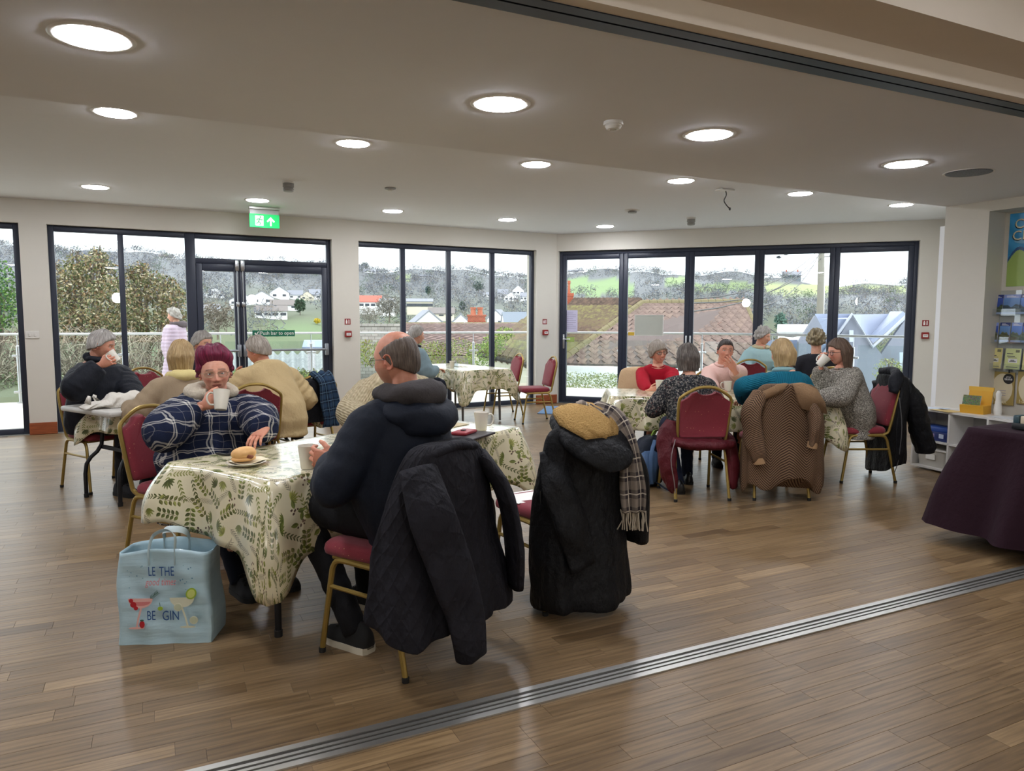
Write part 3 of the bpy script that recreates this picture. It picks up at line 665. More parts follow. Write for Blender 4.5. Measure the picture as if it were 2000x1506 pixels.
for i, (px, py, wp, hp, lb) in enumerate([(955, 581, 22, 10, 'white bungalow left of the hillside terrace'), (982, 584, 20, 18, 'pinkish white house at the left of the hillside terrace'), (998, 590, 26, 18, 'white double gabled house in the hillside terrace'), (1012, 578, 22, 20, 'tallest white house of the hillside terrace'), (1026, 588, 20, 16, 'white house at the right end of the hillside terrace'), (832, 543, 28, 6, 'long white house on the wooded slope'), (722, 533, 24, 7, 'pale long house below the skyline in the first pane'), (1125, 527, 30, 6, 'white farm buildings on the skyline in the first folding leaf'), (742, 522, 18, 6, 'pale house on the skyline behind the first mullion')]):
    house(px, py, wp, hp, lb, SLATE, gable=(i in (2, 3)), nw=3)
house(1546, 546, 34, 17, 'grey stone farmhouse on the skyline', SLATE, plain('far_stone', '#8f9aa4', .9), nw=4, rh=.45, chim=2)
house(1552, 662, 62, 26, 'white rendered bungalow in front of the conifer', plain('pale_roof', '#c9cbcf', .7), nw=3, d=70, rh=.5)
# chimneys of orange brick
q = N('orange_brick'); bk = q.n('TexBrick', {'Vector': q.coord('Object', 1, (rad(90), 0, 0)), 'Color1': srgb('#b5573a'), 'Color2': srgb('#9c4630'), 'Mortar': srgb('#b39a86'), 'Scale': 4.5, 'Mortar Size': .012}); q.p(Base_Color=bk.outputs[0], Roughness=.9); OBR = q.m
def chimney(p, w_, h_, n, label):
    t = empty('chimney_stack', p, -YAW, label, 'chimney'); b = MB()
    b.box((-w_/2, -w_*.3, -h_), (w_/2, w_*.3, h_*.55), bev=.01); b.box((-w_*.55, -w_*.34, h_*.5), (w_*.55, w_*.34, h_*.62), bev=.01); b.box((-w_*.52, -w_*.31, h_*.18), (w_*.52, w_*.31, h_*.24)); b.build('stack', OBR, t)
    for i in range(n):
        x = ((i+.5)/n-.5)*w_*.8; MB().lathe([(w_*.16, h_*.6), (w_*.13, h_*.95), (w_*.17, h_*.97), (w_*.17, h_*1.08), (w_*.12, h_*1.08)], 10, M=Matrix.Translation((x, 0, 0))).build('pot', plain('terracotta_pot', '#b4664a', .8), t)
chimney(at(931, 634, 33), .78, .72, 2, 'orange brick chimney stack with two pots beyond the middle roof')
chimney(at(1111, 606, 31), .36, 1.15, 1, 'tall orange brick chimney at the left of the folding door')
# near roofs
q = N('weathered_slate'); oi = q.n('ObjectInfo'); ge = q.n('NewGeometry'); f = q.noise(q.coord('Object', 7), 1., 5., .65)
rn = q.math('FRACT', q.math('ADD', oi.outputs['Random'], ge.outputs['Random Per Island']))
q.p(Base_Color=q.mix(.5, q.ramp(rn, [(0, '#5c4643'), (.35, '#6b5653'), (.7, '#79615d'), (1, '#826b61')]), q.ramp(f, [(.3, '#5a4c44'), (.6, '#8a7a70'), (.75, '#a0947c')])), Roughness=.85); q.bump(f, .5, .02); SLT = q.m
q = N('mossy_tile'); ge = q.n('NewGeometry'); f = q.noise(q.coord('Object', (5, 5, 5)), 1., 5., .7); q.p(Base_Color=q.ramp(q.math('ADD', f, q.math('MULTIPLY', ge.outputs['Random Per Island'], .5)), [(.42, '#44372f'), (.60, '#665247'), (.74, '#6f6446'), (.82, '#5d4c42'), (1, '#7d784c')]), Roughness=.95); q.bump(f, .6, .03); MOSS = q.m
def patch(c, u, v):   # bilinear c = (u0v0, u1v0, u1v1, u0v1)
    a, b_, c_, d = [np.asarray(x) for x in c]; return a*(1-u)*(1-v)+b_*u*(1-v)+c_*u*v+d*(1-u)*v
def slates(root, c, W, H, cell, cv, nmax=300):
    """diamond slates on a roof patch; the largest-looking ones are separate pieces"""
    nu, nv = int(W/cell), int(H/cell*cell/cv); lst = []
    for j in range(nv*2+1):
        for i in range(nu+1):
            u, v = (i+(.5 if j % 2 else 0))/nu, j/2/nv
            if 0 <= u <= 1: lst.append((u, v))
    lst.sort(key=lambda t: t[1]); me = None; big = MB(); r_ = .5*cell
    for k, (u, v) in enumerate(lst):
        p = patch(c, u, v); du = patch(c, min(u+.01, 1), v)-patch(c, max(u-.01, 0), v); dv = patch(c, u, min(v+.01, 1))-patch(c, u, max(v-.01, 0))
        x = Vector(du).normalized(); nrm = x.cross(Vector(dv)).normalized(); y = nrm.cross(x)
        M = frame(Vector(p)+nrm*.03, x, y, nrm) @ Matrix.Rotation(rnd.gauss(0, .03), 4, 'Z') @ Matrix.Rotation(rad(-1.2), 4, 'X')
        q_ = .5*cv; vs = [(-r_*.97, 0, 0), (0, -q_*1.06, 0), (r_*.97, 0, 0), (0, q_*.97, 0)]; vs = vs+[(x_*1, y_, .02) for x_, y_, _ in vs]; fs = [(4, 5, 6, 7), (0, 1, 5, 4), (1, 2, 6, 5), (2, 3, 7, 6), (3, 0, 4, 7)]
        if k < nmax:
            if me is None: o = MB().add(vs, fs).build('slate', SLT, root); me = o.data
            else: o = bpy.data.objects.new('slate', me); COL.objects.link(o); o.parent = root
            o.matrix_local = M
        else: big.add(vs, fs, M=M)
    if big.k: tag(big.build('slate', SLT, root), kind='stuff')
def sheetq(b, c, n=1, th=.05):
    P = [np.asarray(x) for x in c]; nr = np.cross(P[1]-P[0], P[3]-P[0]); nr = nr/np.linalg.norm(nr)
    b.loft([[tuple(p-nr*th) for p in P], [tuple(p) for p in P]])
h1 = empty('slate_roofed_house', (0, 0, 0), 0, 'old house with a big roof of pinkish grey diamond slates and a mossy side slope', 'house')
eL, eR, rR, rL = at(1085, 713, 22), at(1494, 722, 22.5), at(1454, 590, 25), at(1254, 592, 25)
b = MB(); sheetq(b, (eL, eR, rR, rL)); b.build('roof_base', plain('slate_backing', '#6d6260', .9), h1)  # even grey-brown backing under the slates
slates(h1, (eL, eR, rR, rL), 6.2, 3.7, .37, .5)
def ridge_line(root, pts, r, name, m):
    b = MB(); pts = [np.asarray(p) for p in pts]
    n = 14
    for i in range(n):
        t0, t1 = i/n, (i+.96)/n; f_ = lambda t: tuple(np.array([np.interp(t, np.linspace(0, 1, len(pts)), [p[k] for p in pts]) for k in range(3)]))
        b.tube([f_(t0), f_(t1)], r, 8)
    b.build(name, m, root, True)
mossm = plain('ridge_moss', '#7d7458', .95, bump=.6, bs=30)
ridge_line(h1, (rL, rR), .11, 'ridge_tiles', mossm); ridge_line(h1, (eL, rL), .12, 'hip_tiles', mossm); ridge_line(h1, (rR, at(1476, 640, 24), eR), .09, 'verge_tiles', mossm)
lt, lb_ = at(1122, 590, 31), at(1000, 713, 27)
def rolls(root, c, n, r, name='tile_course'):
    for i in range(n):
        v = (i+.5)/n; pts = [patch(c, u, v) for u in np.linspace(0, 1, 9)]
        b = MB()
        for k in range(8):
            nrm = np.array((0, 0, .02*(k % 2)))
            b.tube([tuple(pts[k]+nrm), tuple(pts[k+1]+nrm+np.array((0, 0, .03)))], (r, r*1.05), 7)
        b.build(name, MOSS, root, True)
b = MB(); sheetq(b, (eL, rL, lt, lb_)); b.build('roof_base', MOSS, h1)
rolls(h1, (eL, rL, lt, lb_), 17, .165)
b = MB(); e2 = eR-eL; k = e2/np.linalg.norm(e2)*.3; sheetq(b, (eL+k, eL+k+e2*.94, eL+k+e2*.94+np.array((0, 0, -2.6)), eL+k+np.array((0, 0, -2.6))), th=.3); b.build('wall', REND, h1)
e3 = lb_-eL; b = MB(); sheetq(b, (eL+k, lb_, lb_+np.array((0, 0, -2.6)), eL+k+np.array((0, 0, -2.6))), th=.2); b.build('wall', REND, h1)
dt = plain('dark_timber', '#3d3936', .8)
b = MB(); b.tube([tuple(eL), tuple(eR)], .07, 6); b.build('gutter', dt, h1)
for px0, px1 in ((1132, 1171), (1290, 1330)):
    A_, B_ = at(px0, 716, 22.0), at(px1, 716, 22.05); dz = np.array((0, 0, -.62)); b = MB()
    for p, q_ in ((A_, A_+dz*1.6), (B_, B_+dz*1.6), (A_, B_), (A_+dz*.42, B_+dz*.42)): b.tube([tuple(p), tuple(q_)], .06, 4)
    b.build('window_frame', dt, h1); b = MB(); sheetq(b, (A_+dz*.5, B_+dz*.5, B_+dz*1.6, A_+dz*1.6), th=.02); b.build('window', DKW, h1)
# middle brown roof and stone wall
h2 = empty('brown_roofed_barn', (0, 0, 0), 0, 'long brown slate roof beyond the third window', 'building')
c2 = (at(690, 694, 24), at(1060, 696, 24), at(1030, 633, 31), at(786, 633, 31))
b = MB(); sheetq(b, c2); b.build('roof_base', plain('brown_slate_dark', '#5f4c4a', .9), h2)
def small_slates(c, W, H, cell, root):
    b = MB(); nu, nv = int(W/cell), int(H/cell)
    for j in range(nv*2):
        for i in range(nu):
            u, v = (i+(.5 if j % 2 else 0))/nu, j/2/nv; p = patch(c, u, v)+np.array((0, -.03, .05)); x = (patch(c, 1, v)-patch(c, 0, v))/W*cell*.5; y = (patch(c, u, 1)-patch(c, u, 0))/H*cell*.5
            b.add([p-x*.95, p-y*1.05+(0, -.02, .02), p+x*.95, p+y*.95], [(0, 1, 2, 3)])
    q_ = N('brown_slate'); ge_ = q_.n('NewGeometry'); f_ = q_.noise(q_.coord('Object', 5), 1., 4.); q_.p(Base_Color=q_.mix(.4, q_.ramp(ge_.outputs['Random Per Island'], [(0, '#6b5350'), (.6, '#86696a'), (1, '#977a74')]), q_.ramp(f_, [(.3, '#6a5c50'), (.7, '#a08c84')])), Roughness=.9)
    tag(b.build('slate', q_.m, root), kind='stuff')
small_slates(c2, 5.8, 7.0, .33, h2); ridge_line(h2, (c2[3], c2[2]), .08, 'ridge_tiles', mossm)
b = MB(); sheetq(b, (c2[0], c2[1], c2[1]+np.array((0, 0, -2)), c2[0]+np.array((0, 0, -2))), th=.2); b.build('wall', plain('barn_wall', '#8a8076', .9), h2)
q = N('pale_stone_wall'); bk = q.n('TexBrick', {'Vector': q.coord('Object', 1, (rad(90), 0, 0)), 'Color1': srgb('#b5b0aa'), 'Color2': srgb('#9b9691'), 'Mortar': srgb('#7d7872'), 'Scale': 2.6, 'Mortar Size': .02}); q.p(Base_Color=bk.outputs[0], Roughness=.95)
sw = empty('stone_wall', tuple(at(745, 700, 22.3)), -YAW+.12, 'pale coursed stone wall left of the brown roof', 'wall'); b = MB(); b.box((-.85, 0, -1.8), (.70, .3, .98)); b.box((-.88, -.04, .98), (.73, .34, 1.05)); b.build('masonry', q.m, sw)
# mossy outhouse at the right of the third window
h3 = empty('mossy_outhouse', (0, 0, 0), 0, 'low outhouse with a mossy tiled roof and cream wall', 'building')
g0, g1, g2, g3 = at(934, 692, 20), at(1075, 722, 18.5), at(1085, 606, 24), at(1040, 618, 27)
b = MB(); sheetq(b, (g0, g1, g2, g3)); b.build('roof_base', MOSS, h3); rolls(h3, (g0, g3, g2, g1), 12, .13)
b = MB(); b.tube([tuple(g0), tuple(g1)], .07, 6); b.build('gutter', dt, h3)
b = MB(); dz = np.array((0, 0, -2.0)); ins = np.array((.1, .25, 0)); sheetq(b, (g0+ins, g1+ins, g1+ins+dz, g0+ins+dz), th=.2); b.build('wall', CREAM, h3)
# corrugated shed roof and a blue sheet roof
q = N('corrugated_sheet'); f = q.noise(q.coord('Object', 6), 1., 4.); q.p(Base_Color=q.ramp(f, [(.3, '#7d8286'), (.7, '#a5a9ac')]), Roughness=.7); COR = q.m
sh = empty('corrugated_shed', (0, 0, 0), 0, 'shed with a grey corrugated sheet roof outside the exit door', 'shed')
c3 = (at(455, 724, 19), at(670, 722, 19), at(668, 687, 22.5), at(455, 691, 22.5)); rows_ = []; W_ = np.linspace(0, 1, 181)
b = MB(); b.loft([[tuple(patch(c3, u, v)+np.array((0, 0, .06*math.cos(u*2*PI*11)))) for u in W_] for v in (0, .5, 1)], cap=False, closed=False); b.build('roof_sheet', COR, sh, True)
b = MB(); dz = np.array((0, 0, -1.5)); off_ = np.array((.05, .3, -.06)); sheetq(b, (c3[0]+off_, c3[1]+off_, c3[1]+off_+dz, c3[0]+off_+dz), th=.1); b.build('wall', plain('shed_wall', '#6f6a5e', .9), sh)
bl = empty('blue_sheet_roof', (0, 0, 0), 0, 'flat blue grey sheet roof beyond the corrugated shed', 'roof'); b = MB(); sheetq(b, (at(590, 678, 27), at(668, 678, 27), at(668, 664, 30), at(594, 664, 30))); b.build('sheet', plain('blue_sheet', '#8794b4', .6), bl); b = MB(); sheetq(b, (at(592, 679, 27.1), at(668, 679, 27.1), at(668, 740, 27.1), at(592, 740, 27.1))); b.build('wall', plain('shed_wall2', '#8d8a80', .9), bl)
# modern grey house with gables
mh = empty('grey_modern_house', (0, 0, 0), 0, 'modern grey house with two steep gables and blue slate roof', 'house')
q = N('blue_slate_roof'); bk = q.n('TexBrick', {'Vector': q.coord('Generated', (14, 14, 14)), 'Color1': srgb('#8d99b3'), 'Color2': srgb('#8592ad'), 'Mortar': srgb('#77839c'), 'Scale': 1., 'Mortar Size': .01}); q.p(Base_Color=q.mix(.5, bk.outputs[0], srgb('#8d98b2')), Roughness=.5); BSR = q.m
gw = plain('grey_clad_wall', '#7c8290', .8); D0 = 26
def poly3(name, pts, m, d, th=.15):
    P = [np.asarray(at(x, y, dd)) for x, y, dd in pts]; c = np.mean(P, 0); nr = np.cross(P[1]-P[0], P[2]-P[0]); nr = nr/np.linalg.norm(nr)
    if nr @ CF < 0: nr = -nr
    b = MB(); b.loft([[tuple(p+nr*th) for p in P], [tuple(p) for p in P]]); return b.build(name, m, mh)
poly3('gable_wall', [(1557, 800, 24), (1606, 800, 24), (1606, 640, 24), (1593, 616, 24), (1560, 668, 24)], gw, 24)
poly3('gable_wall', [(1606, 800, 25), (1735, 800, 25), (1722, 692, 25), (1664, 616, 25), (1620, 690, 25), (1606, 700, 25)], gw, 25)
poly3('gable_wall', [(1722, 800, 25.5), (1800, 800, 25.5), (1800, 616, 25.5), (1770, 622, 25.5), (1722, 690, 25.5)], gw, 25.5)
poly3('low_wall', [(1496, 800, 26), (1558, 800, 26), (1558, 664, 26), (1496, 664, 26)], BSR, 26); poly3('roof', [(1664, 614, 25.0), (1745, 613, 30), (1704, 674, 25.6)], BSR, 25); poly3('roof', [(1745, 613, 30), (1770, 614, 25.4), (1700, 676, 25.4), (1696, 668, 26)], BSR, 25)
poly3('roof', [(1592, 613, 24.2), (1664, 613, 30), (1664, 615, 25.2), (1618, 692, 25.2), (1592, 690, 25)], BSR, 25)
poly3('roof', [(1770, 614, 25.4), (1830, 612, 31), (1830, 700, 31), (1790, 660, 26)], BSR, 25)
b = MB(); P_ = [tuple(at(x, y, 24.9)) for x, y in ((1606, 694), (1664, 614), (1704, 678), (1770, 618))]
b.tube(P_, .06, 6); b.build('verge', plain('pale_verge', '#a7adba', .6), mh)
for x0, x1, y0, y1 in ((1659, 1667, 645, 668), (1757, 1772, 688, 720)):
    poly3('window', [(x0, y0, 24.85), (x1, y0, 24.85), (x1, y1, 24.85), (x0, y1, 24.85)], plain('pale_window', '#aeb9cc', .2), 24.8, .05)
# telegraph pole, cables, birds
wood = plain('grey_pole_wood', '#8a877c', .9, bump=.4, bs=40)
tp = empty('telegraph_pole', tuple(at(1600, 700, 31)), 0, 'grey wooden telegraph pole behind the fourth folding leaf', 'telegraph pole')
top = at(1605, 470, 31)-at(1600, 700, 31)
MB().tube([(0, 0, -1), tuple(top)], [.16, .12], 10).build('pole', wood, tp, True); MB().tube([tuple(top*.1+np.array((.2, 0, 0))), tuple(top*.78+np.array((.2, 0, 0)))], .03, 6).build('cable_cover', alu, tp)
b = MB()
for z in (.86, .91, .95): b.tube([tuple(top*z), tuple(top*z+np.array((.33, -.2, .02)))], .02, 6); b.lathe([(.05, 0), (.06, .06), (.03, .1)], 8, M=Matrix.Translation(tuple(top*z+np.array((.33, -.2, .02)))))
b.build('insulators', black_pl, tp)
wb = at(1600, 700, 31)+top
for i, (px, py, d, f_) in enumerate([(1340, 585, 14, .95), (1340, 610, 14, .9), (1345, 592, 15, .85), (1500, 640, 20, .35), (1480, 600, 16, .93)]):
    e_ = at(px, py, d); s_ = at(1600, 700, 31)+top*f_
    b = MB(); b.tube([tuple(s_*(1-t)+e_*t+np.array((0, 0, -.5*4*t*(1-t)))) for t in np.linspace(0, 1, 9)], .014, 4); tag(b.build('overhead_cable', black_pl), 'thin black overhead cable from the telegraph pole, %s' % ('topmost', 'second from the top', 'third from the top', 'lowest', 'fourth from the top')[i], 'cable', 'overhead cables')
for px, py, s, lb in ((1521, 503, 1, 'dark bird in flight, the lower of the two'), (1535, 497, .9, 'dark bird in flight, the upper of the two')):
    t = empty('bird', tuple(at(px, py, 45)), -.6, lb, 'bird', 'birds in the sky'); t.scale = (s, s, s); bd = plain('bird_feather', '#3a3f47', .8)
    b = MB(); b.tube([(-.16, 0, .02), (-.08, 0, 0), (.04, 0, .0), (.12, 0, .02), (.17, 0, .02)], [.01, .05, .06, .035, .008], 8, sm=3)
    for s_ in (-1, 1): b.loft([[(.06, s_*.03, .03), (-.07, s_*.03, .03), (-.07, s_*.03, .04), (.06, s_*.03, .04)], [(.04, s_*.16, .10), (-.07, s_*.16, .10), (-.07, s_*.16, .108), (.04, s_*.16, .108)], [(-.06, s_*.30, .06), (-.1, s_*.30, .06), (-.1, s_*.30, .064), (-.06, s_*.30, .064)]])
    b.loft([[(-.13, -.03, .015), (-.13, .03, .015), (-.13, .03, .022), (-.13, -.03, .022)], [(-.26, -.05, .02), (-.26, .05, .02), (-.26, .05, .024), (-.26, -.05, .024)]]); b.build('body', bd, t)
# shrubs, hedges and brambles near the terrace
def shrub(name, label, cat, blobs, pal, leaf=.085, stem=None):
    p0 = np.asarray(at(*blobs[0][0])); t = empty(name, tuple(p0-np.array((0, 0, 1))), 0, label, cat); b = MB(); cols = []
    for (px, py, d), (rx, rz_), n in blobs: cloud(b, cols, at(px, py, d)-np.array(t.location), (rx, rx*.8, rz_), n, leaf, pal, .45, 1.7, True)
    o = tag(b.build('foliage', LEAF, t, col=np.concatenate(cols)), kind='stuff')
    b = MB()
    if name != 'shrub' and name != 'laurel_shrub': return
    for (px, py, d), (rx, rz_), n in blobs[:5]:
        c = at(px, py, d)-np.array(t.location)
        for k in range(4): b.tube([(c[0]*.6, c[1]*.6, -1.0), tuple(c+RS.normal(size=3)*.1), tuple(c+np.array((RS.uniform(-1, 1)*rx, 0, rz_))*.8)], [.03, .02, .006], 5, sm=2)
    b.build('stem', BK, t)
G1 = ['#7d8254', '#918e5e', '#687648', '#a89a70', '#4f5f38', '#bfb08c', '#957852', '#765a3e', '#d0c6a8', '#47552f']
shrub('laurel_shrub', 'big mottled green and bronze shrub beyond the first pane of the second window', 'shrub', [((165, 590, 19), (1.05, 1.0), 2600), ((130, 560, 19), (.7, .7), 1300), ((190, 540, 19), (.6, .65), 1200), ((192, 508, 19.2), (.3, .35), 380), ((150, 512, 19.2), (.3, .3), 300), ((215, 600, 18.6), (.7, .8), 1300), ((110, 610, 18.6), (.6, .7), 1000), ((170, 640, 18.5), (1.0, .5), 1100)], G1)
shrub('laurel_shrub', 'big mottled shrub behind the woman in lilac', 'shrub', [((290, 590, 20), (.9, .9), 2200), ((262, 560, 20), (.5, .6), 900), ((320, 570, 20), (.5, .5), 800), ((275, 535, 20), (.3, .35), 320), ((345, 600, 19.6), (.5, .6), 800), ((300, 640, 19.4), (1.0, .5), 1200), ((250, 620, 19.3), (.5, .6), 700)], G1)
shrub('laurel_shrub', 'bright green bush at the left edge of the picture', 'shrub', [((-30, 560, 18), (.75, .85), 1800), ((0, 600, 18), (.5, .6), 900), ((-60, 620, 18), (.9, .7), 1200)], ['#5d8a3c', '#6f9d4a', '#47743a', '#86ad5e', '#3f6650'])
shrub('hedge', 'low clipped hedge in front of the slate roofed house', 'hedge', [((px, 748, 16.6), (.42, .26), 420) for px in range(1100, 1250, 26)], ['#93a465', '#a9b47c', '#7d9050', '#c0c48e'], .05)
shrub('hedge', 'yellow green hedge beyond the third window', 'hedge', [((px, 688+(px % 3)*3, 17.5), (.5, .36), 520) for px in range(690, 910, 34)], ['#8c9a4c', '#a3ad5e', '#75863e', '#b7b673', '#9a8a58'], .06)
shrub('ivy', 'bright green ivy climbing at the corner of the mossy roof', 'ivy', [((940, 695, 18.5), (.42, .35), 800), ((965, 672, 19.2), (.36, .3), 600), ((985, 652, 20), (.3, .2), 400)], ['#7d9a3e', '#93ad50', '#5f7d35', '#a9bd66'], .06)
shrub('hedge', 'green hedge below the corrugated shed roof', 'hedge', [((px, 748, 17.5), (.5, .36), 500) for px in range(470, 670, 36)], ['#8fa253', '#a5b26a', '#768944'], .06)
shrub('ivy', 'ivy and grass at the foot of the bramble bank', 'ivy', [((px, 775, 16.6), (.6, .55), 700) for px in range(-20, 400, 44)], ['#7f9068', '#8fa077', '#6a7c55', '#a3ab8c', '#5f6f52'], .07)
shrub('shrub', 'pale yellow green bush before the grey modern house', 'shrub', [((1735, 725, 15.5), (.35, .3), 500), ((1760, 735, 15.5), (.35, .32), 500)], ['#a8b070', '#bcc088', '#8f985a'], .05)
def brambles(label, px0, px1, py0, py1, d, n):
    b = MB(); cols = []; pl = [srgb(c) for c in ('#a0937f', '#8b7f70', '#b8ad9b', '#7a6c60', '#c4b9a6')]
    for i in range(n):
        p = at(RS.uniform(px0, px1), RS.uniform(py0, py1), d+RS.uniform(-.6, 1.2)); a = RS.uniform(0, 6.28); L = RS.uniform(.3, .9); h = RS.uniform(.05, .45); dx = np.array((math.cos(a), math.sin(a)*.6, RS.uniform(-.4, .4)))
        k0 = b.k; b.tube([tuple(p+dx*L*(t-.5)+np.array((0, 0, h*4*t*(1-t)))) for t in np.linspace(0, 1, 6)], RS.uniform(.005, .013), 3, cap=False)
        cols += [pl[i % 5]]*(b.k-k0)
    tag(b.build('brambles', TINT, col=np.array(cols)), label, 'brambles', None, 'stuff')
brambles('tangle of bare brown bramble stems below the shrubs', -40, 395, 668, 775, 17.4, 1300)
# ------------------------------------------------------------------ banquet chairs
gold = plain('gold_painted_tube', '#a08748', .38, .55, var=.05); rubber = plain('black_rubber', '#1a1a1a', .7); bronze = plain('bronze_painted_tube', '#6f6448', .4, .5)
def burgundy():
    q = N('burgundy_dotted_fabric'); v = q.coord('Object', 1); vo = q.n('TexVoronoi', {'Vector': v, 'Scale': 38., 'Randomness': .25})
    f = q.noise(v, 300., 2.); d = q.math('LESS_THAN', vo.outputs['Distance'], .085)
    q.p(Base_Color=q.mix(d, q.mix(f, srgb('#6e1c2a'), srgb('#8c2a38')), srgb('#c79a6a')), Roughness=.85, Sheen_Weight=.15); q.bump(f, .25, .003); return q.m
BURG = burgundy()
def backz(t): return t
def make_chair():
    t = empty('banquet_chair')
    r = .0125
    for s in (-1, 1):
        x = .205*s
        MB().tube([(x*1.06, .215, .012), (x*1.0, .165, .33), (x*.99, .15, .39), (x*.98, .115, .418), (x*.98, .0, .42)], r, 8, sm=3).build('leg', gold, t, True)
        MB().tube([(x*1.06, -.262, .012), (x*1.0, -.19, .33), (x*.99, -.172, .39), (x*.98, -.135, .418), (x*.98, .0, .42)], r, 8, sm=3).build('leg', gold, t, True)
        MB().tube([(x*1.012, .178, .30), (x*1.012, -.197, .30)], .0095, 8).build('stretcher', gold, t, True)
        for y in (.2155, -.2625): MB().lathe([(.0145, 0), (.0155, .02), (.0135, .022)], 10, M=Matrix.Translation((x*1.06, y, 0))).build('foot_cap', rubber, t, True)
    b = MB(); xs = .19
    b.tube([(-xs, .16, .425), (-xs, -.10, .425), (-xs, -.185, .44), (-xs*1.03, -.205, .50), (-xs*1.08, -.235, .66), (-xs*1.09, -.262, .79), (-xs*.98, -.272, .835), (-xs*.45, -.287, .895), (0, -.292, .908), (xs*.45, -.287, .895), (xs*.98, -.272, .835), (xs*1.09, -.262, .79), (xs*1.08, -.235, .66), (xs*1.03, -.205, .50), (xs, -.185, .44), (xs, -.10, .425), (xs, .16, .425)], .0125, 8, sm=3)
    b.tube([(-xs, .16, .425), (xs, .16, .425)], .0115, 8).tube([(-xs, -.12, .425), (xs, -.12, .425)], .0115, 8)
    b.build('back_frame', gold, t, True)
    b = MB(); rings = []
    for z, g in ((.432, .012), (.438, .003), (.455, 0), (.474, .004), (.486, .016), (.490, .035)):
        rings.append([(x*(1 if y > 0 else .93), y, z+.006*(1-(x/.22)**2) if z > .47 else z) for x, y in rrect(-.215+g, -.185+g, .215-g, .225-g, .05, None, 5)])
    b.loft(rings); b.build('seat', BURG, t, 2)
    # padded shield shaped back with a hand hole below the frame's crown
    def half(z):  # half width of the pad at height z
        if z < .79: return .187+(z-.50)*.045
        return .2-(z-.79)*1.62
    P = [(-half(.50)+.01, .50)]+[(-half(z), z) for z in (.52, .6, .7, .79, .81, .83)]
    P += [(-.115, .856), (-.075, .872), (-.07, .862), (-.04, .848), (0, .844)]
    P = P+[(-x, z) for x, z in P[-2::-1]]
    def yb(z): return -.205-(z-.50)*.195
    b = MB(); c = np.mean(P, 0); rings = []
    for off, g in ((-.016, .95), (-.02, 1.0-.012), (-.012, 1.0), (.012, 1.0), (.028, .985), (.036, .94), (.038, .8)):
        rings.append([((x-c[0])*g+c[0], yb(z)+off, (z-c[1])*g+c[1]) for x, z in P])
    b.loft(rings[::-1]); b.build('backrest', BURG, t, 2)
    return t
CH0 = make_chair(); used_chair = [False]
def chair(x, y, fx, fy, label, group=None):
    """fx, fy: the way the sitter faces"""
    o = CH0 if not used_chair[0] else copy_tree(CH0); used_chair[0] = True
    place(o, (x, y, 0), math.atan2(-fx, fy)); return tag(o, label, 'chair', group or 'burgundy banquet chairs')
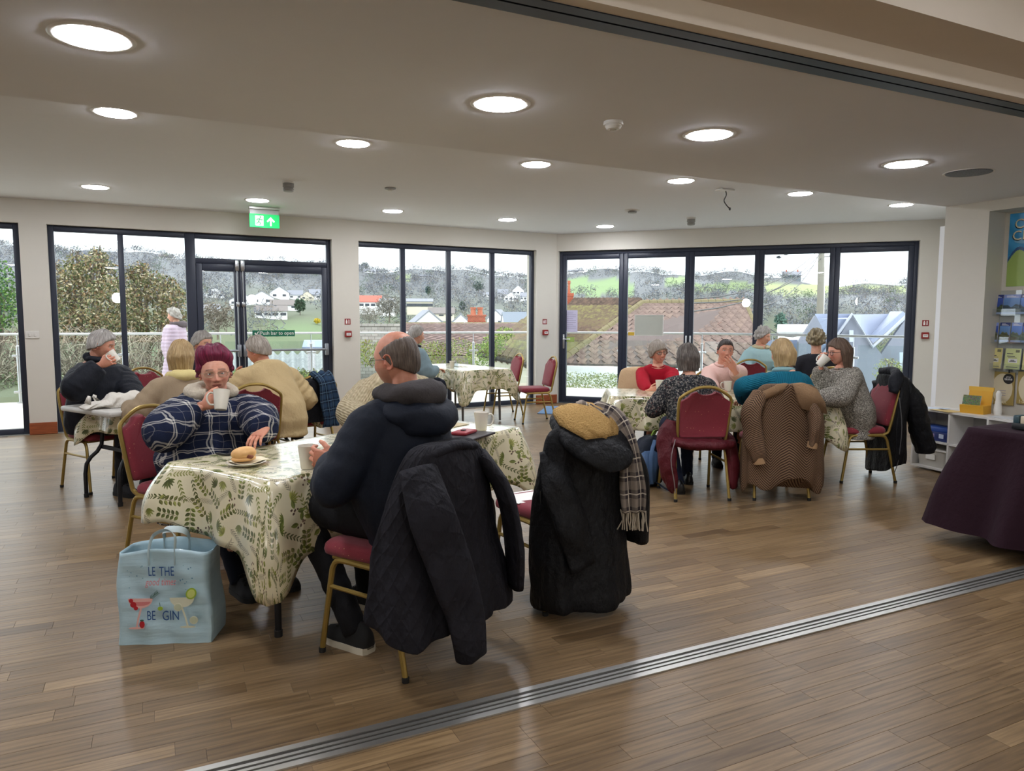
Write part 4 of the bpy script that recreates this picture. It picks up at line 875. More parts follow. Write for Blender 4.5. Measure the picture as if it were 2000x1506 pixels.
# ------------------------------------------------------------------ tablecloth print: sprigs, broad leaves and berries
def leaf_print(n=768, tile=.56, seed=5):
    r = np.random.RandomState(seed); A = np.ones((n, n, 3))*np.array((.85, .815, .69)); s = n/tile
    yy, xx = np.mgrid[0:n, 0:n]
    def blob(cx, cy, L, W, th, col, al=.9, vein=True):
        R = int(max(L, W)*s)+3; X = np.arange(int(cx*s)-R, int(cx*s)+R); Y = np.arange(int(cy*s)-R, int(cy*s)+R)
        gx, gy = np.meshgrid(X, Y); dx, dy = gx/s-cx, gy/s-cy; u = (dx*math.cos(th)+dy*math.sin(th))/L; v = (-dx*math.sin(th)+dy*math.cos(th))/W
        prof = np.clip(1-(2*u)**2, 0, 1)*(1-.35*u*2*.5); m = np.clip((prof-2*np.abs(v))*6, 0, 1)*(np.abs(u) < .5)*al
        sh = 1+.25*np.sign(v)*.5
        if vein: sh = sh*np.where(np.abs(v) < .04, 1.35, 1)
        c = np.clip(np.array(col)[None, None]*sh[..., None], 0, 1)
        iy, ix = gy % n, gx % n; A[iy, ix] = A[iy, ix]*(1-m[..., None])+c*m[..., None]
    def stem(x0, y0, x1, y1, w, col, al=.8): blob((x0+x1)/2, (y0+y1)/2, math.hypot(x1-x0, y1-y0)*1.05, w, math.atan2(y1-y0, x1-x0), col, al, False)
    OL = [(.42, .45, .18), (.36, .40, .17), (.50, .51, .24), (.28, .31, .14)]; GR = [(.42, .39, .32), (.35, .33, .27), (.48, .46, .36)]; BR = [(.38, .27, .22), (.30, .22, .17)]
    pts = []
    for _ in range(4000):
        p = r.rand(2)*tile
        if all(np.hypot(*(((p-q)+tile/2) % tile-tile/2)) > .056 for q in pts): pts.append(p)
        if len(pts) > 80: break
    for k, (x, y) in enumerate(pts):
        th = r.uniform(0, 6.28); typ = k % 5
        if typ == 0:      # fan of long pointed leaves
            c = OL[r.randint(4)]
            for a in np.linspace(-1.0, 1.0, 7): L = .052*(1-.25*abs(a)); blob(x+math.cos(th+a)*L*.5, y+math.sin(th+a)*L*.5, L, .0105, th+a, np.array(c)*r.uniform(.85, 1.15))
        elif typ == 1:    # twig with round paired leaves
            c = OL[r.randint(4)]; stem(x-math.cos(th)*.045, y-math.sin(th)*.045, x+math.cos(th)*.045, y+math.sin(th)*.045, .0022, BR[1])
            for t in np.linspace(-.04, .045, 5):
                for sgn in (-1, 1): a = th+sgn*1.0; blob(x+math.cos(th)*t+math.cos(a)*.015, y+math.sin(th)*t+math.sin(a)*.015, .027, .0165, a, np.array(c)*r.uniform(.6, 1.1))
        elif typ in (2, 3):  # fine grey sprig
            c = GR[r.randint(3)] if typ == 2 else OL[r.randint(4)]
            stem(x-math.cos(th)*.055, y-math.sin(th)*.055, x+math.cos(th)*.055, y+math.sin(th)*.055, .0018, c)
            for t in np.linspace(-.045, .05, 9 if typ == 2 else 6):
                for sgn in (-1, 1): a = th+sgn*.62; blob(x+math.cos(th)*t+math.cos(a)*.011, y+math.sin(th)*t+math.sin(a)*.011, (.027 if typ == 2 else .021), (.0030 if typ == 2 else .0070), a, c, .95, False)
        else:             # berries and two broad leaves
            for _ in range(7): a = r.uniform(0, 6.28); d = r.uniform(.004, .026); blob(x+math.cos(a)*d, y+math.sin(a)*d, .0115, .0105, a, BR[r.randint(2)], .85, False)
            for sgn in (-1, 1): a = th+sgn*.9; blob(x+math.cos(a)*.034, y+math.sin(a)*.034, .042, .022, a, OL[r.randint(4)])
    return make_img('botanical_print', A)
PRINT = leaf_print()
OIL = image_mat('botanical_oilcloth', PRINT, .28, .65, ((9, 9, 4), .12), scale=1/.56)
def cloth_mesh(L, W, drop, seed=0, corner=.38, fold=.03, flare=.12, hem=None, z0=.005, nt=12, fp=.8):
    """oilcloth over a table top of L x W: flat top, skirt with soft folds, hanging corner points"""
    r = np.random.RandomState(seed); pr = []; R = .025; hx, hy = L/2+.006, W/2+.006
    base = rrect(-hx, -hy, hx, hy, R, None, 6); n = len(base)
    # resample the outline densely
    pts = np.array(base+[base[0]]); sl = np.concatenate([[0], np.cumsum(np.linalg.norm(np.diff(pts, axis=0), axis=1))]); tot = sl[-1]
    m = int(tot/.022); ss = np.linspace(0, tot, m, endpoint=False); P = np.stack([np.interp(ss, sl, pts[:, k]) for k in (0, 1)], 1)
    nb = np.roll(P, -1, 0)-np.roll(P, 1, 0); nb /= np.linalg.norm(nb, axis=1)[:, None]; O = np.stack([nb[:, 1], -nb[:, 0]], 1)
    cd = np.full(m, 9.); cdir = np.zeros((m, 2))
    for cx, cy in ((hx, hy), (-hx, hy), (hx, -hy), (-hx, -hy)):
        d = np.hypot(P[:, 0]-cx, P[:, 1]-cy); k = d < cd; cd[k] = d[k]; cdir[k] = np.array((np.sign(cx), np.sign(cy)))/math.sqrt(2)
    cb = np.exp(-(cd/.115)**2)
    ph = r.rand(3)*6.28
    fw_ = np.sin(ss*2*PI/.42+ph[0])*.6+np.sin(ss*2*PI/.27+ph[1])*.4
    dr = drop*(1+corner*np.exp(-(cd/.095)**2))
    if hem is not None: dr = dr*hem(P)
    V = []; UV = []
    b = MB(); gx = 14; gy = 8
    inner = [(1-f_) for f_ in (1., .9, .6, .3, .0)]
    for f_ in (.02, .35, .7, .93, 1.0):
        V.append(np.column_stack([P*f_, np.full(m, z0)])); UV.append(P*f_)
    for t in np.linspace(0, 1, nt)[1:]:
        tt = t; outw = flare*drop*tt**fp*(1-.3*cb)+fold*tt*fw_*(1-cb)+cb*.11*np.sin(min(tt*1.3, 1)*PI/2)
        q_ = P+O*outw[:, None]*(1-cb[:, None]*.6)+cdir*(outw*cb*.6)[:, None]
        zz = z0-np.minimum(dr*tt, dr)+.004*np.exp(-tt*18)
        if tt < .12: pass
        V.append(np.column_stack([q_, zz])); UV.append(P+O*(dr*tt)[:, None])
    b.loft([v for v in V], cap=False); 
    b.f.append(tuple(range(m-1, -1, -1))[::-1]); b.m.append(0)
    return b, np.concatenate(UV)
dkmetal = plain('black_powdercoat', '#17181c', .45, .3); tabletop = plain('grey_plastic_top', '#c4c2bc', .4); greyleg = plain('grey_tube', '#6d6a66', .4, .5)
def table(x, y, ang, L, W, label, legm=dkmetal, style='fold'):
    t = empty('trestle_table', (x, y, 0), ang, label, 'table')
    MB().box((-L/2, -W/2, .70), (L/2, W/2, .74), bev=.012).build('top', tabletop, t, True)
    for s in (-1, 1):
        xl = s*(L/2-.22)
        if style == 'fold':
            for q_ in (-1, 1):
                yl = q_*(W/2-.12)
                MB().tube([(xl, yl*.8, .70), (xl, yl*.8, .42), (xl+s*.10, yl*1.0, .27), (xl+s*.11, yl*1.02, .012)], .0155, 10, sm=3).build('leg', legm, t, True)
                MB().lathe([(.018, 0), (.019, .03), (.016, .032)], 10, M=Matrix.Translation((xl+s*.11, yl*1.02, 0))).build('foot_cap', rubber, t, True)
            MB().box((xl-.006, -W/2+.17, .385), (xl+.012, W/2-.17, .415)).build('crossbar', legm, t)
            MB().tube([(xl-s*.0, 0, .40), (xl-s*.32, 0, .68)], .009, 8).build('brace', legm, t, True)
        else:
            for q_ in (-1, 1):
                yl = q_*(W/2-.07)
                for k in (0, 1): MB().tube([(xl+s*(.02+.04*k), yl, .70), (xl+s*(.05+.015*k), yl*1.03, .012)], .011, 8).build('leg', legm, t, True)
    return t
def cover(x, y, ang, L, W, drop, label, **kw):
    b, uv = cloth_mesh(L, W, drop, **kw); o = b.build('tablecloth', OIL, None, 2, uv=uv); place(o, (x, y, .74), ang)
    md = o.modifiers.new('thick', 'SOLIDIFY'); md.thickness = .0018; md.offset = 1
    return tag(o, label, 'tablecloth')
TANG = rad(30.15); UX, UY = math.cos(TANG), math.sin(TANG)   # long way of the two left tables
T1A = np.array((.024, 3.822)); U_ = np.array((UX, UY)); V_ = np.array((UY, -UX))   # V_ points from the far side to the near side
def T1(u, v): return T1A+U_*u+V_*v
c = T1(.965, .385); table(c[0], c[1], TANG, 1.90, .745, 'long folding table with black bent legs, nearest the viewer')
def hem1(P):   # the corner beside the carrier bag hangs short, the one by the man's knee hangs to a point
    return 1-.38*np.exp(-(np.hypot(P[:, 0]+.95, P[:, 1]-.37)/.16)**2)+.06*np.clip(-P[:, 1]*3, 0, 1)
cover(c[0], c[1], TANG, 1.91, .755, .31, 'cream oilcloth with green leaf print on the nearest table', seed=3, corner=.5, fold=.03, flare=.10, hem=hem1)
T2A = np.array((-.70, 6.705))
def T2(u, v): return T2A+U_*u+V_*v
c = T2(.93, .37); table(c[0], c[1], TANG, 1.83, .74, 'folding table with a bare grey end by the left window')
b, uv = cloth_mesh(1.62, .75, .22, seed=8, corner=.6, fold=.03)
o = b.build('tablecloth', OIL, None, 2, uv=uv); cc = T2(1.05, .37); place(o, (cc[0], cc[1], .74), TANG); tag(o, 'leaf print oilcloth pushed back on the table by the left window', 'tablecloth'); o.modifiers.new('thick', 'SOLIDIFY').thickness = .0018
A3 = rad(100.5); table(3.92, 9.78, A3, 1.5, .74, 'grey legged table near the third window', greyleg, 'tube')
cover(3.92, 9.78, A3, 1.51, .75, .27, 'leaf print oilcloth on the table near the third window', seed=12, corner=.75, fold=.035)
A4 = rad(-30.9); U4 = np.array((math.cos(A4), math.sin(A4))); V4 = np.array((math.sin(A4), -math.cos(A4)))
T4A = np.array((4.02, 6.09))
def T4(u, v): return T4A+U4*u+V4*v
c = T4(.97, .37); table(c[0], c[1], A4, 1.93, .74, 'folding table with the group of women by the folding door')
cover(c[0], c[1], A4, 1.94, .75, .30, 'leaf print oilcloth on the table of the women by the folding door', seed=21, corner=.5, fold=.03)
# burgundy covered sales table at the right edge
vel = cloth('dark_burgundy_cloth', '#2b1420', '#1d0d16', 300., .2, .95, .35)
t = empty('sales_table', (5.28, 2.02, 0), 0, 'table under a dark burgundy cloth at the right edge of the picture', 'table')
MB().box((-.62, -.9, .70), (.4, .86, .74), bev=.01).build('top', tabletop, t, True)
for x in (-.36, .3):
    for y in (-.8, .80):
        for k in (0, .05): MB().tube([(x+k, y, .70), (x+k, y+.08, .01)], .014, 8).build('leg', alu, t, True)
b, uv = cloth_mesh(1.03, 1.78, .665, seed=30, corner=.0, fold=.07, flare=.27, nt=18, fp=1.4, hem=lambda P: 1+.03*np.sin(P[:, 1]*9)-.08*np.clip((P[:, 1]-.6)*4, 0, 1))
o = b.build('tablecloth', vel, None, 2, uv=uv); place(o, (5.17, 2.0, .742), 0); tag(o, 'dark burgundy cloth hanging almost to the floor at the right edge', 'tablecloth')
# ------------------------------------------------------------------ chairs
fn = -V_   # away from the near table's near side: the man faces -V_
C1 = np.array((.897, 3.01)); C2 = np.array((1.83, 3.30))
chair(C1[0], C1[1], *(-V_), 'burgundy chair of the bald man, black quilted coat over its back')
chair(C2[0], C2[1], -.14, .99, 'empty burgundy chair carrying the black parka with the fur hood')
C3 = np.array((.13, 4.62)); chair(C3[0], C3[1], .62, -.78, 'burgundy chair of the woman with purple hair')
C3b = np.array((1.47, 4.97)); chair(C3b[0], C3b[1], -.12, -.99, 'burgundy chair of the person in the cream cable sweater')
chair(-.43, 7.04, *V_, 'burgundy chair of the man drinking by the left window')
C5 = T2(.50, 1.02); chair(C5[0], C5[1], -.25, .97, 'burgundy chair of the blonde woman in the beige coat')
chair(.02, 8.35, .5, -.86, 'empty burgundy chair before the second window, left of the blonde woman')
C5c = T2(1.5, -.42); chair(C5c[0], C5c[1], *V_, 'burgundy chair of the grey haired person behind the blonde woman')
chair(.68, 6.40, -.1, .99, 'burgundy chair of the man in the tan jacket')
C7 = np.array((1.245, 7.08)); chair(C7[0], C7[1], -.28, .96, 'burgundy chair with a dark jacket and blue tartan scarf on its back')
chair(4.72, 8.98, -.98, .2, 'empty burgundy chair nearest the corner pier, facing the window table')
chair(4.66, 9.9, -.98, .1, 'empty burgundy chair seen behind the table by the third window')
chair(2.98, 9.25, .95, .2, 'burgundy chair of the person in grey blue by the third window')
fx, fy = -V4
C10 = (3.935, 4.68); chair(C10[0], C10[1], .36, .93, 'burgundy chair seen squarely from behind, maroon coat hanging from its seat')
C11 = (4.54, 4.42); chair(C11[0], C11[1], .44, .90, 'burgundy chair under the brown herringbone coat')
C12 = (5.66, 4.52); chair(C12[0], C12[1], -.90, .42, 'burgundy chair of the woman in the speckled jumper')
C14 = T4(.40, -.42); chair(C14[0], C14[1], *V4, 'burgundy chair of the woman in red, draped with a beige coat')
C13 = T4(1.18, -.44); chair(C13[0], C13[1], *V4, 'burgundy chair of the woman in pink')
table(7.45, 6.72, rad(-46), .95, .74, 'small far table behind the group of women', greyleg, 'tube')
cover(7.45, 6.72, rad(-46), .96, .75, .25, 'leaf print oilcloth on the small far table behind the group', seed=41, corner=.5)
chair(7.12, 7.45, .5, .86, 'burgundy chair back showing between the pink and teal jumpers')
chair(6.77, 5.92, .42, .9, 'burgundy chair of the curly haired woman')
chair(7.80, 7.78, -.5, -.86, 'burgundy chair of the grey haired person in pale blue')
# ------------------------------------------------------------------ people
SKIN_CACHE = {}
def skin_mat():
    if 'skin' in MATS: return MATS['skin']
    q = N('skin'); a = q.n('Attribute', attribute_name='tint'); f = q.noise(q.coord('Object', 60), 1., 3.)
    q.p(Base_Color=q.mix(.18, a.outputs['Color'], q.ramp(f, [(.35, '#c98f7a'), (.65, '#ffffff')]), 'MULTIPLY'), Roughness=.5, Subsurface_Weight=.12, Subsurface_Radius=(.012, .005, .003), Specular_IOR_Level=.35); q.bump(q.noise(q.coord('Object', 260), 1., 2.), .08, .002)
    MATS['skin'] = q.m; return q.m
def remesh(bm, vox, smooth=2, dec=None):
    """one continuous skin grown over overlapping closed shapes -> (verts, faces)"""
    me = bpy.data.meshes.new('tmp'); vs = np.concatenate(bm.v); me.from_pydata(vs.tolist(), [], bm.f); o = bpy.data.objects.new('tmp', me); COL.objects.link(o)
    r = o.modifiers.new('r', 'REMESH'); r.mode = 'VOXEL'; r.voxel_size = vox; r.adaptivity = 0
    if smooth: s = o.modifiers.new('s', 'SMOOTH'); s.factor = .5; s.iterations = smooth
    if dec: d = o.modifiers.new('d', 'DECIMATE'); d.ratio = dec
    bpy.context.view_layer.update()
    e = o.evaluated_get(bpy.context.evaluated_depsgraph_get()); m = e.to_mesh()
    V = np.zeros(len(m.vertices)*3, np.float32); m.vertices.foreach_get('co', V); V = V.reshape(-1, 3).astype(float)
    F = [tuple(p.vertices) for p in m.polygons]; e.to_mesh_clear(); bpy.data.objects.remove(o); bpy.data.meshes.remove(me); return V, F
def g2(x, z, x0, z0, sx, sz): return np.exp(-((x-x0)/sx)**2-((z-z0)/sz)**2)
def head_shape(D):
    """D: unit directions -> head surface; face towards +y, eyes at z = 0, head 0.23 high"""
    a, b, c, n = .0735, .094, .116, 2.35
    r = (np.abs(D[:, 0]/a)**n+np.abs(D[:, 1]/b)**n+np.abs(D[:, 2]/c)**n)**(-1/n); P = D*r[:, None]
    x, y, z = P.T.copy(); fr = np.clip((D[:, 1]+.15)/.5, 0, 1); fr = fr*fr*(3-2*fr)
    t = np.clip((-z-.005)/.11, 0, 1)
    x = x*(1-.36*t**1.6); y = np.where(y < 0, y*(1-.55*t), y*(1-.08*t))+.010*t*fr
    up = np.clip((z-.02)/.09, 0, 1); y = y-(.012*up**2)*fr; x = x*(1-.05*up)
    y = y-.006*(D[:, 1] < -.2)*0
    tz = (np.abs(x) > 0)*0
    f = lambda x0, z0, sx, sz: g2(x, z, x0, z0, sx, sz)*fr
    fm = lambda x0, z0, sx, sz: f(x0, z0, sx, sz)+f(-x0, z0, sx, sz)
    y = y+.019*f(0, -.038, .0105, .013)+.013*f(0, -.016, .0075, .022)+.007*fm(.0125, -.041, .008, .008)-.004*f(0, -.056, .008, .006)
    y = y-.0105*fm(.031, .001, .0165, .0115)+.0050*fm(.030, .021, .022, .008)+.005*fm(.040, -.030, .018, .016)
    y = y+.0055*f(0, -.0655, .019, .0048)+.0060*f(0, -.0765, .016, .0056)-.0055*f(0, -.0708, .021, .0022)-.004*f(0, -.0875, .017, .006)+.007*f(0, -.103, .017, .011)
    y = y-.0028*fm(.034, -.058, .006, .018)
    return np.stack([x, y, z], 1)
def latlong(nu, nv, face=0.0):
    th = np.linspace(0, 2*PI, nu, endpoint=False); th = th+face*np.sin(2*th)*0; ph = np.linspace(-PI/2+.03, PI/2-.03, nv)
    T, Pp = np.meshgrid(th, ph); D = np.stack([np.cos(Pp)*np.sin(T), np.cos(Pp)*np.cos(T), np.sin(Pp)], -1)
    return D
def grid_faces(nu, nv):
    f = [(j*nu+i, j*nu+(i+1) % nu, (j+1)*nu+(i+1) % nu, (j+1)*nu+i) for j in range(nv-1) for i in range(nu)]
    f = [q[::-1] for q in f]; f.append(tuple(range(nu))); f.append(tuple(range((nv-1)*nu, nv*nu))[::-1]); return f
def base_head():
    if 'head' in SKIN_CACHE: return SKIN_CACHE['head']
    nu, nv = 132, 96; D = latlong(nu, nv); P = head_shape(D.reshape(-1, 3)); b = MB(); b.add(P, grid_faces(nu, nv))
    # neck reaching into the collar
    b.tube([(0, -.028, -.03), (0, -.030, -.09), (0, -.040, -.15), (0, -.055, -.20)], [(.046, .050), (.050, .054), (.054, .056), (.072, .066)], 24)
    for s in (-1, 1):  # ears
        M = Matrix.Translation((s*.0735, -.012, -.012)) @ Matrix.Rotation(s*rad(-18), 4, 'Z') @ Matrix.Rotation(rad(-8), 4, 'X')
        ring = []
        for k in range(15):
            a = -2.2+4.6*k/14; ring.append((s*.007, -.0195*math.cos(a)*.95, .031*math.sin(a)+.002))
        b.tube([tuple(M @ Vector((q[0], -q[1]*-1, q[2]))) for q in ring], .0042, 7)
        b.ball((0, 0, 0), (.0058, .0165, .026), 12, 8, M=M); b.ball((s*.004, .004, -.027), (.0048, .007, .008), 10, 6, M=M); b.ball((s*.006, .0155, -.004), (.004, .004, .007), 8, 6, M=M)
    V, F = remesh(b, .0034, 1); SKIN_CACHE['head'] = (V, F); return V, F
def paint_head(V, skin, lips, brow, cheek=.25, stubble=None, browz=.026, age=0, grin=False):
    x, y, z = V.T; c = np.tile(np.array(srgb(skin)), (len(V), 1)); fr = (y > .045)
    def lay(m, col, al):
        m = np.clip(m, 0, 1)[:, None]*al; c[:] = c*(1-m)+np.array(srgb(col))*m
    lay(fr*(g2(x, z, .042, -.034, .02, .018)+g2(x, z, -.042, -.034, .02, .018)), '#c0574a', cheek); lay(fr*g2(x, z, 0, -.04, .014, .012), '#c0574a', cheek*.8)
    lay((np.abs(x) > .068)*(z > -.06)*(z < .03)*(y < .02)*(y > -.05)*1., '#b85a48', .35)
    lay(fr*(g2(x, z, .031, .0, .017, .012)+g2(x, z, -.031, .0, .017, .012)), '#6d3f32', .35)
    if stubble: lay((z < -.03)*(y > .0)*(1-np.clip((z+.045)*40, 0, 1))*1., stubble, .3)
    for s in (-1, 1):
        bx = s*x; m = np.exp(-((z-(browz-.0035*((bx-.03)/.016)**2*(bx > .03)))/.0042)**2)*np.clip((bx-.009)*180, 0, 1)*np.clip((.053-bx)*180, 0, 1)*fr; lay(m, brow, .85)
    lm = fr*np.clip(1.25-((x/.0235)**2+((z+.0712)/.0105)**2), 0, 1)*2; lay(lm, lips, .75); lay(fr*np.exp(-((z+.0708)/.0016)**2)*(np.abs(x) < .024), '#5a2522', .8)
    lay(fr*(g2(x, z, .007, -.049, .0035, .0026)+g2(x, z, -.007, -.049, .0035, .0026)), '#5a2a24', .7)
    if grin:
        mz = -.0705+14*x*x; lay(fr*np.clip(2.2*(1.15-(x/.027)**2-((z-mz)/.0095)**2), 0, 1), lips, .9); lay(fr*np.clip(3*(1-(x/.0215)**2-((z-mz)/.0055)**2), 0, 1), '#e9e2d8', .95)
    if age:
        for s in (-1, 1): lay(fr*np.exp(-((s*x-.030-.25*(-.045-z))/.0016)**2)*(z < -.038)*(z > -.075), '#7d4a3c', .45*age); lay(fr*np.exp(-((z+.017+.002*np.cos(x*60))/.0016)**2)*np.exp(-((s*x-.031)/.013)**2), '#7d4a3c', .4*age)
        for zz in (.055, .068): lay(fr*np.exp(-((z-zz)/.0016)**2)*(np.abs(x) < .04), '#8a5a4a', .3*age)
    return c
def hair_mesh(style, seed=1):
    """closed shell around the skull; where the hair ends it dives under the skin"""
    nu, nv = 120, 80; D = latlong(nu, nv).reshape(-1, 3); P = head_shape(D)
    x, y, z = P.T; az = np.arctan2(D[:, 0], D[:, 1]); el = np.arcsin(np.clip(D[:, 2], -1, 1)); ab = np.abs(az)
    # clean skull without face bumps
    n = 2.2; r = (np.abs(D[:, 0]/.0745)**n+np.abs(D[:, 1]/.096)**n+np.abs(D[:, 2]/.117)**n)**(-1/n); S = D*r[:, None]
    rs = np.random.RandomState(seed)
    sm = lambda v, a, b: np.clip((v-a)/(b-a), 0, 1)**2*(3-2*np.clip((v-a)/(b-a), 0, 1))
    strand = wob(np.stack([az*9, el*1.6, np.zeros_like(az)], 1), 1, 2.6, seed, 3)
    front = np.interp(ab, [0, .5, .95, 1.25, 1.55, 1.8, PI], [.62, .60, .40, .0, -.12, -.35, -.62])   # lowest elevation of the hair by azimuth
    if style == 'short':   th = .016+.006*strand; front = front
    elif style == 'crop':  th = .007+.003*strand; front = front+.06
    elif style == 'quiff': th = .017+.010*strand+.013*wob(S, 1, 64, 4, 2)*(.4+.6*sm(el, .1, .7))+.034*sm(el, .35, 1.2)+.014*sm(el, .5, 1.0)*sm(D[:, 1], -.1, .6); front = np.interp(ab, [0, .5, .95, 1.25, 1.5, 1.75, PI], [.86, .80, .55, .16, -.02, -.30, -.60])
    elif style == 'fringe': th = .020+.005*strand+.006*sm(ab, .9, 1.6); front = np.interp(ab, [0, .55, .9, 1.2, 1.5, 1.8, PI], [.34, .30, .10, -.28, -.42, -.50, -.70])
    elif style == 'curly': th = .026+.014*wob(S, 1, 95, seed, 2)+.004*strand; front = front-.04
    elif style == 'bun':   th = .006+.0025*strand; front = front+.03
    elif style == 'bob':   th = .021+.005*strand+.012*sm(ab, 1.2, 2.0)*(1-sm(el, -.1, .6)); front = np.interp(ab, [0, .5, .85, 1.15, 1.5, PI], [.50, .45, .15, -.7, -1.1, -1.2])
    elif style == 'long':  th = .014+.004*strand+.014*sm(ab, 1.2, 2.0)*(1-sm(el, -.1, .6)); front = np.interp(ab, [0, .5, .9, 1.25, 1.55, PI], [.64, .58, .30, -.25, -1.0, -1.2])
    elif style == 'rim':   # bald crown, hair round the back and sides
        th = .0052+.0016*strand; front = np.interp(ab, [0, .9, 1.15, 1.4, 1.6, 1.9, PI], [1.6, 1.6, .35, .05, -.05, -.36, -.72])
        bald = sm(el-np.interp(ab, [0, 1.1, 1.5, 2.2, PI], [-.5, .42, .70, .92, .98]), -.16, .16); th = th*(1-bald)-.007*bald
    cover = sm(el-front, -.10, .07); th = th*cover-.016*(1-cover)
    if style in ('bob', 'long'): th = np.where((D[:, 1] > .35) & (el < .35), np.minimum(th, -.012), th)
    Q = S+D*th[:, None]
    if style in ('bob', 'long'):
        low = sm(-el, .25, .9)*(D[:, 1] < .45)*cover
        tgt = -.118 if style == 'bob' else -.235
        hz = np.where(low > 0, Q[:, 2]*(1-low)+tgt*low, Q[:, 2])
        wid = (1.28 if style == 'bob' else 1.12); rr_ = np.hypot(Q[:, 0], Q[:, 1])+1e-6
        tr = np.interp(ab, [1.0, 1.6, 2.4, PI], [.085, .096, .106, .108])*(.97 if style == 'bob' else .80)
        k = np.where(low > 0, (rr_*(1-low)+np.maximum(tr*np.cos(np.clip(-el-1.2, 0, .5)*2.4), .02)*low)/rr_, 1)
        Q = np.stack([Q[:, 0]*k, Q[:, 1]*k, hz+.004*strand*low], 1)
    uv = np.stack([az/PI*.5+.5, el/PI+.5], 1)
    return Q, grid_faces(nu, nv), uv
def hair_mat(name, cols, rough=.5):
    if name in MATS: return MATS[name]
    q = N(name); t = q.n('TexCoord'); m = q.n('Mapping', {'Vector': t.outputs['UV']}); m.inputs['Scale'].default_value = (110, 5, 1); f = q.noise(m.outputs[0], 1., 4., .6)
    g = q.noise(q.coord('Object', 22), 1., 2.)
    q.p(Base_Color=q.ramp(q.math('ADD', q.math('MULTIPLY', f, .75), q.math('MULTIPLY', g, .25)), [(.28, cols[0]), (.5, cols[1]), (.70, cols[2])]), Roughness=rough, Specular_IOR_Level=.45); q.bump(f, .9, .006); MATS[name] = q.m; return q.m
EYEW = plain('eye_white', '#e6e0da', .25, var=.0); 
def eye_mat(c):
    nm = 'iris_'+c
    if nm in MATS: return MATS[nm]
    MATS[nm] = plain(nm, c, .2); return MATS[nm]
PUP = plain('pupil', '#0c0a0a', .15)
# ---- hands
def hand_mesh(curl=(.35, .5, .4), thumb=.5, spread=.09, vox=.0026):
    key = ('hand', curl, thumb, spread, vox)
    if key in SKIN_CACHE: return SKIN_CACHE[key]
    b = MB(); b.tube([(0, -.04, 0), (0, -.02, 0), (0, .0, 0), (0, .03, -.001), (0, .06, -.001), (0, .086, -.001)], [(.030, .021), (.028, .020), (.027, .018), (.036, .0165), (.041, .0145), (.039, .0115)], 16)
    for x, L, r, da in ((-.0305, .074, .0088, -1.2), (-.0105, .082, .0092, -.3), (.0105, .076, .0088, .45), (.0300, .060, .0078, 1.35)):
        p = Vector((x, .080-.1*abs(x)-(.008 if x > .02 else 0), -.001)); a = 0.; pts = [p-Vector((0, .028, 0)), p]; sp = spread*da
        for f_, c in zip((.46, .31, .25), curl):
            a += c; d = Vector((math.sin(sp)*math.cos(a), math.cos(a)*math.cos(sp), -math.sin(a))); p = p+d*L*f_; pts.append(p)
        b.tube(pts, [r*1.05, r*1.08, r, r*.92, r*.72], 10); b.ball(tuple(pts[-1]), r*.74, 8, 6)
        for q_ in pts[1:4]: b.ball(tuple(q_), r*1.05, 8, 6)
    p = Vector((-.024, .022, -.006)); d1 = Vector((-.75, .60, -.25-.3*thumb)).normalized(); d2 = Vector((-.42+.25*thumb, .86, -.2-.55*thumb)).normalized(); d3 = Vector((-.25+.4*thumb, .88, -.2-.7*thumb)).normalized()
    P = [p-d1*.012, p+d1*.034, p+d1*.034+d2*.033, p+d1*.034+d2*.033+d3*.026]; b.tube(P, [.0145, .0125, .0105, .0080], 10); b.ball(tuple(P[-1]), .0082, 8, 6); b.ball(tuple(P[1]), .0128, 8, 6); b.ball(tuple(P[2]), .0108, 8, 6)
    V, F = remesh(b, vox, 2); SKIN_CACHE[key] = (V, F); return V, F
GRIP = (.75, .95, .55); FLAT = (.10, .22, .15); RELAX = (.35, .5, .35); HOLD = (.45, .75, .5)
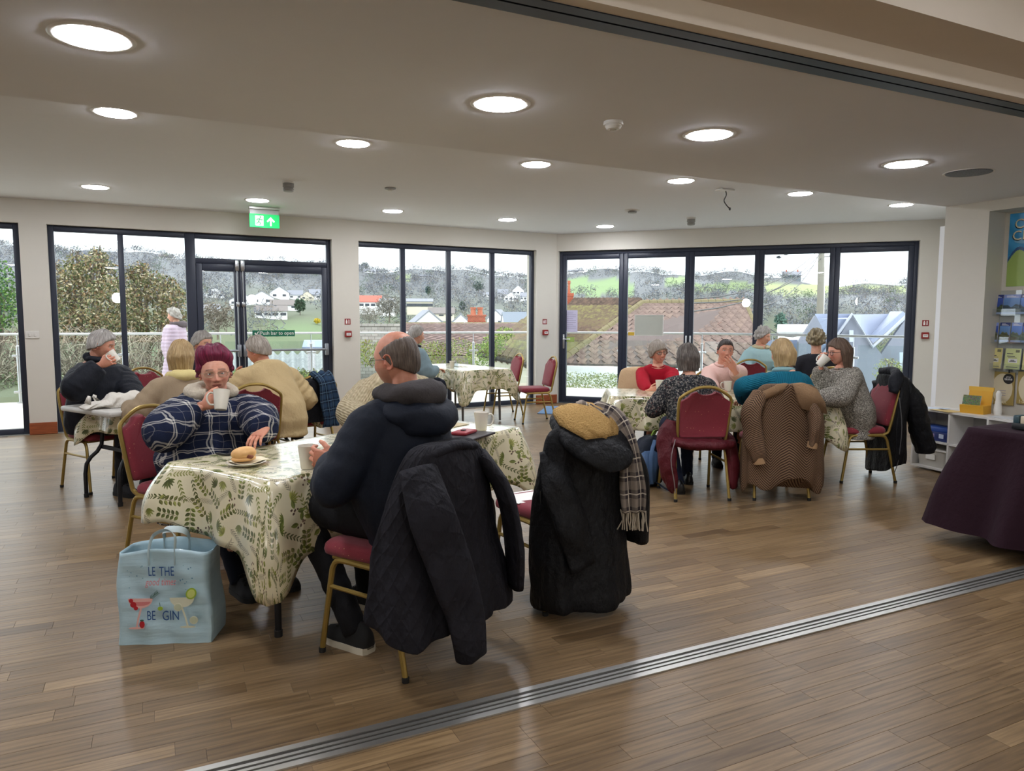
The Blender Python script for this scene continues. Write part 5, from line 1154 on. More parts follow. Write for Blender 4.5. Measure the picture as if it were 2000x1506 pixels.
# ---- garments: closed shapes along the bones, grown into one surface, then creased
def seg_dist(V, a, b):
    ab = b-a; t = np.clip(((V-a) @ ab)/(ab @ ab), 0, 1); q = a+t[:, None]*ab; return np.linalg.norm(V-q, axis=1), t
def garment(name, chains, vox, mat, parent, folds=.006, seed=0, smooth=3, ffreq=14., lim=None, uvs=True, sub=None):
    b = MB()
    for ch in chains:
        if ch[0] == 'tube': b.tube(ch[1], ch[2], 18, sm=3)
        elif ch[0] == 'loft': b.loft(ch[1])
        elif ch[0] == 'ball': b.ball(ch[1], ch[2], 18, 12)
    V, F = remesh(b, vox, smooth); V = np.asarray(V)
    # limb creases: rings around sleeves, long soft drapes elsewhere
    axes = [(np.array(c[1][i], float), np.array(c[1][i+1], float), k, i) for k, c in enumerate(chains) if c[0] == 'tube' for i in range(len(c[1])-1)]
    uv = np.stack([V[:, 0], V[:, 2]], 1); disp = wob(V, folds*.55, (ffreq, ffreq, ffreq*.55), seed, 3)
    bd = np.full(len(V), 9.); off = {}
    for k, c in enumerate(chains):
        if c[0] == 'tube' and len(c) > 3:
            L0_ = 0
            for i in range(len(c[1])-1):
                a, e = np.array(c[1][i], float), np.array(c[1][i+1], float); d, t = seg_dist(V, a, e); rr_ = c[2][i][0] if hasattr(c[2][i], '__len__') else c[2][i]
                L = np.linalg.norm(e-a); m = (d-rr_ < bd) & (d < rr_*1.5); bd[m] = (d-rr_)[m]
                ax = (e-a)/L; ref = np.array((0, 0, 1.)) if abs(ax[2]) < .8 else np.array((0, 1., 0)); e1 = np.cross(ax, ref); e1 /= np.linalg.norm(e1); e2 = np.cross(ax, e1); rel = V-a
                an = np.arctan2(rel @ e1, rel @ e2); s_ = L0_+t*L
                uv[m] = np.stack([an*rr_+k*.37, s_+k*.21], 1)[m]
                joint = np.exp(-((t-(1 if i == 0 else 0))/.5)**2); disp[m] += (folds*(.25+.9*joint)*np.sin(s_*2*PI/.07+2.6*np.sin(an+k)+k+wob(V, 2.2, 9, k+3, 1))*(.6+.5*wob(V, 1, 7, k, 1)))[m]*.45
                L0_ += L
    # vertex normals
    me = bpy.data.meshes.new(name); me.from_pydata(V.tolist(), [], F); me.update(); Nn = np.zeros(len(V)*3, np.float32); me.vertices.foreach_get('normal', Nn); Nn = Nn.reshape(-1, 3)
    if sub: disp = disp+sub(V, uv)
    V = V+Nn*disp[:, None]; me.vertices.foreach_set('co', V.astype(np.float32).ravel()); me.polygons.foreach_set('use_smooth', np.ones(len(me.polygons), bool))
    ms = mat if isinstance(mat, (list, tuple)) else [mat]
    for m in ms: me.materials.append(m)
    set_uv(me, uv); me.update(); o = bpy.data.objects.new(name, me); COL.objects.link(o); o.parent = parent; return o
def ik(S, W, l1, l2, pole):
    S, W, pole = np.array(S, float), np.array(W, float), np.array(pole, float); d = W-S; L = np.linalg.norm(d); L2 = min(L, (l1+l2)*.995); u = d/L
    if L > L2: W = S+u*L2
    a = (l1*l1-l2*l2+L2*L2)/(2*L2); h = math.sqrt(max(l1*l1-a*a, 1e-6)); p = pole-(pole @ u)*u; p /= np.linalg.norm(p); return S+u*a+p*h, W
def person(label, loc, face, s=1.0, lean=8, twist=0, top=None, topname='jumper', bulk=.012, trousers=None, shoe=None, skin='#d9a58c', lips='#b0605a', brow='#5a4a40', cheek=.25, age=.4, stubble=None,
           hair='short', haircol=None, eyes='#5a6a70', hw=1.0, head=(0, 0, 0), R=None, L=None, group=None, knees=(.42, .10), feet=(.42, .12), belly=0., sit=True, folds=.006, tvox=.014, glasses=None, lift=0., shw=1.0, sub=None, long=0, seatz=.485, hoff=(0, 0, 0), mouth_open=False, hands=True, collar=None):
    """a seated (or standing) figure; local +y is the way the body faces, +x its right. Hand specs and the head's turn are local too."""
    t = empty('person', (loc[0], loc[1], 0), math.atan2(-face[0], face[1]), label, 'person', group); t.scale = (s, s, s)
    zb = seatz+.085 if sit else .90    # hip height
    la = rad(lean)
    def bend(p):   # lean the trunk forward about the hips, growing upwards, and twist it
        x, y, z = p; k = min(max((z-zb)/.25, 0), 1); a = la*k; dz = z-zb; ca, sa = math.cos(a), math.sin(a); y, z = y*ca+dz*sa, zb+dz*ca-y*sa
        w_ = rad(twist)*k; return np.array((x*math.cos(w_)-y*math.sin(w_), x*math.sin(w_)+y*math.cos(w_), z))
    Z = lambda z: zb+z
    # rings of the trunk: height above the hips, y, half width, half depth
    prof = [(-.09, -.03, .17, .125), (0., -.03, .182, .138), (.11, -.02, .170, .128), (.22, -.012, .168, .124), (.34, -.004, .178, .126), (.43, -.01, .172, .108), (.485, -.018, .118, .082), (.52, -.02, .068, .062)]
    if not sit: prof = [(-.09, 0, .17, .12)]+[(a, b_+.02, c, d) for a, b_, c, d in prof[1:]]
    def trunk(g, z0=-.09, z1=.53, cut=None, bl=belly):
        rings = []
        for h, y, rx, ry in prof:
            if h < z0 or h > z1: continue
            e = g+bl*math.exp(-((h-.12)/.14)**2); fy = bl*.6*math.exp(-((h-.12)/.14)**2)
            rings.append([tuple(bend(((rx+e)*math.cos(a)*(1-.0*abs(math.sin(a))), y+fy+(ry+e)*math.sin(a), Z(h)))) for a in [2*PI*k/28 for k in range(28)]])
        return ('loft', rings)
    sh = {q: bend((q*.168*shw, -.012, Z(.425)+lift-.45*bulk)) for q in (-1, 1)}; nb = bend((0, -.015, Z(.50)))
    arms = {}
    for q, H in ((1, R), (-1, L)):
        H = H or dict(p=(q*.17, .30, .76 if sit else .62), d=(0, 1, 0), n=(0, 0, -1), pose=RELAX)
        pole = H.get('pole', (q*.7, -.35, -.8)); el, wr = ik(sh[q], H['p'], .285, .255, pole); arms[q] = (sh[q], el, wr, H)
    hipj = {q: np.array((q*.092, .0, zb-.02)) for q in (-1, 1)}
    legs = {}
    for q in (-1, 1):
        if sit:
            kn = np.array((q*knees[1]*(1.0), knees[0], seatz+.075)); fy = feet[0] if not hasattr(feet[0], '__len__') else feet[0][0 if q > 0 else 1]; an = np.array((q*feet[1], fy, .085))
        else: kn = np.array((q*.09, .03, .48)); an = np.array((q*.085, -.02, .085))
        legs[q] = (hipj[q], kn, an)
    # body: one skin under the clothes
    bb = MB(); b2 = trunk(-.03)[1]; bb.loft(b2)
    for q in (-1, 1):
        S, E, W, H = arms[q]; bb.tube([tuple(nb*.4+S*.6), tuple(S), tuple(E), tuple(W)], [.046, .044, .034, .027], 12, sm=2); h_, k_, a_ = legs[q]; bb.tube([tuple(h_), tuple(k_), tuple(a_)], [.08, .055, .038], 12, sm=2); bb.tube([tuple(a_), tuple(a_+np.array((0, .11, -.045)))], [.038, .03], 10)
    hc = nb+np.array((0, .032, .150))+np.array(hoff); yaw, pit, rol = [rad(a) for a in head]
    HM = Matrix.Translation(tuple(hc)) @ Matrix.Rotation(yaw, 4, 'Z') @ Matrix.Rotation(pit, 4, 'X') @ Matrix.Rotation(rol, 4, 'Y') @ Matrix.Diagonal((hw, 1, 1, 1))
    HA = np.array(HM); bb.tube([tuple(HM @ Vector((0, -.045, -.14))), tuple(nb), tuple(nb-np.array((0, .01, .08)))], [.054, .062, .085], 16)
    V1, F1_ = remesh(bb, .02, 2)
    V2, F2_ = base_head(); c2 = paint_head(V2, skin, lips, brow, cheek, stubble, age=age, grin=mouth_open); V2w = V2 @ HA[:3, :3].T+HA[:3, 3]
    Vs, Fs, Cs = [V1, V2w], list(F1_)+[tuple(i+len(V1) for i in f) for f in F2_], [np.tile(srgb(skin), (len(V1), 1)), c2]; k = len(V1)+len(V2)
    handM = {}
    for q in (-1, 1):
        S, E, W, H = arms[q]; d = np.array(H['d'], float); d /= np.linalg.norm(d); n = np.array(H['n'], float); n = n-(n @ d)*d; n /= np.linalg.norm(n); zax = -n; xax = np.cross(d, zax)
        M = np.eye(4); sc_ = .96 if hw < 1.03 else 1.05; M[:3, 0] = xax*q*sc_; M[:3, 1] = d*sc_; M[:3, 2] = zax*sc_; M[:3, 3] = W; handM[q] = M
        if not hands: continue
        v, f = hand_mesh(H.get('pose', RELAX), H.get('thumb', .5), H.get('spread', .09)); vw = v @ M[:3, :3].T+M[:3, 3]
        Vs.append(vw); Fs += [tuple(i+k for i in (ff if q > 0 else ff[::-1])) for ff in f]; k += len(v)
        cc = np.tile(np.array(srgb(skin))*np.array((.97, .90, .86)), (len(v), 1)); kn_ = np.clip(1-np.abs(v[:, 1]-.082)/.012, 0, 1)[:, None]*.25*(v[:, 2] > 0)[:, None]; cc = cc*(1-kn_)+np.array(srgb('#b8604e'))*kn_; Cs.append(cc)
    bm = MB(); bm.add(np.concatenate(Vs), Fs); bm.build('body', skin_mat(), t, 2, col=np.concatenate(Cs))
    # face details
    def hp(p): return tuple(HM @ Vector(p))
    Rm = HM.to_3x3()
    for q in (-1, 1):
        eo = MB(); eo.ball((0, 0, 0), .0122, 16, 12); ey = eo.build('eye', EYEW, t, 2); ey.matrix_local = HM @ Matrix.Translation((q*.031, .0715, .0005))
        i_ = MB(); i_.ball((0, .0098, 0), (.0052, .0030, .0052), 12, 8); i_.build('iris', eye_mat(eyes), ey, 2); i_ = MB(); i_.ball((0, .0118, 0), (.0024, .0016, .0024), 8, 6); i_.build('pupil', PUP, ey, 2)
        Dl = latlong(20, 14).reshape(-1, 3); lid = Dl*.0132; up = .0032; lid[:, 2] = np.where(lid[:, 1] > 0, np.maximum(lid[:, 2], up-.0035*lid[:, 1]/.0132*0), np.maximum(lid[:, 2], up)); m_ = MB(); m_.add(lid, grid_faces(20, 14)); m_.add(np.stack([lid[:, 0], lid[:, 1]*.98, np.minimum(-lid[:, 2]*.98, -.0058)], 1), [f[::-1] for f in grid_faces(20, 14)])
        lo = m_.build('eyelid', skin_mat(), t, 2, col=np.tile(np.array(srgb(skin))*np.array((.85, .75, .7)), (len(lid)*2, 1))); lo.matrix_local = HM @ Matrix.Translation((q*.031, .0715, .0005))
    if hair:
        Q, F_, uv = hair_mesh(hair, seed=len(label)); ho = MB(); ho.add(Q, F_); h_o = ho.build('hair', haircol, t, 2, uv=uv); h_o.matrix_local = HM
        if hair == 'bun':
            ho = MB(); ho.tube([(0, -.085, .02), (0, -.11, .0), (.0, -.125, -.06), (.01, -.115, -.13), (.015, -.10, -.19)], [.02, .024, .026, .022, .006], 10, sm=3); bo = ho.build('ponytail', haircol, t, 2); bo.matrix_local = HM
    if glasses:
        g = MB(); gr = .0013 if glasses[1] == 'thin' else .0021
        for q in (-1, 1):
            w_, h_ = (.0245, .0165); g.tube([(q*.033+w_*math.copysign(abs(math.cos(a))**.7, math.cos(a)), .094, -.003+h_*math.copysign(abs(math.sin(a))**.7, math.sin(a))) for a in np.linspace(0, 2*PI, 25)], gr, 6)
            g.tube([(q*.057, .093, .003), (q*.070, .080, .005), (q*.0785, .0, .002), (q*.0775, -.022, -.012)], gr*1.1, 6)
        g.tube([(-.009, .0955, .0), (0, .0985, .003), (.009, .0955, .0)], gr, 6); go = g.build('glasses', glasses[0], t, True); go.matrix_local = HM
        for q in (-1, 1):
            l_ = MB(); l_.prism([(q*.033+.0235*math.copysign(abs(math.cos(a))**.7, math.cos(a)), -.003+.0155*math.copysign(abs(math.sin(a))**.7, math.sin(a))) for a in np.linspace(0, 2*PI, 24, endpoint=False)], -.0006, .0006, M=Matrix.Translation((0, .094, 0)) @ Matrix.Rotation(rad(90), 4, 'X')); l_.build('lens', glass('spectacle_glass', .07, (.93, .94, .94)), go)
    # clothes
    if trousers:
        ch = [('loft', [r for r in trunk(.006, -.09, .13)[1]])]
        for q in (-1, 1):
            h_, k_, a_ = legs[q]; ch.append(('tube', [tuple(h_+np.array((0, -.03, 0))), tuple(h_*.5+k_*.5+np.array((0, 0, .004))), tuple(k_), tuple(k_*.5+a_*.5), tuple(a_+np.array((0, -.0, -.02)))], [.094, .086, .068, .060, .054], 'limb'))
        garment('trousers', ch, .013, trousers, t, .005, 5, 3, 12.)
    if shoe:
        for q in (-1, 1):
            a_ = legs[q][2]; M = Matrix.Translation((a_[0], a_[1], 0)); so = MB(); rings = []; sl = []
            for y, w_, h_ in ((-.085, .020, .055), (-.075, .034, .078), (-.04, .040, .098), (.0, .041, .105), (.045, .043, .085), (.09, .047, .062), (.13, .045, .05), (.16, .034, .042), (.175, .014, .03)):
                rings.append([(w_*math.cos(a), y, .024+max(h_*math.sin(a), -.004)) for a in [2*PI*k/16 for k in range(16)]]); sl.append([(w_*1.08, y, .0), (w_*1.08, y, .028), (-w_*1.08, y, .028), (-w_*1.08, y, .0)])
            so.loft(rings); o = so.build('shoe', shoe[0], t, 2); o.matrix_local = M
            so = MB(); so.loft(sl); o2 = so.build('sole', shoe[1], o, True)
            la_ = MB()
            for k_ in range(4): la_.tube([(-.022, .03+.022*k_, .118-.012*k_), (0, .036+.022*k_, .125-.014*k_), (.022, .03+.022*k_, .118-.012*k_)], .0025, 5)
            la_.build('laces', shoe[2] if len(shoe) > 2 else black_pl, o, True)
    if top is not None:
        ch = [trunk(bulk+.006, -.09-long, .50)]
        if long:
            r0 = ch[0][1][0]; c0 = np.mean(r0, 0); ch = [('loft', [[((x-c0[0])*(1+1.3*long)+c0[0], (y-c0[1])*(1+1.0*long)+c0[1], z-long) for x, y, z in r0]]+ch[0][1])]
        for q in (-1, 1):
            S, E, W, H = arms[q]; cuff = E+(W-E)*H.get('cuff', .93)
            ch.append(('tube', [tuple(S), tuple(S*.5+E*.5), tuple(E), tuple(E*.45+cuff*.55), tuple(cuff)], [.060+bulk*.62, .062+bulk*.8, .056+bulk, .049+bulk*.9, .040+bulk*.6], 'limb')); ch.append(('tube', [tuple(nb*.6+S*.4+np.array((0, 0, -.03))), tuple(S*.85+nb*.15+np.array((0, 0, -.015)))], [.055+bulk*.45, .056+bulk*.55])); ch.append(('ball', tuple(S+np.array((0, 0, -.012))), .060+bulk*.62)); ch.append(('ball', tuple(E), .052+bulk))
        garment(topname, ch, tvox, top, t, folds, len(label), 3, sub=sub)
    if collar: make_collar(t, nb, la, collar)
    return dict(root=t, HM=HM, hand=handM, nb=nb, arms=arms, bend=bend, Z=Z, s=s, loc=loc, trunk=trunk)
def crescent(nb, la, R, r, z, a0, a1, back, sq=.85, n=22, seed=1):
    """a roll lying round the neck; angles from the back (0) to the front (pi)"""
    pts, rr_ = [], []
    for k in range(n+1):
        a = a0+(a1-a0)*k/n; e = math.sin(PI*min(max((k+.4)/(n+.8), 0), 1))**.5; bk = (1+math.cos(a))/2
        y, zz = -R*sq*math.cos(a)-back[0]*bk, z-back[1]*bk+.012*(1-bk)*0; pts.append(tuple(nb+np.array((R*math.sin(a), y*math.cos(la*.6)+zz*math.sin(la), zz*math.cos(la)-y*math.sin(la*.6))))); q_ = r*(.55+.45*e)*(1+back[2]*bk); rr_.append((q_, q_*.8))
    return pts, rr_
def make_collar(t, nb, la, lst):
    for nm, m, R, r, z, a0, a1, back, amp in lst:
        pts, rr_ = crescent(nb, la, R, r, z, a0, a1, back); b = MB(); b.tube(pts, rr_, 14, sm=2); V = np.concatenate(b.v); b.v = [V+wob(V, amp, (38, 38, 38), len(nm)+3, 2)[:, None]*np.array((.6, .6, 1.))]; b.build(nm, m, t, 2)
CREW = lambda m, R=.066, r=.013: [('neckband', m, R, r, -.008, -PI, PI, (0, -.006, 0), .0)]
def to_local(pr, p):
    """world point into a person's own frame (before building, give loc/face/scale)"""
    (lx, ly), (fx, fy), s = pr; n = math.hypot(fx, fy); fx, fy = fx/n, fy/n; dx, dy = p[0]-lx, p[1]-ly
    return np.array(((dx*fy-dy*fx)/s, (dx*fx+dy*fy)/s, p[2]/s))
# ------------------------------------------------------------------ who sits where
def onz(px, py, z): d = ray(px, py); return EY+d*((z-EYE)/d[2])
navy = cloth('navy_softshell', '#1b2230', '#121722', 250., .2, .75, .35); greyhood = cloth('grey_hood_lining', '#4a4647', '#3a3738', 250., .3, .9, .4)
black_t = cloth('black_trousers', '#17171b', '#0f0f12', 250., .2, .85, .4); navy_t = cloth('navy_trousers', '#1c2231', '#141926', 250., .2, .85, .4); denim = cloth('dark_denim', '#232c44', '#1a2236', 300., .3, .9, .3)
dcoat = cloth('dark_navy_coat', '#181c26', '#10131b', 200., .2, .7, .5); beigec = cloth('beige_wool_coat', '#a08d74', '#8d7b64', 250., .4, .95, .2); tan = cloth('tan_jacket', '#c2ab80', '#b09a70', 220., .2, .8, .5)
greyblue = cloth('grey_blue_jacket', '#7f939b', '#6f838b', 220., .2, .8, .3); redj = cloth('red_jumper', '#b3162b', '#8e1022', 260., .6, .95, .2); pinkj = cloth('pink_jumper', '#efcfc6', '#d9aea2', 190., 1.6, .95, .25); paleblue = cloth('pale_blue_fleece', '#a9c8cc', '#94b5ba', 220., .4, .95, .2); charc = cloth('charcoal_top', '#25252b', '#1b1b20', 220., .2, .9, .3)
def fabric_uv(name, fn, rough=.92):
    q = N(name); t = q.n('TexCoord'); fn(q, t); q.p(Roughness=rough, Specular_IOR_Level=.2); return q.m
def stripes(q, co, per, w, off=0.):
    f = q.math('FRACT', q.math('ADD', q.math('DIVIDE', co, per), 50.37+off)); d = q.math('ABSOLUTE', q.math('SUBTRACT', f, .5)); return q.math('MULTIPLY_ADD', d, -per/w*2, 1.0+.0, clamp=True) if False else q.math('LESS_THAN', d, w/per/2)
def plaidf(q, t):
    s_ = q.n('SeparateXYZ', {0: t.outputs['Object']}); wv_ = q.math('MULTIPLY', q.math('SUBTRACT', q.noise(q.coord('Object', 7), 1., 2.), .5), .09); x_, y_, z_ = s_.outputs; u = q.math('ADD', q.math('ADD', x_, q.math('MULTIPLY', y_, .55)), q.math('MULTIPLY_ADD', z_, .16, wv_)); v = q.math('ADD', q.math('SUBTRACT', z_, q.math('MULTIPLY', y_, .45)), q.math('MULTIPLY_ADD', x_, -.16, wv_))
    n_ = q.noise(q.coord('Object', 420), 1., 2.)
    def ln(c): a = stripes(q, c, .118, .0075, 0); b = stripes(q, c, .118, .0075, .115); e_ = stripes(q, c, .118, .003, .5); return q.math('MAXIMUM', q.math('MAXIMUM', a, b), q.math('MULTIPLY', e_, .35))
    lu, lv = ln(u), ln(v); both = q.math('MINIMUM', q.math('ADD', q.math('MULTIPLY', lu, .42), q.math('MULTIPLY', lv, .42)), 1.)
    base = q.mix(n_, srgb('#161d33'), srgb('#222b47')); c = q.mix(both, base, srgb('#e3e0da')); q.p(Base_Color=c); q.bump(q.math('ADD', n_, q.math('MULTIPLY', q.noise(q.coord('Object', 16), 1., 4.), 3.)), .4, .012)
plaid = fabric_uv('navy_check_fleece', plaidf)
def cablef(q, t):
    s_ = q.n('SeparateXYZ', {0: t.outputs['UV']}); u, v = s_.outputs[0], s_.outputs[1]
    rib = q.math('SINE', q.math('MULTIPLY', u, 2*PI/.017)); zig = q.math('SINE', q.math('ADD', q.math('MULTIPLY', v, 2*PI/.045), q.math('MULTIPLY', q.math('SINE', q.math('MULTIPLY', u, 2*PI/.07)), 2.2))); st_ = q.math('SINE', q.math('MULTIPLY', v, 2*PI/.006))
    h = q.math('ADD', q.math('ADD', rib, q.math('MULTIPLY', zig, .9)), q.math('MULTIPLY', st_, .35)); q.p(Base_Color=q.mix(q.math('MULTIPLY_ADD', h, .2, .5, True), srgb('#9a8b6e'), srgb('#d2c5a6'))); q.bump(h, .55, .006)
cable = fabric_uv('cream_cable_knit', cablef)
def ribf(q, t):
    s_ = q.n('SeparateXYZ', {0: t.outputs['UV']}); h = q.math('SINE', q.math('MULTIPLY', s_.outputs[0], 2*PI/.016)); f = q.noise(q.coord('Object', 240), 1., 2.); q.p(Base_Color=q.mix(q.math('MULTIPLY_ADD', h, .3, .5, True), srgb('#0f5268'), srgb('#1b7089'))); q.bump(q.math('ADD', h, f), .5, .004)
teal = fabric_uv('teal_rib_knit', ribf)
def speckf(q, t):
    f = q.noise(q.coord('Object', 120), 1., 3., .7); q.p(Base_Color=q.ramp(f, [(.36, '#3a3835'), (.5, '#7d7870'), (.64, '#c4bfb4')])); q.bump(f, .6, .006)
speck = fabric_uv('speckled_grey_knit', speckf)
def floralf(q, t):
    v = q.n('TexVoronoi', {'Vector': q.coord('Object', 42), 'Scale': 1.}); f = q.noise(q.coord('Object', 60), 1., 5., .75); g = q.noise(q.coord('Object', 8), 1., 2.)
    c = q.ramp(f, [(.40, '#12141a'), (.50, '#23262c'), (.58, '#6d6a66'), (.66, '#b8b2a6')]); q.p(Base_Color=q.mix(q.math('MULTIPLY', q.math('LESS_THAN', v.outputs['Distance'], .3), .55), c, q.ramp(g, [(.4, '#6a4038'), (.6, '#4a5560')]))); q.bump(f, .2, .004)
floral = fabric_uv('dark_floral_print', floralf, .75)
lilac = plain('lilac_padded_nylon', '#bcaabd', .55, var=.04); sherpa = cloth('cream_sherpa', '#d9cfbd', '#b7ab96', 90., 2.2, 1., .1); yell = cloth('pale_yellow_hood', '#d9c98f', '#c4b377', 200., .5, .95, .2)
shoeblk = (plain('black_suede', '#1c1c1f', .9), plain('black_sole', '#121212', .8)); trainer = (plain('black_knit_trainer', '#1d1e20', .9), plain('cream_sole', '#cfc9b8', .7)); boot = (plain('black_leather', '#131315', .35), plain('black_sole', '#121212', .8), plain('grey_lace', '#8b8b88', .8))
H_PURP = hair_mat('plum_dyed_hair', ('#3a0f26', '#701d3e', '#9a3054')); H_GREY = hair_mat('silver_grey_hair', ('#6f6a66', '#a39e99', '#d6d2cc')); H_BALD = hair_mat('greying_brown_hair', ('#3d332c', '#5a4c42', '#84776b')); H_BLOND = hair_mat('dark_blonde_hair', ('#7a6242', '#a68a5e', '#cdb58a')); H_BOB = hair_mat('brown_grey_hair', ('#2c2521', '#4f4640', '#8f8780')); H_DARK = hair_mat('dark_brown_hair', ('#17110f', '#2b201c', '#4a3a32')); H_BRWN = hair_mat('mid_brown_hair', ('#33261f', '#584538', '#7d6653')); H_CURL = hair_mat('highlighted_curls', ('#2e261c', '#6f6248', '#b5a67e')); H_MID = hair_mat('grey_brown_hair', ('#6b6158', '#958b80', '#bfb6ab')); H_WHITE = hair_mat('white_hair', ('#a5a09a', '#cfcac4', '#eeebe6'))
def mk(pr, wrist, d, n, pose=GRIP, **k):
    """hand spec from world points and directions"""
    (lx, ly), (fx, fy), s = pr; nn_ = math.hypot(fx, fy); fx, fy = fx/nn_, fy/nn_
    L = lambda v: (v[0]*fy-v[1]*fx, v[0]*fx+v[1]*fy, v[2]); return dict(p=to_local(pr, wrist), d=L(d), n=L(n), pose=pose, **k)
RT = np.array((.8986, -.4387, 0)); TO = np.array((-.4387, -.8986, 0)); UPV = np.array((0, 0, 1.))   # picture right, towards the viewer, up
def dv(r, t, u): return RT*r+TO*t+UPV*u
PEOPLE = {}
# plum haired woman drinking
pr = ((.265, 4.60), (.30, -.95), .94)
PEOPLE['plum'] = person('person with short plum hair and glasses drinking, navy check jacket with fleece collar', *pr, collar=[('fleece_collar', sherpa, .105, .052, .015, -2.5, 2.5, (.01, .01, .35), .008)], lean=12, top=plaid, topname='jacket', bulk=.062, belly=.10, trousers=navy_t, shoe=shoeblk, skin='#d9a18a', brow='#5d4038', hair='quiff', haircol=H_PURP, hw=1.10, head=(-19, -3, 3), cheek=.4, age=.6, folds=.011, shw=1.15, long=.20, glasses=(plain('gold_wire', '#a58f72', .3, .8), 'thin'),
    R=mk(pr, at(398, 792, 3.97), dv(.8, .25, .35), dv(.2, -1, .1), (.7, 1.0, .6), pole=(1.0, -.05, -.6), cuff=.90), L=mk(pr, at(530, 849, 3.84), dv(-.25, .9, -.36), dv(0, .1, -1), (.22, .5, .3), pole=(-1.0, -.12, -.4), cuff=1.06), knees=(.44, .17), feet=(.70, .12), hoff=(0, .02, -.015))
# bald man with his back to us
pr = ((.975, 3.0), (-.49, .87), 1.03)
PEOPLE['bald'] = person('bald man with glasses seen from behind, dark navy jacket with a grey lined hood', *pr, collar=[('hood', navy, .128, .055, -.035, -2.3, 2.3, (.04, .055, .6), .012), ('hood_lining', greyhood, .106, .038, .018, -2.6, 2.6, (.04, .012, .75), .009)], lean=6, top=navy, topname='jacket', bulk=.036, belly=.05, trousers=black_t, shoe=trainer, skin='#cf9279', hair='rim', haircol=H_BALD, hw=1.06, head=(8, -6, 0), stubble='#8a7668', age=.5, folds=.009, shw=1.16, long=.05, glasses=(plain('dark_wire', '#1d2430', .3, .6), 'thin'),
    L=mk(pr, at(650, 903, 3.2), dv(-.9, -.25, .15), dv(-.2, -1, .1), (.5, .75, .5), pole=(-.8, -.4, -.7)), R=mk(pr, at(690, 884, 3.36), dv(-.95, -.1, .1), dv(0, .5, -.8), (.35, .6, .4), pole=(.6, -.4, -.7)), knees=(.48, .17), feet=((.44, .16), .17))
# man by the left window, drinking
pr = ((-.44, 7.01), (.62, -.78), .99)
PEOPLE['left'] = person('grey haired man in a dark navy coat drinking from a mug by the left window', *pr, collar=[('collar', dcoat, .088, .040, .035, -2.7, 2.7, (.0, -.01, .2), .007)], lean=7, top=dcoat, topname='coat', bulk=.055, belly=.04, trousers=black_t, shoe=shoeblk, skin='#cf967e', hair='short', haircol=H_GREY, hw=1.06, head=(34, -12, 0), age=.8, cheek=.35, folds=.012, shw=1.1,
    R=mk(pr, at(197, 713, 5.78), dv(.85, .05, .45), dv(.5, -.8, .2), GRIP, pole=(.8, -.2, -.8)), L=mk(pr, at(262, 790, 5.9), dv(.8, .3, -.1), dv(0, 0, -1), RELAX, pole=(-.7, -.2, -.7)))
# blonde woman, beige coat
pr = ((C5[0]-.02, C5[1]+.05), (-.30, .95), .94)
PEOPLE['blonde'] = person('blonde woman seen from behind in a beige coat with a yellow hood', *pr, collar=[('hood', yell, .100, .046, .0, -2.6, 2.6, (.02, .025, .5), .008)], lean=14, top=beigec, topname='coat', bulk=.045, belly=.05, trousers=navy_t, shoe=shoeblk, hair='bob', haircol=H_BLOND, head=(-40, -4, 0), shw=1.12, folds=.008, L=dict(p=(-.36, .34, .80), d=(.2, 1, 0), n=(0, 0, -1), pose=RELAX), long=.1)
# grey haired person behind her
pr = ((C5c[0], C5c[1]-.02), tuple(V_), .97)
PEOPLE['behind'] = person('grey haired person mostly hidden behind the blonde woman', *pr, lean=6, top=dcoat, topname='coat', bulk=.03, trousers=black_t, shoe=shoeblk, hair='short', haircol=H_GREY, head=(10, -5, 0))
# tan jacket
pr = ((.93, 6.50), (-.34, .94), 1.0)
PEOPLE['tan'] = person('white haired man in a creased tan jacket seen from behind before the exit door', *pr, collar=[('collar', tan, .080, .022, .0, -2.9, 2.9, (0, -.008, .2), .003)], lean=25, top=tan, topname='jacket', bulk=.05, belly=.03, trousers=navy_t, shoe=shoeblk, skin='#c98d75', hair='short', haircol=H_MID, hw=1.05, head=(28, -12, 0), shw=1.12, folds=.021, hoff=(-.03, .03, -.03), L=dict(p=(-.16, .40, .86), d=(.1, .4, .9), n=(.6, -.4, 0), pose=RELAX), long=.05)
# cream cable jumper
pr = ((C3b[0], C3b[1]-.06), (-.05, -1.), 1.0)
PEOPLE['cream'] = person('person in a cream cable knit jumper half hidden behind the bald man', *pr, collar=CREW(cable, .070, .018), lean=14, top=cable, topname='jumper', bulk=.045, belly=.04, trousers=navy_t, shoe=shoeblk, hair='short', haircol=H_WHITE, head=(8, -8, 0), shw=1.1, folds=.010,
    R=mk(pr, at(735, 832, 4.55), dv(.95, .3, 0), dv(0, 0, -1), FLAT, pole=(1., -.1, -.35)), long=.04)
# grey blue person by the third window
pr = ((3.02, 9.26), (.95, .2), 1.0)
PEOPLE['greyblue'] = person('grey haired person in a grey blue jacket at the table by the third window', *pr, collar=[('collar', navy, .080, .026, .005, -2.8, 2.8, (0, -.006, .1), .003)], lean=10, top=greyblue, topname='jacket', bulk=.04, trousers=navy_t, shoe=shoeblk, hair='short', haircol=H_GREY, head=(-10, -4, 0))
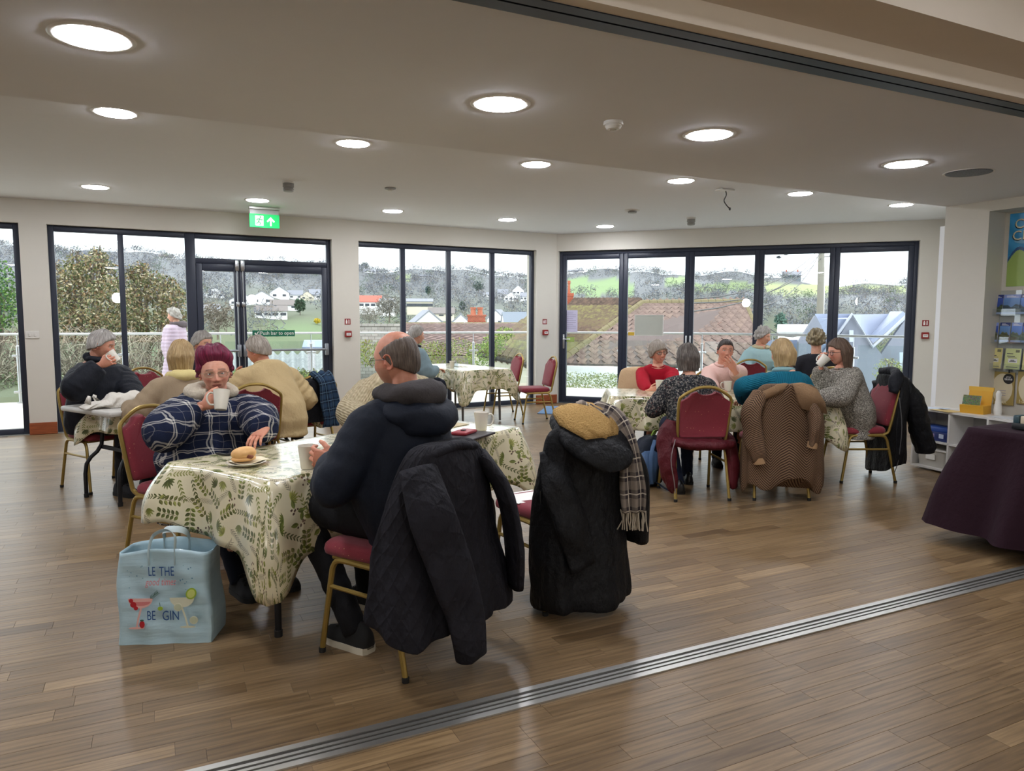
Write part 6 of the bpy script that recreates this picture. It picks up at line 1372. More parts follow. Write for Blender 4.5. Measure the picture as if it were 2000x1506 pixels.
# woman outside in lilac
pr = ((.33, 13.72), (-.93, .36), .97)
o_ = person('grey haired woman standing outside in a long lilac padded coat with a fur trimmed hood', *pr, collar=[('fur_trim', plain('dark_grey_fur', '#5b5358', 1., bump=1.5, bs=120), .105, .05, .015, -2.3, 2.3, (.03, .02, .5), .012)], lean=0, top=lilac, topname='coat', bulk=.05, belly=.03, trousers=navy_t, shoe=boot, hair='curly', haircol=H_GREY, head=(0, -2, 0), sit=False, long=.32, folds=.003, sub=lambda V, uv: .010*np.abs(np.sin(V[:, 2]*PI/.062)), R=dict(p=(.22, .02, .74), d=(0, .1, -1), n=(-1, 0, 0), pose=RELAX), L=dict(p=(-.22, .02, .74), d=(0, .1, -1), n=(1, 0, 0), pose=RELAX)); o_['root'].location.z = -.03; PEOPLE['lilac'] = o_
# red jumper
pr = ((T4(.52, -.34)[0], T4(.52, -.34)[1]), tuple(V4), .91)
m_red = at(1287, 753, 6.98)
PEOPLE['red'] = person('smiling grey haired woman with glasses in a red jumper holding a mug', *pr, collar=CREW(redj), lean=15, top=redj, topname='jumper', bulk=.018, trousers=navy_t, shoe=shoeblk, skin='#dba48c', hair='fringe', haircol=H_MID, head=(22, -1, 8), age=.7, cheek=.45, mouth_open=True, glasses=(plain('dark_red_frame', '#3a1c1f', .3), 'thick'), lips='#b3524e',
    R=mk(pr, at(1268, 765, 7.02), dv(.8, .3, .3), dv(.4, -.8, 0), GRIP, pole=(1., -.2, -.5)), L=mk(pr, at(1308, 765, 7.0), dv(-.8, .3, .3), dv(-.4, -.8, 0), GRIP, pole=(-1., -.2, -.5)))
# pink jumper, hand to her mouth
pr = ((T4(1.19, -.36)[0], T4(1.19, -.36)[1]), tuple(V4), .925)
PEOPLE['pink'] = person('dark haired person in a pale pink jumper covering the mouth with a hand', *pr, collar=[('collar', pinkj, .085, .022, -.012, -2.9, 2.9, (0, -.012, .2), .003)], lean=13, top=pinkj, topname='jumper', bulk=.03, belly=.03, trousers=navy_t, shoe=shoeblk, skin='#d39a82', hair='bun', haircol=H_DARK, head=(4, 0, -4), age=.1, brow='#2e211c', hw=1.06,
    L=mk(pr, at(1431, 724, 6.80), dv(-.52, .02, .86), dv(-.25, -1, -.1), (.12, .25, .2), pole=(-.8, .1, -.9), spread=.14), R=mk(pr, at(1400, 772, 6.9), dv(.6, .5, 0), dv(0, -.2, -1), RELAX, pole=(1., -.2, -.5)))
# dark floral blouse, back
pr = ((C10[0]+.02, C10[1]+.06), (.36, .93), .915)
PEOPLE['floral'] = person('woman with a grey streaked brown bob seen from behind in a dark floral blouse', *pr, collar=CREW(floral, .064, .010), lean=13, top=floral, topname='blouse', bulk=.022, belly=.02, trousers=denim, shoe=boot, hair='bob', haircol=H_BOB, head=(6, -6, 0), long=.04, L=mk(pr, at(1318, 775, 6.15), dv(.3, -1, 0), dv(0, 0, -1), RELAX, pole=(-1, -.3, -.4)), knees=(.42, .10), feet=((.35, -.02), .10))
# teal jumper
pr = ((4.735, 4.47), (.30, .95), .94)
PEOPLE['teal'] = person('blonde woman seen from behind in a teal ribbed jumper', *pr, collar=[('scarf', plain('pale_teal_scarf', '#7fa3a8', .9), .078, .024, .002, -PI, PI, (0, -.008, .2), .004)], lean=9, top=teal, topname='jumper', bulk=.026, belly=.02, trousers=navy_t, shoe=shoeblk, hair='bob', haircol=H_BLOND, head=(22, -8, 0), shw=1.05, L=mk(pr, at(1452, 785, 6.2), dv(-.2, -1, 0), dv(0, 0, -1), RELAX, pole=(-1, -.3, -.3)))
# speckled jumper, drinking
pr = ((5.60, 4.55), (-.90, .42), .945)
PEOPLE['speck'] = person('long haired woman with glasses in a speckled grey jumper drinking, in profile', *pr, collar=CREW(speck, .068, .014), lean=12, top=speck, topname='jumper', bulk=.045, belly=.06, trousers=navy_t, shoe=boot, skin='#d99f88', hair='long', haircol=H_BRWN, head=(4, -8, 0), hw=1.05, cheek=.4, age=.3, glasses=(plain('dark_frame', '#15171c', .3), 'thick'), shw=1.08, folds=.010, long=.08,
    R=mk(pr, at(1603, 716, 6.5), dv(-.15, -.1, 1), dv(.8, .4, .2), (.55, .85, .5), pole=(.4, -.3, -.9)), L=mk(pr, at(1592, 778, 6.2), dv(-1, -.1, 0), dv(0, 0, -1), RELAX, pole=(-.5, -.6, -.6)), knees=(.44, .10), feet=(.36, .10))
# pale blue and curly haired pair at the far table
pr = ((7.66, 7.78), (-.2, -.98), .99)
PEOPLE['paleblue'] = person('grey haired person in a pale blue fleece and cream scarf at the far table', *pr, collar=[('scarf', cloth('cream_scarf', '#cfc3a4', '#b5a885', 120., 1., .95, .2), .092, .04, -.005, -2.9, 2.9, (0, 0, .1), .008)], lean=12, top=paleblue, topname='fleece', bulk=.04, trousers=navy_t, shoe=shoeblk, hair='curly', haircol=H_GREY, head=(34, -10, 10), age=.8)
pr = ((6.80, 5.96), (.42, .9), .98)
PEOPLE['curly'] = person('curly haired woman seen from behind in a charcoal top', *pr, collar=CREW(charc), lean=8, top=charc, topname='top', bulk=.035, trousers=black_t, shoe=shoeblk, hair='curly', haircol=H_CURL, head=(-20, -4, 0))
# ------------------------------------------------------------------ coats and scarves over the chairs
def backy(z): return -.205-(max(z, .5)-.5)*.195
def smooth_prof(prof, n):
    P = np.array(prof, float); t = np.linspace(0, len(P)-1, n); o = []
    for q in t:
        i = min(int(q), len(P)-2); f = q-i; a, b, c, d = P[max(i-1, 0)], P[i], P[i+1], P[min(i+2, len(P)-1)]
        o.append(.5*((2*b)+(c-a)*f+(2*a-5*b+4*c-d)*f*f+(3*b-a-3*c+d)*f**3))
    return np.array(o)
def coat(cx, cy, fx, fy, label, cat='coat', group=None):
    return empty('coat', (cx, cy, 0), math.atan2(-fx, fy), label, cat, group)
def drape(t, name, prof, mat, seed=0, k=7, amp=.10, hem=None, n=30, m=72, noise=.006, puff=None):
    """hanging body of a coat; prof rows: z, half width, depth behind, depth in front, x shift, y shift"""
    P = smooth_prof(prof, n); r = np.random.RandomState(seed); ph = r.rand(4)*6.28; rings, uvs = [], []; z0, z1 = P[0, 0], P[-1, 0]
    for i, (z, w_, db, df, xo, yo) in enumerate(P):
        q = i/(n-1); ring = []
        for j in range(m):
            a = 2*PI*j/m; ca, sa = math.cos(a), math.sin(a); f = 1+amp*q**1.2*(math.sin(k*a+ph[0]+q*1.2)*.6+math.sin((k-3)*a+ph[1]-q)*.5+.35*math.sin((2*k+1)*a+ph[2]))
            x = w_*math.copysign(abs(ca)**.75, ca)*(1+(f-1)*.5); y = (df if sa > 0 else db)*math.copysign(abs(sa)**.75, sa)*f
            zz = z+((hem(a, x) if hem else 0)*q**2); ring.append((x+xo, backy(z)+y+yo, zz)); uvs.append((a*.34, zz))
        rings.append(ring)
    b = MB(); b.loft(rings); V = np.concatenate(b.v); nz_ = wob(V, noise*1.5, (17, 17, 5.5), seed+2, 3)+wob(V, noise*.7, (46, 46, 16), seed+9, 2)
    c = np.array([(np.mean([p[0] for p in rg]), np.mean([p[1] for p in rg])) for rg in rings]).repeat(m, 0); d = V[:, :2]-c; d /= np.linalg.norm(d, axis=1)[:, None]+1e-6; V[:, :2] += d*nz_[:, None]
    if puff: V[:, :2] += d*(puff(V, np.array(uvs)))[:, None]
    b.v = [V]; return b.build(name, mat, t, 2, uv=np.array(uvs))
def sleeve(t, pts, rr_, mat, cuff=None, seed=0, name='sleeve', flat=.75):
    P, R_ = crom([Vector(p) for p in pts], [(r, r*flat) for r in rr_], 7); b = MB(); n = 20; b.tube(P, R_, n); V = np.concatenate(b.v); L = np.repeat(np.arange(len(P)), n); s_ = L*.03
    V = V+wob(V, .013, (30, 30, 20), seed, 3)[:, None]*np.array((1, 1, .3)); b.v = [V]; uv = np.stack([np.tile(np.linspace(0, 1, n, endpoint=False)*.35, len(P)), s_], 1)
    o = b.build(name, mat, t, 2, uv=uv)
    if cuff: c = MB(); e_ = Vector(pts[-1]); d = (e_-Vector(pts[-2])).normalized(); c.tube([tuple(e_-d*.035), tuple(e_+d*.012)], [(rr_[-1]*1.08, rr_[-1]*flat*1.1)]*2, 20); c.build('cuff', cuff, o, True)
    return o
def quiltf(q, t):
    s_ = q.n('SeparateXYZ', {0: t.outputs['UV']}); u, v = s_.outputs[0], s_.outputs[1]
    a = q.math('PINGPONG', q.math('ADD', q.math('MULTIPLY', u, 1.), v), .045); b_ = q.math('PINGPONG', q.math('SUBTRACT', v, u), .045); h = q.math('MINIMUM', a, b_); g = q.noise(q.coord('Object', (18, 18, 10)), 1., 4.)
    q.p(Base_Color=q.mix(g, srgb('#17171d'), srgb('#25242b'))); q.bump(q.math('ADD', q.math('MULTIPLY', q.math('SMOOTH_MIN', h, .02, .02), 8.), q.math('MULTIPLY', g, 1.2)), 1., .018)
quilt = fabric_uv('black_quilted_cloth', quiltf, .78); parka = cloth('black_parka_cloth', '#15161a', '#0d0e11', 160., .3, .62, 1.1)
def herrf(q, t):
    s_ = q.n('SeparateXYZ', {0: t.outputs['UV']}); u, v = s_.outputs[0], s_.outputs[1]
    z = q.math('PINGPONG', u, .115); st_ = q.math('FRACT', q.math('DIVIDE', q.math('ADD', v, q.math('MULTIPLY', z, 1.0)), .021)); m = q.math('LESS_THAN', q.math('ABSOLUTE', q.math('SUBTRACT', st_, .5)), .26); g = q.noise(q.coord('Object', (18, 18, 10)), 1., 4.)
    q.p(Base_Color=q.mix(m, srgb('#3d2c24'), srgb('#7f664f'))); q.bump(q.math('ADD', q.math('MULTIPLY', m, .5), q.math('MULTIPLY', g, 1.5)), .5, .01)
herr = fabric_uv('brown_herringbone_quilt', herrf, .85); tansh = cloth('tan_sherpa', '#94775a', '#7d6248', 140., 1.8, .98, .2); tancuff = plain('tan_cuff', '#a3825f', .8)
maroon = cloth('maroon_nylon', '#5a1822', '#461019', 180., .2, .55, 1.0); dkjk = cloth('dark_navy_jacket', '#171a22', '#101219', 180., .25, .65, 1.0); gfur = cloth('golden_sherpa', '#c8a56b', '#94713f', 110., 4., 1., .2)
# black quilted coat on the bald man's chair
t = coat(C1[0], C1[1], -.49, .87, 'black quilted coat hung over the back of the bald man\'s chair')
drape(t, 'body', [(.935, .10, .035, .03, 0, 0), (.93, .17, .06, .04, 0, 0), (.88, .225, .085, .05, 0, -.005), (.74, .265, .12, .07, .0, -.01), (.55, .305, .16, .085, .0, -.02), (.38, .335, .20, .10, .0, -.03), (.24, .355, .225, .14, .0, -.03), (.19, .352, .222, .14, .0, -.03)], quilt, 3, 6, .13, hem=lambda a, x: -.05*math.cos(a+.3)+.03*math.sin(3*a)-.07*(x > 0)*x/.35*-1)
sleeve(t, [(-.20, -.33, .86), (-.235, -.43, .70), (-.17, -.47, .48), (-.12, -.50, .28), (-.10, -.505, .13)], [.08, .098, .095, .084, .072], quilt, None, 4, flat=.42)
sleeve(t, [(.19, -.33, .86), (.26, -.40, .70), (.31, -.42, .48), (.335, -.41, .27)], [.085, .11, .11, .10], quilt, None, 5, flat=.34)
b = MB(); pts, rr_ = [], []
for k in range(15):
    a = -1.45+2.9*k/14; pts.append((.165*math.sin(a), -.30-.045*math.cos(a), .925-.03*abs(math.sin(a)))); rr_.append((.03, .022))
b.tube(pts, rr_, 12); b.build('collar', quilt, t, 2)
# black parka with the fur lined hood, and the check scarf over it
t = coat(C2[0], C2[1], -.14, .99, 'long black parka with a golden fur lined hood over the empty chair')
drape(t, 'body', [(.925, .12, .04, .03, 0, 0), (.92, .18, .06, .04, 0, 0), (.87, .225, .085, .05, 0, -.0), (.7, .25, .12, .06, 0, -.01), (.5, .265, .155, .07, 0, -.02), (.28, .272, .19, .09, 0, -.02), (.07, .27, .21, .12, .0, -.02), (.018, .258, .205, .12, 0, -.02)], parka, 13, 7, .10, noise=.008, hem=lambda a, x: .012+.012*math.sin(2*a)+.04*max(x, 0)/.27)
sleeve(t, [(.19, -.33, .84), (.235, -.38, .68), (.27, -.37, .50), (.30, -.35, .31)], [.068, .08, .072, .062], parka, None, 6)
sleeve(t, [(-.20, -.28, .80), (-.215, -.36, .64), (-.175, -.415, .46), (-.12, -.425, .27)], [.065, .085, .085, .072], parka, None, 7, flat=.34)
hd = MB(); rings = []
for k, (y, z, w_, h_) in enumerate(((-.50, .75, .03, .02), (-.49, .775, .12, .045), (-.45, .81, .175, .065), (-.38, .85, .195, .08), (-.30, .895, .19, .085), (-.22, .925, .17, .065), (-.17, .935, .13, .035))): rings.append([(w_*math.copysign(abs(math.cos(a))**.8, math.cos(a)), y+.25*h_*math.sin(a), z+h_*math.sin(a)) for a in [2*PI*j/26 for j in range(26)]])
hd.loft(rings); V = np.concatenate(hd.v); hd.v = [V+wob(V, .008, (22, 22, 22), 4, 2)[:, None]]; hd.build('hood', parka, t, 2)
fu = MB(); rings = []
for y, z, w_, h_ in ((-.44, .865, .02, .01), (-.425, .875, .10, .03), (-.37, .91, .155, .045), (-.30, .95, .165, .05), (-.23, .975, .15, .045), (-.18, .975, .11, .03), (-.165, .965, .03, .012)): rings.append([(w_*math.cos(a)-.01, y, z+h_*math.sin(a)) for a in [2*PI*j/30 for j in range(30)]])
fu.loft(rings); V = np.concatenate(fu.v); fu.v = [V+wob(V, .010, (75, 75, 75), 9, 3)[:, None]]; fu.build('fur_lining', gfur, t, 2)
MB().box((-.262, -.28, .05), (-.255, -.272, .62)).build('zip', plain('dark_zip', '#3a3a3d', .4, .6), t)
def tartan(name, c0, c1, c2, per=.09):
    def f(q, t):
        s_ = q.n('SeparateXYZ', {0: t.outputs['UV']}); u, v = s_.outputs[0], s_.outputs[1]
        A = stripes(q, u, per, per*.5); B = stripes(q, v, per, per*.5); a2 = stripes(q, u, per, per*.07, .5); b2 = stripes(q, v, per, per*.07, .5)
        c = q.mix(q.math('MULTIPLY', q.math('ADD', A, B), .5), srgb(c0), srgb(c1)); q.p(Base_Color=q.mix(q.math('MULTIPLY', q.math('MAXIMUM', a2, b2), .8), c, srgb(c2))); q.bump(q.noise(q.coord('Object', 260), 1., 2.), .4, .004)
    return fabric_uv(name, f)
def scarf(name, label, loc, rz, pts, w_, mat, fringe=None, seed=0, n=9, th=.012):
    """a folded strip laid along pts (x, y, z, sideways unit x)"""
    t = empty('scarf', loc, rz, label, 'scarf'); P, _ = crom([Vector(p) for p in pts], [0.]*len(pts), 8); rings = []; uv = []; L = 0
    for i, p in enumerate(P):
        if i: L += (p-P[i-1]).length
        T_ = (P[min(i+1, len(P)-1)]-P[max(i-1, 0)]).normalized(); side = Vector(w_[1]); side = (side-T_*side.dot(T_)).normalized(); nr = T_.cross(side); ww = w_[0]*(1+.12*math.sin(i*.35+seed)); top, bot = [], []
        for k in range(n):
            q = k/(n-1)*2-1; fo = .014*math.sin(q*7+i*.12+seed); top.append((tuple(p+side*ww*q+nr*(fo+th)), (q*w_[0]*1.6, L))); bot.append((tuple(p+side*ww*q+nr*(fo-th)), (q*w_[0]*1.6, L)))
        rg = top+bot[::-1]; rings.append([x for x, _ in rg]); uv += [u for _, u in rg]
    b = MB(); b.loft(rings); b.build('cloth', mat, t, 2, uv=np.array(uv))
    if fringe:
        b = MB(); e_ = P[-1]; side = Vector(w_[1]).normalized(); r = random.Random(seed)
        for k in range(22):
            q = k/21*2-1; s0 = e_+side*w_[0]*q+Vector((0, r.uniform(-.01, .01), .01)); b.tube([tuple(s0), tuple(s0+Vector((r.uniform(-.008, .008), r.uniform(-.01, .01), -.05))), tuple(s0+Vector((r.uniform(-.014, .014), r.uniform(-.014, .014), -.10)))], .0032, 5)
        tag(b.build('fringe', fringe, t), kind='stuff')
    return t
sc1 = tartan('grey_cream_check', '#3a3539', '#8d8278', '#cfc5b5', .085)
scarf('scarf', 'black grey and cream check scarf with fringe lying over the black parka', (C2[0], C2[1], 0), math.atan2(.14, .99), [(.03, -.21, .985), (.07, -.28, .99), (.11, -.36, .945), (.14, -.435, .82), (.15, -.46, .66), (.16, -.465, .50)], (.056, (.75, -.65, 0)), sc1, plain('cream_fringe', '#b5aa98', .9), 2)
# jacket and tartan scarf on the chair by the tan jacket
t = coat(C7[0], C7[1], -.28, .96, 'dark jacket hung over the chair beside the man in tan')
drape(t, 'body', [(.885, .10, .03, .03, -.05, 0), (.88, .16, .05, .04, -.05, 0), (.84, .20, .07, .05, -.05, 0), (.70, .225, .08, .05, -.05, 0), (.55, .24, .09, .05, -.06, -.0), (.48, .245, .09, .05, -.06, 0)], dkjk, 23, 6, .10)
sleeve(t, [(-.19, -.31, .82), (-.25, -.36, .68), (-.25, -.36, .50), (-.23, -.35, .36)], [.06, .07, .064, .055], dkjk, None, 8)
sc2 = tartan('navy_green_tartan', '#141b2c', '#2a4058', '#5a7488', .08)
scarf('scarf', 'navy and green tartan scarf over the dark jacket beside the man in tan', (C7[0], C7[1], 0), math.atan2(.28, .96), [(.02, -.22, .90), (.03, -.29, .93), (.05, -.37, .86), (.07, -.385, .70), (.085, -.385, .55), (.09, -.38, .44)], (.085, (1, 0, 0)), sc2, None, 5)
# maroon coat hanging from the chair seen from behind
t = coat(C10[0], C10[1], .36, .93, 'maroon padded coat hanging down both sides of the chair seen squarely from behind')
sleeve(t, [(-.22, -.12, .62), (-.265, -.16, .52), (-.275, -.20, .34), (-.25, -.22, .17), (-.225, -.23, .06)], [.055, .085, .085, .066, .022], maroon, None, 11, 'side_fall', .62)
sleeve(t, [(.22, -.10, .52), (.265, -.14, .42), (.275, -.17, .28), (.27, -.18, .13), (.268, -.18, .09)], [.05, .075, .08, .075, .06], maroon, None, 12, 'side_fall', .62)
sleeve(t, [(-.24, -.215, .475), (-.10, -.26, .455), (.08, -.265, .45), (.235, -.22, .445)], [.05, .062, .06, .05], maroon, None, 13, 'fold', .7)
MB().tube([(-.235, -.275, .50), (-.27, -.29, .34), (-.24, -.285, .17), (-.22, -.26, .07)], .004, 6, sm=4).build('zip', plain('pale_zip', '#9a8f92', .4, .5), t)
# herringbone coat
t = coat(C11[0], C11[1], .44, .90, 'brown herringbone quilted coat with tan sherpa collar over a chair back')
drape(t, 'body', [(.93, .11, .035, .03, 0, 0), (.925, .18, .055, .04, 0, 0), (.87, .235, .075, .05, 0, 0), (.72, .285, .10, .055, 0, 0), (.52, .315, .125, .06, 0, -.01), (.34, .325, .14, .08, 0, -.01), (.19, .32, .145, .09, 0, -.01), (.14, .31, .14, .09, 0, -.01)], herr, 33, 6, .12, hem=lambda a, x: -.10*abs(x)/.32+.045*math.cos(5*a)+.05)
sleeve(t, [(-.21, -.30, .86), (-.285, -.33, .72), (-.275, -.345, .54), (-.235, -.36, .40), (-.225, -.365, .33)], [.07, .085, .078, .066, .055], herr, tancuff, 14)
sleeve(t, [(.17, -.33, .80), (.19, -.39, .66), (.175, -.405, .52), (.165, -.405, .46)], [.055, .06, .052, .044], herr, tancuff, 15)
MB().loft([[(x, -.305-.02*k-(.01 if abs(x) > .15 else 0), z) for x, z in ((.02, .935-.0*k), (.10, .945), (.19, .90), (.255, .80), (.275, .71), (.17, .725), (.09, .745), (.06, .80))] for k in (0, 1, 3.4, 4.2)][::-1]).build('sherpa_collar', tansh, t, 2)
b = MB(); b.loft([[(x, -.30-.02*k, z) for x, z in ((-.02, .94), (-.10, .93), (-.2, .88), (-.245, .80), (-.15, .835), (-.06, .87))] for k in (0, 1, 2.6, 3.2)]); b.build('sherpa_collar', tansh, t, 2)
MB().lathe([(.012, 0), (.012, .006), (.001, .008)], 12, M=Matrix.Translation((.185, -.40, .70)) @ Matrix.Rotation(rad(90), 4, 'X')).build('button', plain('horn_button', '#c5b79c', .3), t)
# dark jacket of the speckled woman's chair
t = coat(C12[0], C12[1], -.90, .42, 'black jacket hung over the chair of the woman in the speckled jumper')
drape(t, 'body', [(.945, .09, .035, .03, .0, 0), (.94, .15, .07, .045, 0, 0), (.90, .20, .105, .05, 0, -.01), (.74, .235, .13, .04, .0, -.02), (.55, .245, .145, .03, .0, -.03), (.36, .255, .15, .02, .0, -.03), (.18, .255, .155, .02, .0, -.03), (.10, .245, .15, .02, .0, -.03)], parka, 43, 6, .10, hem=lambda a, x: .07*math.cos(a+2.6))
sleeve(t, [(-.08, -.35, .88), (-.10, -.44, .72), (-.10, -.515, .52), (-.10, -.56, .36), (-.10, -.58, .26)], [.09, .115, .115, .105, .095], parka, None, 16, flat=.8)
sleeve(t, [(.20, -.30, .86), (.25, -.32, .68), (.255, -.30, .46), (.25, -.27, .27)], [.065, .08, .074, .062], parka, None, 17)
sleeve(t, [(-.205, -.20, .80), (-.20, -.24, .90), (-.12, -.28, .955), (.0, -.30, .965), (.12, -.28, .95)], [.035, .05, .055, .055, .05], dkjk, None, 18, 'hood', .8)
MB().tube([(-.255, -.24, .76), (-.265, -.27, .5), (-.255, -.26, .22), (-.24, -.24, .10)], .004, 6, sm=4).build('zip', plain('silver_zip', '#8d9096', .3, .8), t)
# beige coat behind the woman in red
t = coat(C14[0], C14[1], *V4, 'light beige coat over the chair of the woman in red')
drape(t, 'body', [(.915, .10, .03, .03, 0, 0), (.905, .17, .05, .045, 0, 0), (.86, .225, .06, .055, 0, 0), (.70, .245, .07, .06, 0, 0), (.52, .25, .08, .05, 0, 0)], cloth('light_beige_coat', '#d2b692', '#bfa27d', 220., .3, .9, .4), 53, 6, .08)
# ------------------------------------------------------------------ things on the tables
china = plain('white_china', '#d9d4c8', .25, var=.015, coat=.3); tea = plain('milky_tea', '#8a6244', .2)
def make_mug():
    t = empty('mug'); b = MB(); b.lathe([(.001, .0), (.027, .0), (.0285, .004), (.0335, .05), (.0385, .092), (.0392, .095), (.0375, .0955), (.0362, .092), (.0315, .05), (.026, .009), (.001, .007)], 32, cap=False); b.build('body', china, t, True)
    MB().tube([(.036, 0, .080), (.052, 0, .083), (.064, 0, .068), (.063, 0, .046), (.050, 0, .026), (.032, 0, .024)], [(.0055, .0045)]*6, 10, sm=4).build('handle', china, t, True); MB().lathe([(.001, .066), (.033, .066)], 24, cap=False).build('tea', tea, t); return t
MUG0 = make_mug(); um = [0]
def mug(loc, label, M=None, rz=0., s=1.):
    o = MUG0 if not um[0] else copy_tree(MUG0); um[0] = 1
    if M is not None: o.matrix_world = M
    else: place(o, loc, rz); o.scale = (s, s, s)
    return tag(o, label, 'mug', 'white mugs')
def tilted(c, upv, toh, s=1.):
    """mug matrix: centre c, axis upv, handle towards toh"""
    z = Vector(upv).normalized(); x = Vector(toh); x = (x-z*x.dot(z)).normalized(); y = z.cross(x); M = frame(Vector(c)-z*.048*s, x, y, z); return M @ Matrix.Scale(s, 4)
TZ = .747
mug(None, 'white mug raised by the woman with plum hair', tilted(at(432, 781, 3.90), dv(-.03, -.30, .95), dv(-1, .15, 0), 1.12))
mug(None, 'white mug held by the bald man on the nearest table', tilted(at(601, 892, 3.34), (0, 0, 1), dv(.3, -.9, 0), 1.12))
p = onz(940, 840, TZ); mug(tuple(p), 'white mug near the far end of the nearest table', rz=-.25, s=1.18)
mug(None, 'white mug tipped to the mouth of the man by the left window', tilted(at(222, 697, 5.82), dv(-.62, .1, .75), dv(-.3, .9, 0), 1.0))
mug(None, 'white mug between the hands of the woman in red', tilted(at(1288, 752, 6.98), (0, 0, 1), dv(1, .2, 0)))
p = onz(1421, 764, TZ); mug(tuple(p), 'white mug before the person in pink', rz=2.6)
mug(None, 'white mug tipped to the mouth of the woman in the speckled jumper', tilted(at(1607, 705, 6.38), dv(.62, .1, .75), dv(-.5, -.6, 0), 1.08))
p = onz(873, 722, TZ); mug((3.73, 9.55, TZ), 'pale mug on the table by the third window', rz=1.)
t = empty('glass', (3.78, 9.52, TZ), 0, 'clear glass beside the pale mug by the third window', 'glass'); MB().lathe([(.001, 0), (.028, 0), (.034, .085), (.032, .085), (.027, .006), (.001, .006)], 20, cap=False).build('tumbler', glass('tumbler_glass', .12, (.9, .93, .95)), t, True)
# bread roll on a plate with a napkin
p = onz(481, 908, TZ); t = empty('plate', tuple(p), 0, 'white side plate under the bread roll', 'plate'); MB().lathe([(.001, .0), (.055, .0), (.06, .003), (.088, .014), (.09, .016), (.088, .017), (.058, .006), (.001, .004)], 40, cap=False).build('dish', china, t, True)
t = empty('napkin', (p[0]+.02, p[1]+.03, TZ+.016), .5, 'folded cream paper napkin beneath the bread roll', 'napkin'); b = MB(); g = [[(x, y, .004*math.sin(x*40)+.002*math.sin(y*50)+dz) for x in np.linspace(-.085, .085, 12)] for dz in (0,) for y in np.linspace(-.06, .06, 9)]; b.loft(g, cap=False, closed=False); o = b.build('sheet', plain('cream_napkin', '#e9dfc0', .9), t, 2); o.modifiers.new('thick', 'SOLIDIFY').thickness = .002
t = empty('bread_roll', (p[0]-.01, p[1]+.005, TZ+.018), 0, 'golden filled bread roll on the white side plate', 'bread roll')
q = N('bread_crust'); f = q.noise(q.coord('Object', 30), 1., 4.); sz_ = q.n('SeparateXYZ', {0: q.coord('Object', 1)}); q.p(Base_Color=q.mix(f, srgb('#c98f4a'), srgb('#e5bd82')), Roughness=.6); q.bump(f, .2, .004)
for nm, z, h in (('bun_base', .014, .016), ('bun_crown', .036, .030)):
    b = MB(); b.ball((0, 0, z), (.056, .046, h), 24, 14); V = np.concatenate(b.v); V = V+wob(V, .003, 35, 3, 2)[:, None]; b.v = [V]; b.build(nm, q.m, t, 2)
b = MB(); b.ball((.018, -.034, .026), (.024, .014, .012), 14, 8); V = np.concatenate(b.v); b.v = [V+wob(V, .004, 90, 5, 2)[:, None]]; b.build('filling', plain('browned_filling', '#7d4428', .6), t, 2)
p = onz(458, 884, TZ); t = empty('phone', tuple(p), TANG+.1, 'black phone in a case under the plum haired woman\'s forearm', 'phone'); MB().box((-.085, -.04, 0), (.085, .04, .011), bev=.004).build('case', black_pl, t, True); MB().box((-.078, -.035, .011), (.078, .035, .0115)).build('screen', plain('dark_screen', '#0d1016', .1), t)
p = onz(922, 852, TZ); t = empty('folder', tuple(p), TANG+.15, 'dark folder lying beside the far mug on the nearest table', 'folder'); MB().box((-.17, -.09, 0), (.13, .10, .014), bev=.005).build('cover', plain('dark_leather', '#241c20', .5), t, True)
p = onz(908, 847, TZ+.014); t = empty('purse', tuple(p), TANG+.2, 'small red purse on top of the dark folder', 'purse'); MB().box((-.085, -.045, 0), (.075, .05, .02), bev=.007).build('body', plain('red_leather', '#8f2530', .45), t, True); MB().box((-.03, -.01, .02), (.0, .015, .026), bev=.003).build('clasp', black_pl, t)
p = onz(888, 830, TZ); t = empty('leaflet', tuple(p), TANG, 'beige folded card behind the dark folder', 'leaflet'); MB().box((-.09, -.06, 0), (.08, .06, .003)).build('card', plain('beige_card', '#b9ab8a', .8), t)
t = empty('paper', (C2[0]-.1, C2[1]+.09, .4905), .15, 'white sheet of paper on the empty red chair seat', 'paper'); MB().box((-.11, -.1, 0), (.13, .11, .0025)).build('sheet', plain('white_paper', '#eceae4', .8), t)
# white cloth bundle on the bare table end
t = empty('cloth_bundle', (T2(.30, .42)[0], T2(.30, .42)[1], .742), TANG, 'crumpled white cloth bundle lying on the bare table by the left window', 'cloth'); b = MB(); rings = []
for k in range(26):
    u = k/25; x = -.32+.64*u; h = .012+.062*max(0, math.sin(PI*min(1, u*1.05)))**.6*(.55+.45*(u > .3)); w_ = .075*(.35+math.sin(PI*min(.98, max(.05, u)))**.5); rings.append([(x, w_*math.cos(a)*(1+.2*math.sin(5*a+k)), max(.0, h*.5+h*math.sin(a)*(1+.18*math.sin(4*a+k*.9)))) for a in [2*PI*j/28 for j in range(28)]])
b.loft(rings); V = np.concatenate(b.v); V = V+wob(V, .009, (40, 40, 40), 8, 3)[:, None]*np.array((.6, .6, 1)); V[:, 2] = np.maximum(V[:, 2], 0); b.v = [V]; b.build('folds', cloth('white_linen', '#dcd8cf', '#c8c3b8', 160., .3, .9, .8), t, 2)
for k, (x, y, a) in enumerate(((-.2, .03, .5), (-.27, -.03, 2.2))):
    b = MB(); b.loft([[(x, y, .03), (x+.05*math.cos(a), y+.05*math.sin(a), .05), (x+.02, y+.03, .06)], [(x-.03, y, .09), (x-.01, y+.02, .105), (x+.01, y+.01, .095)]]); b.build('corner_fold', MATS['white_linen'], t, 2)
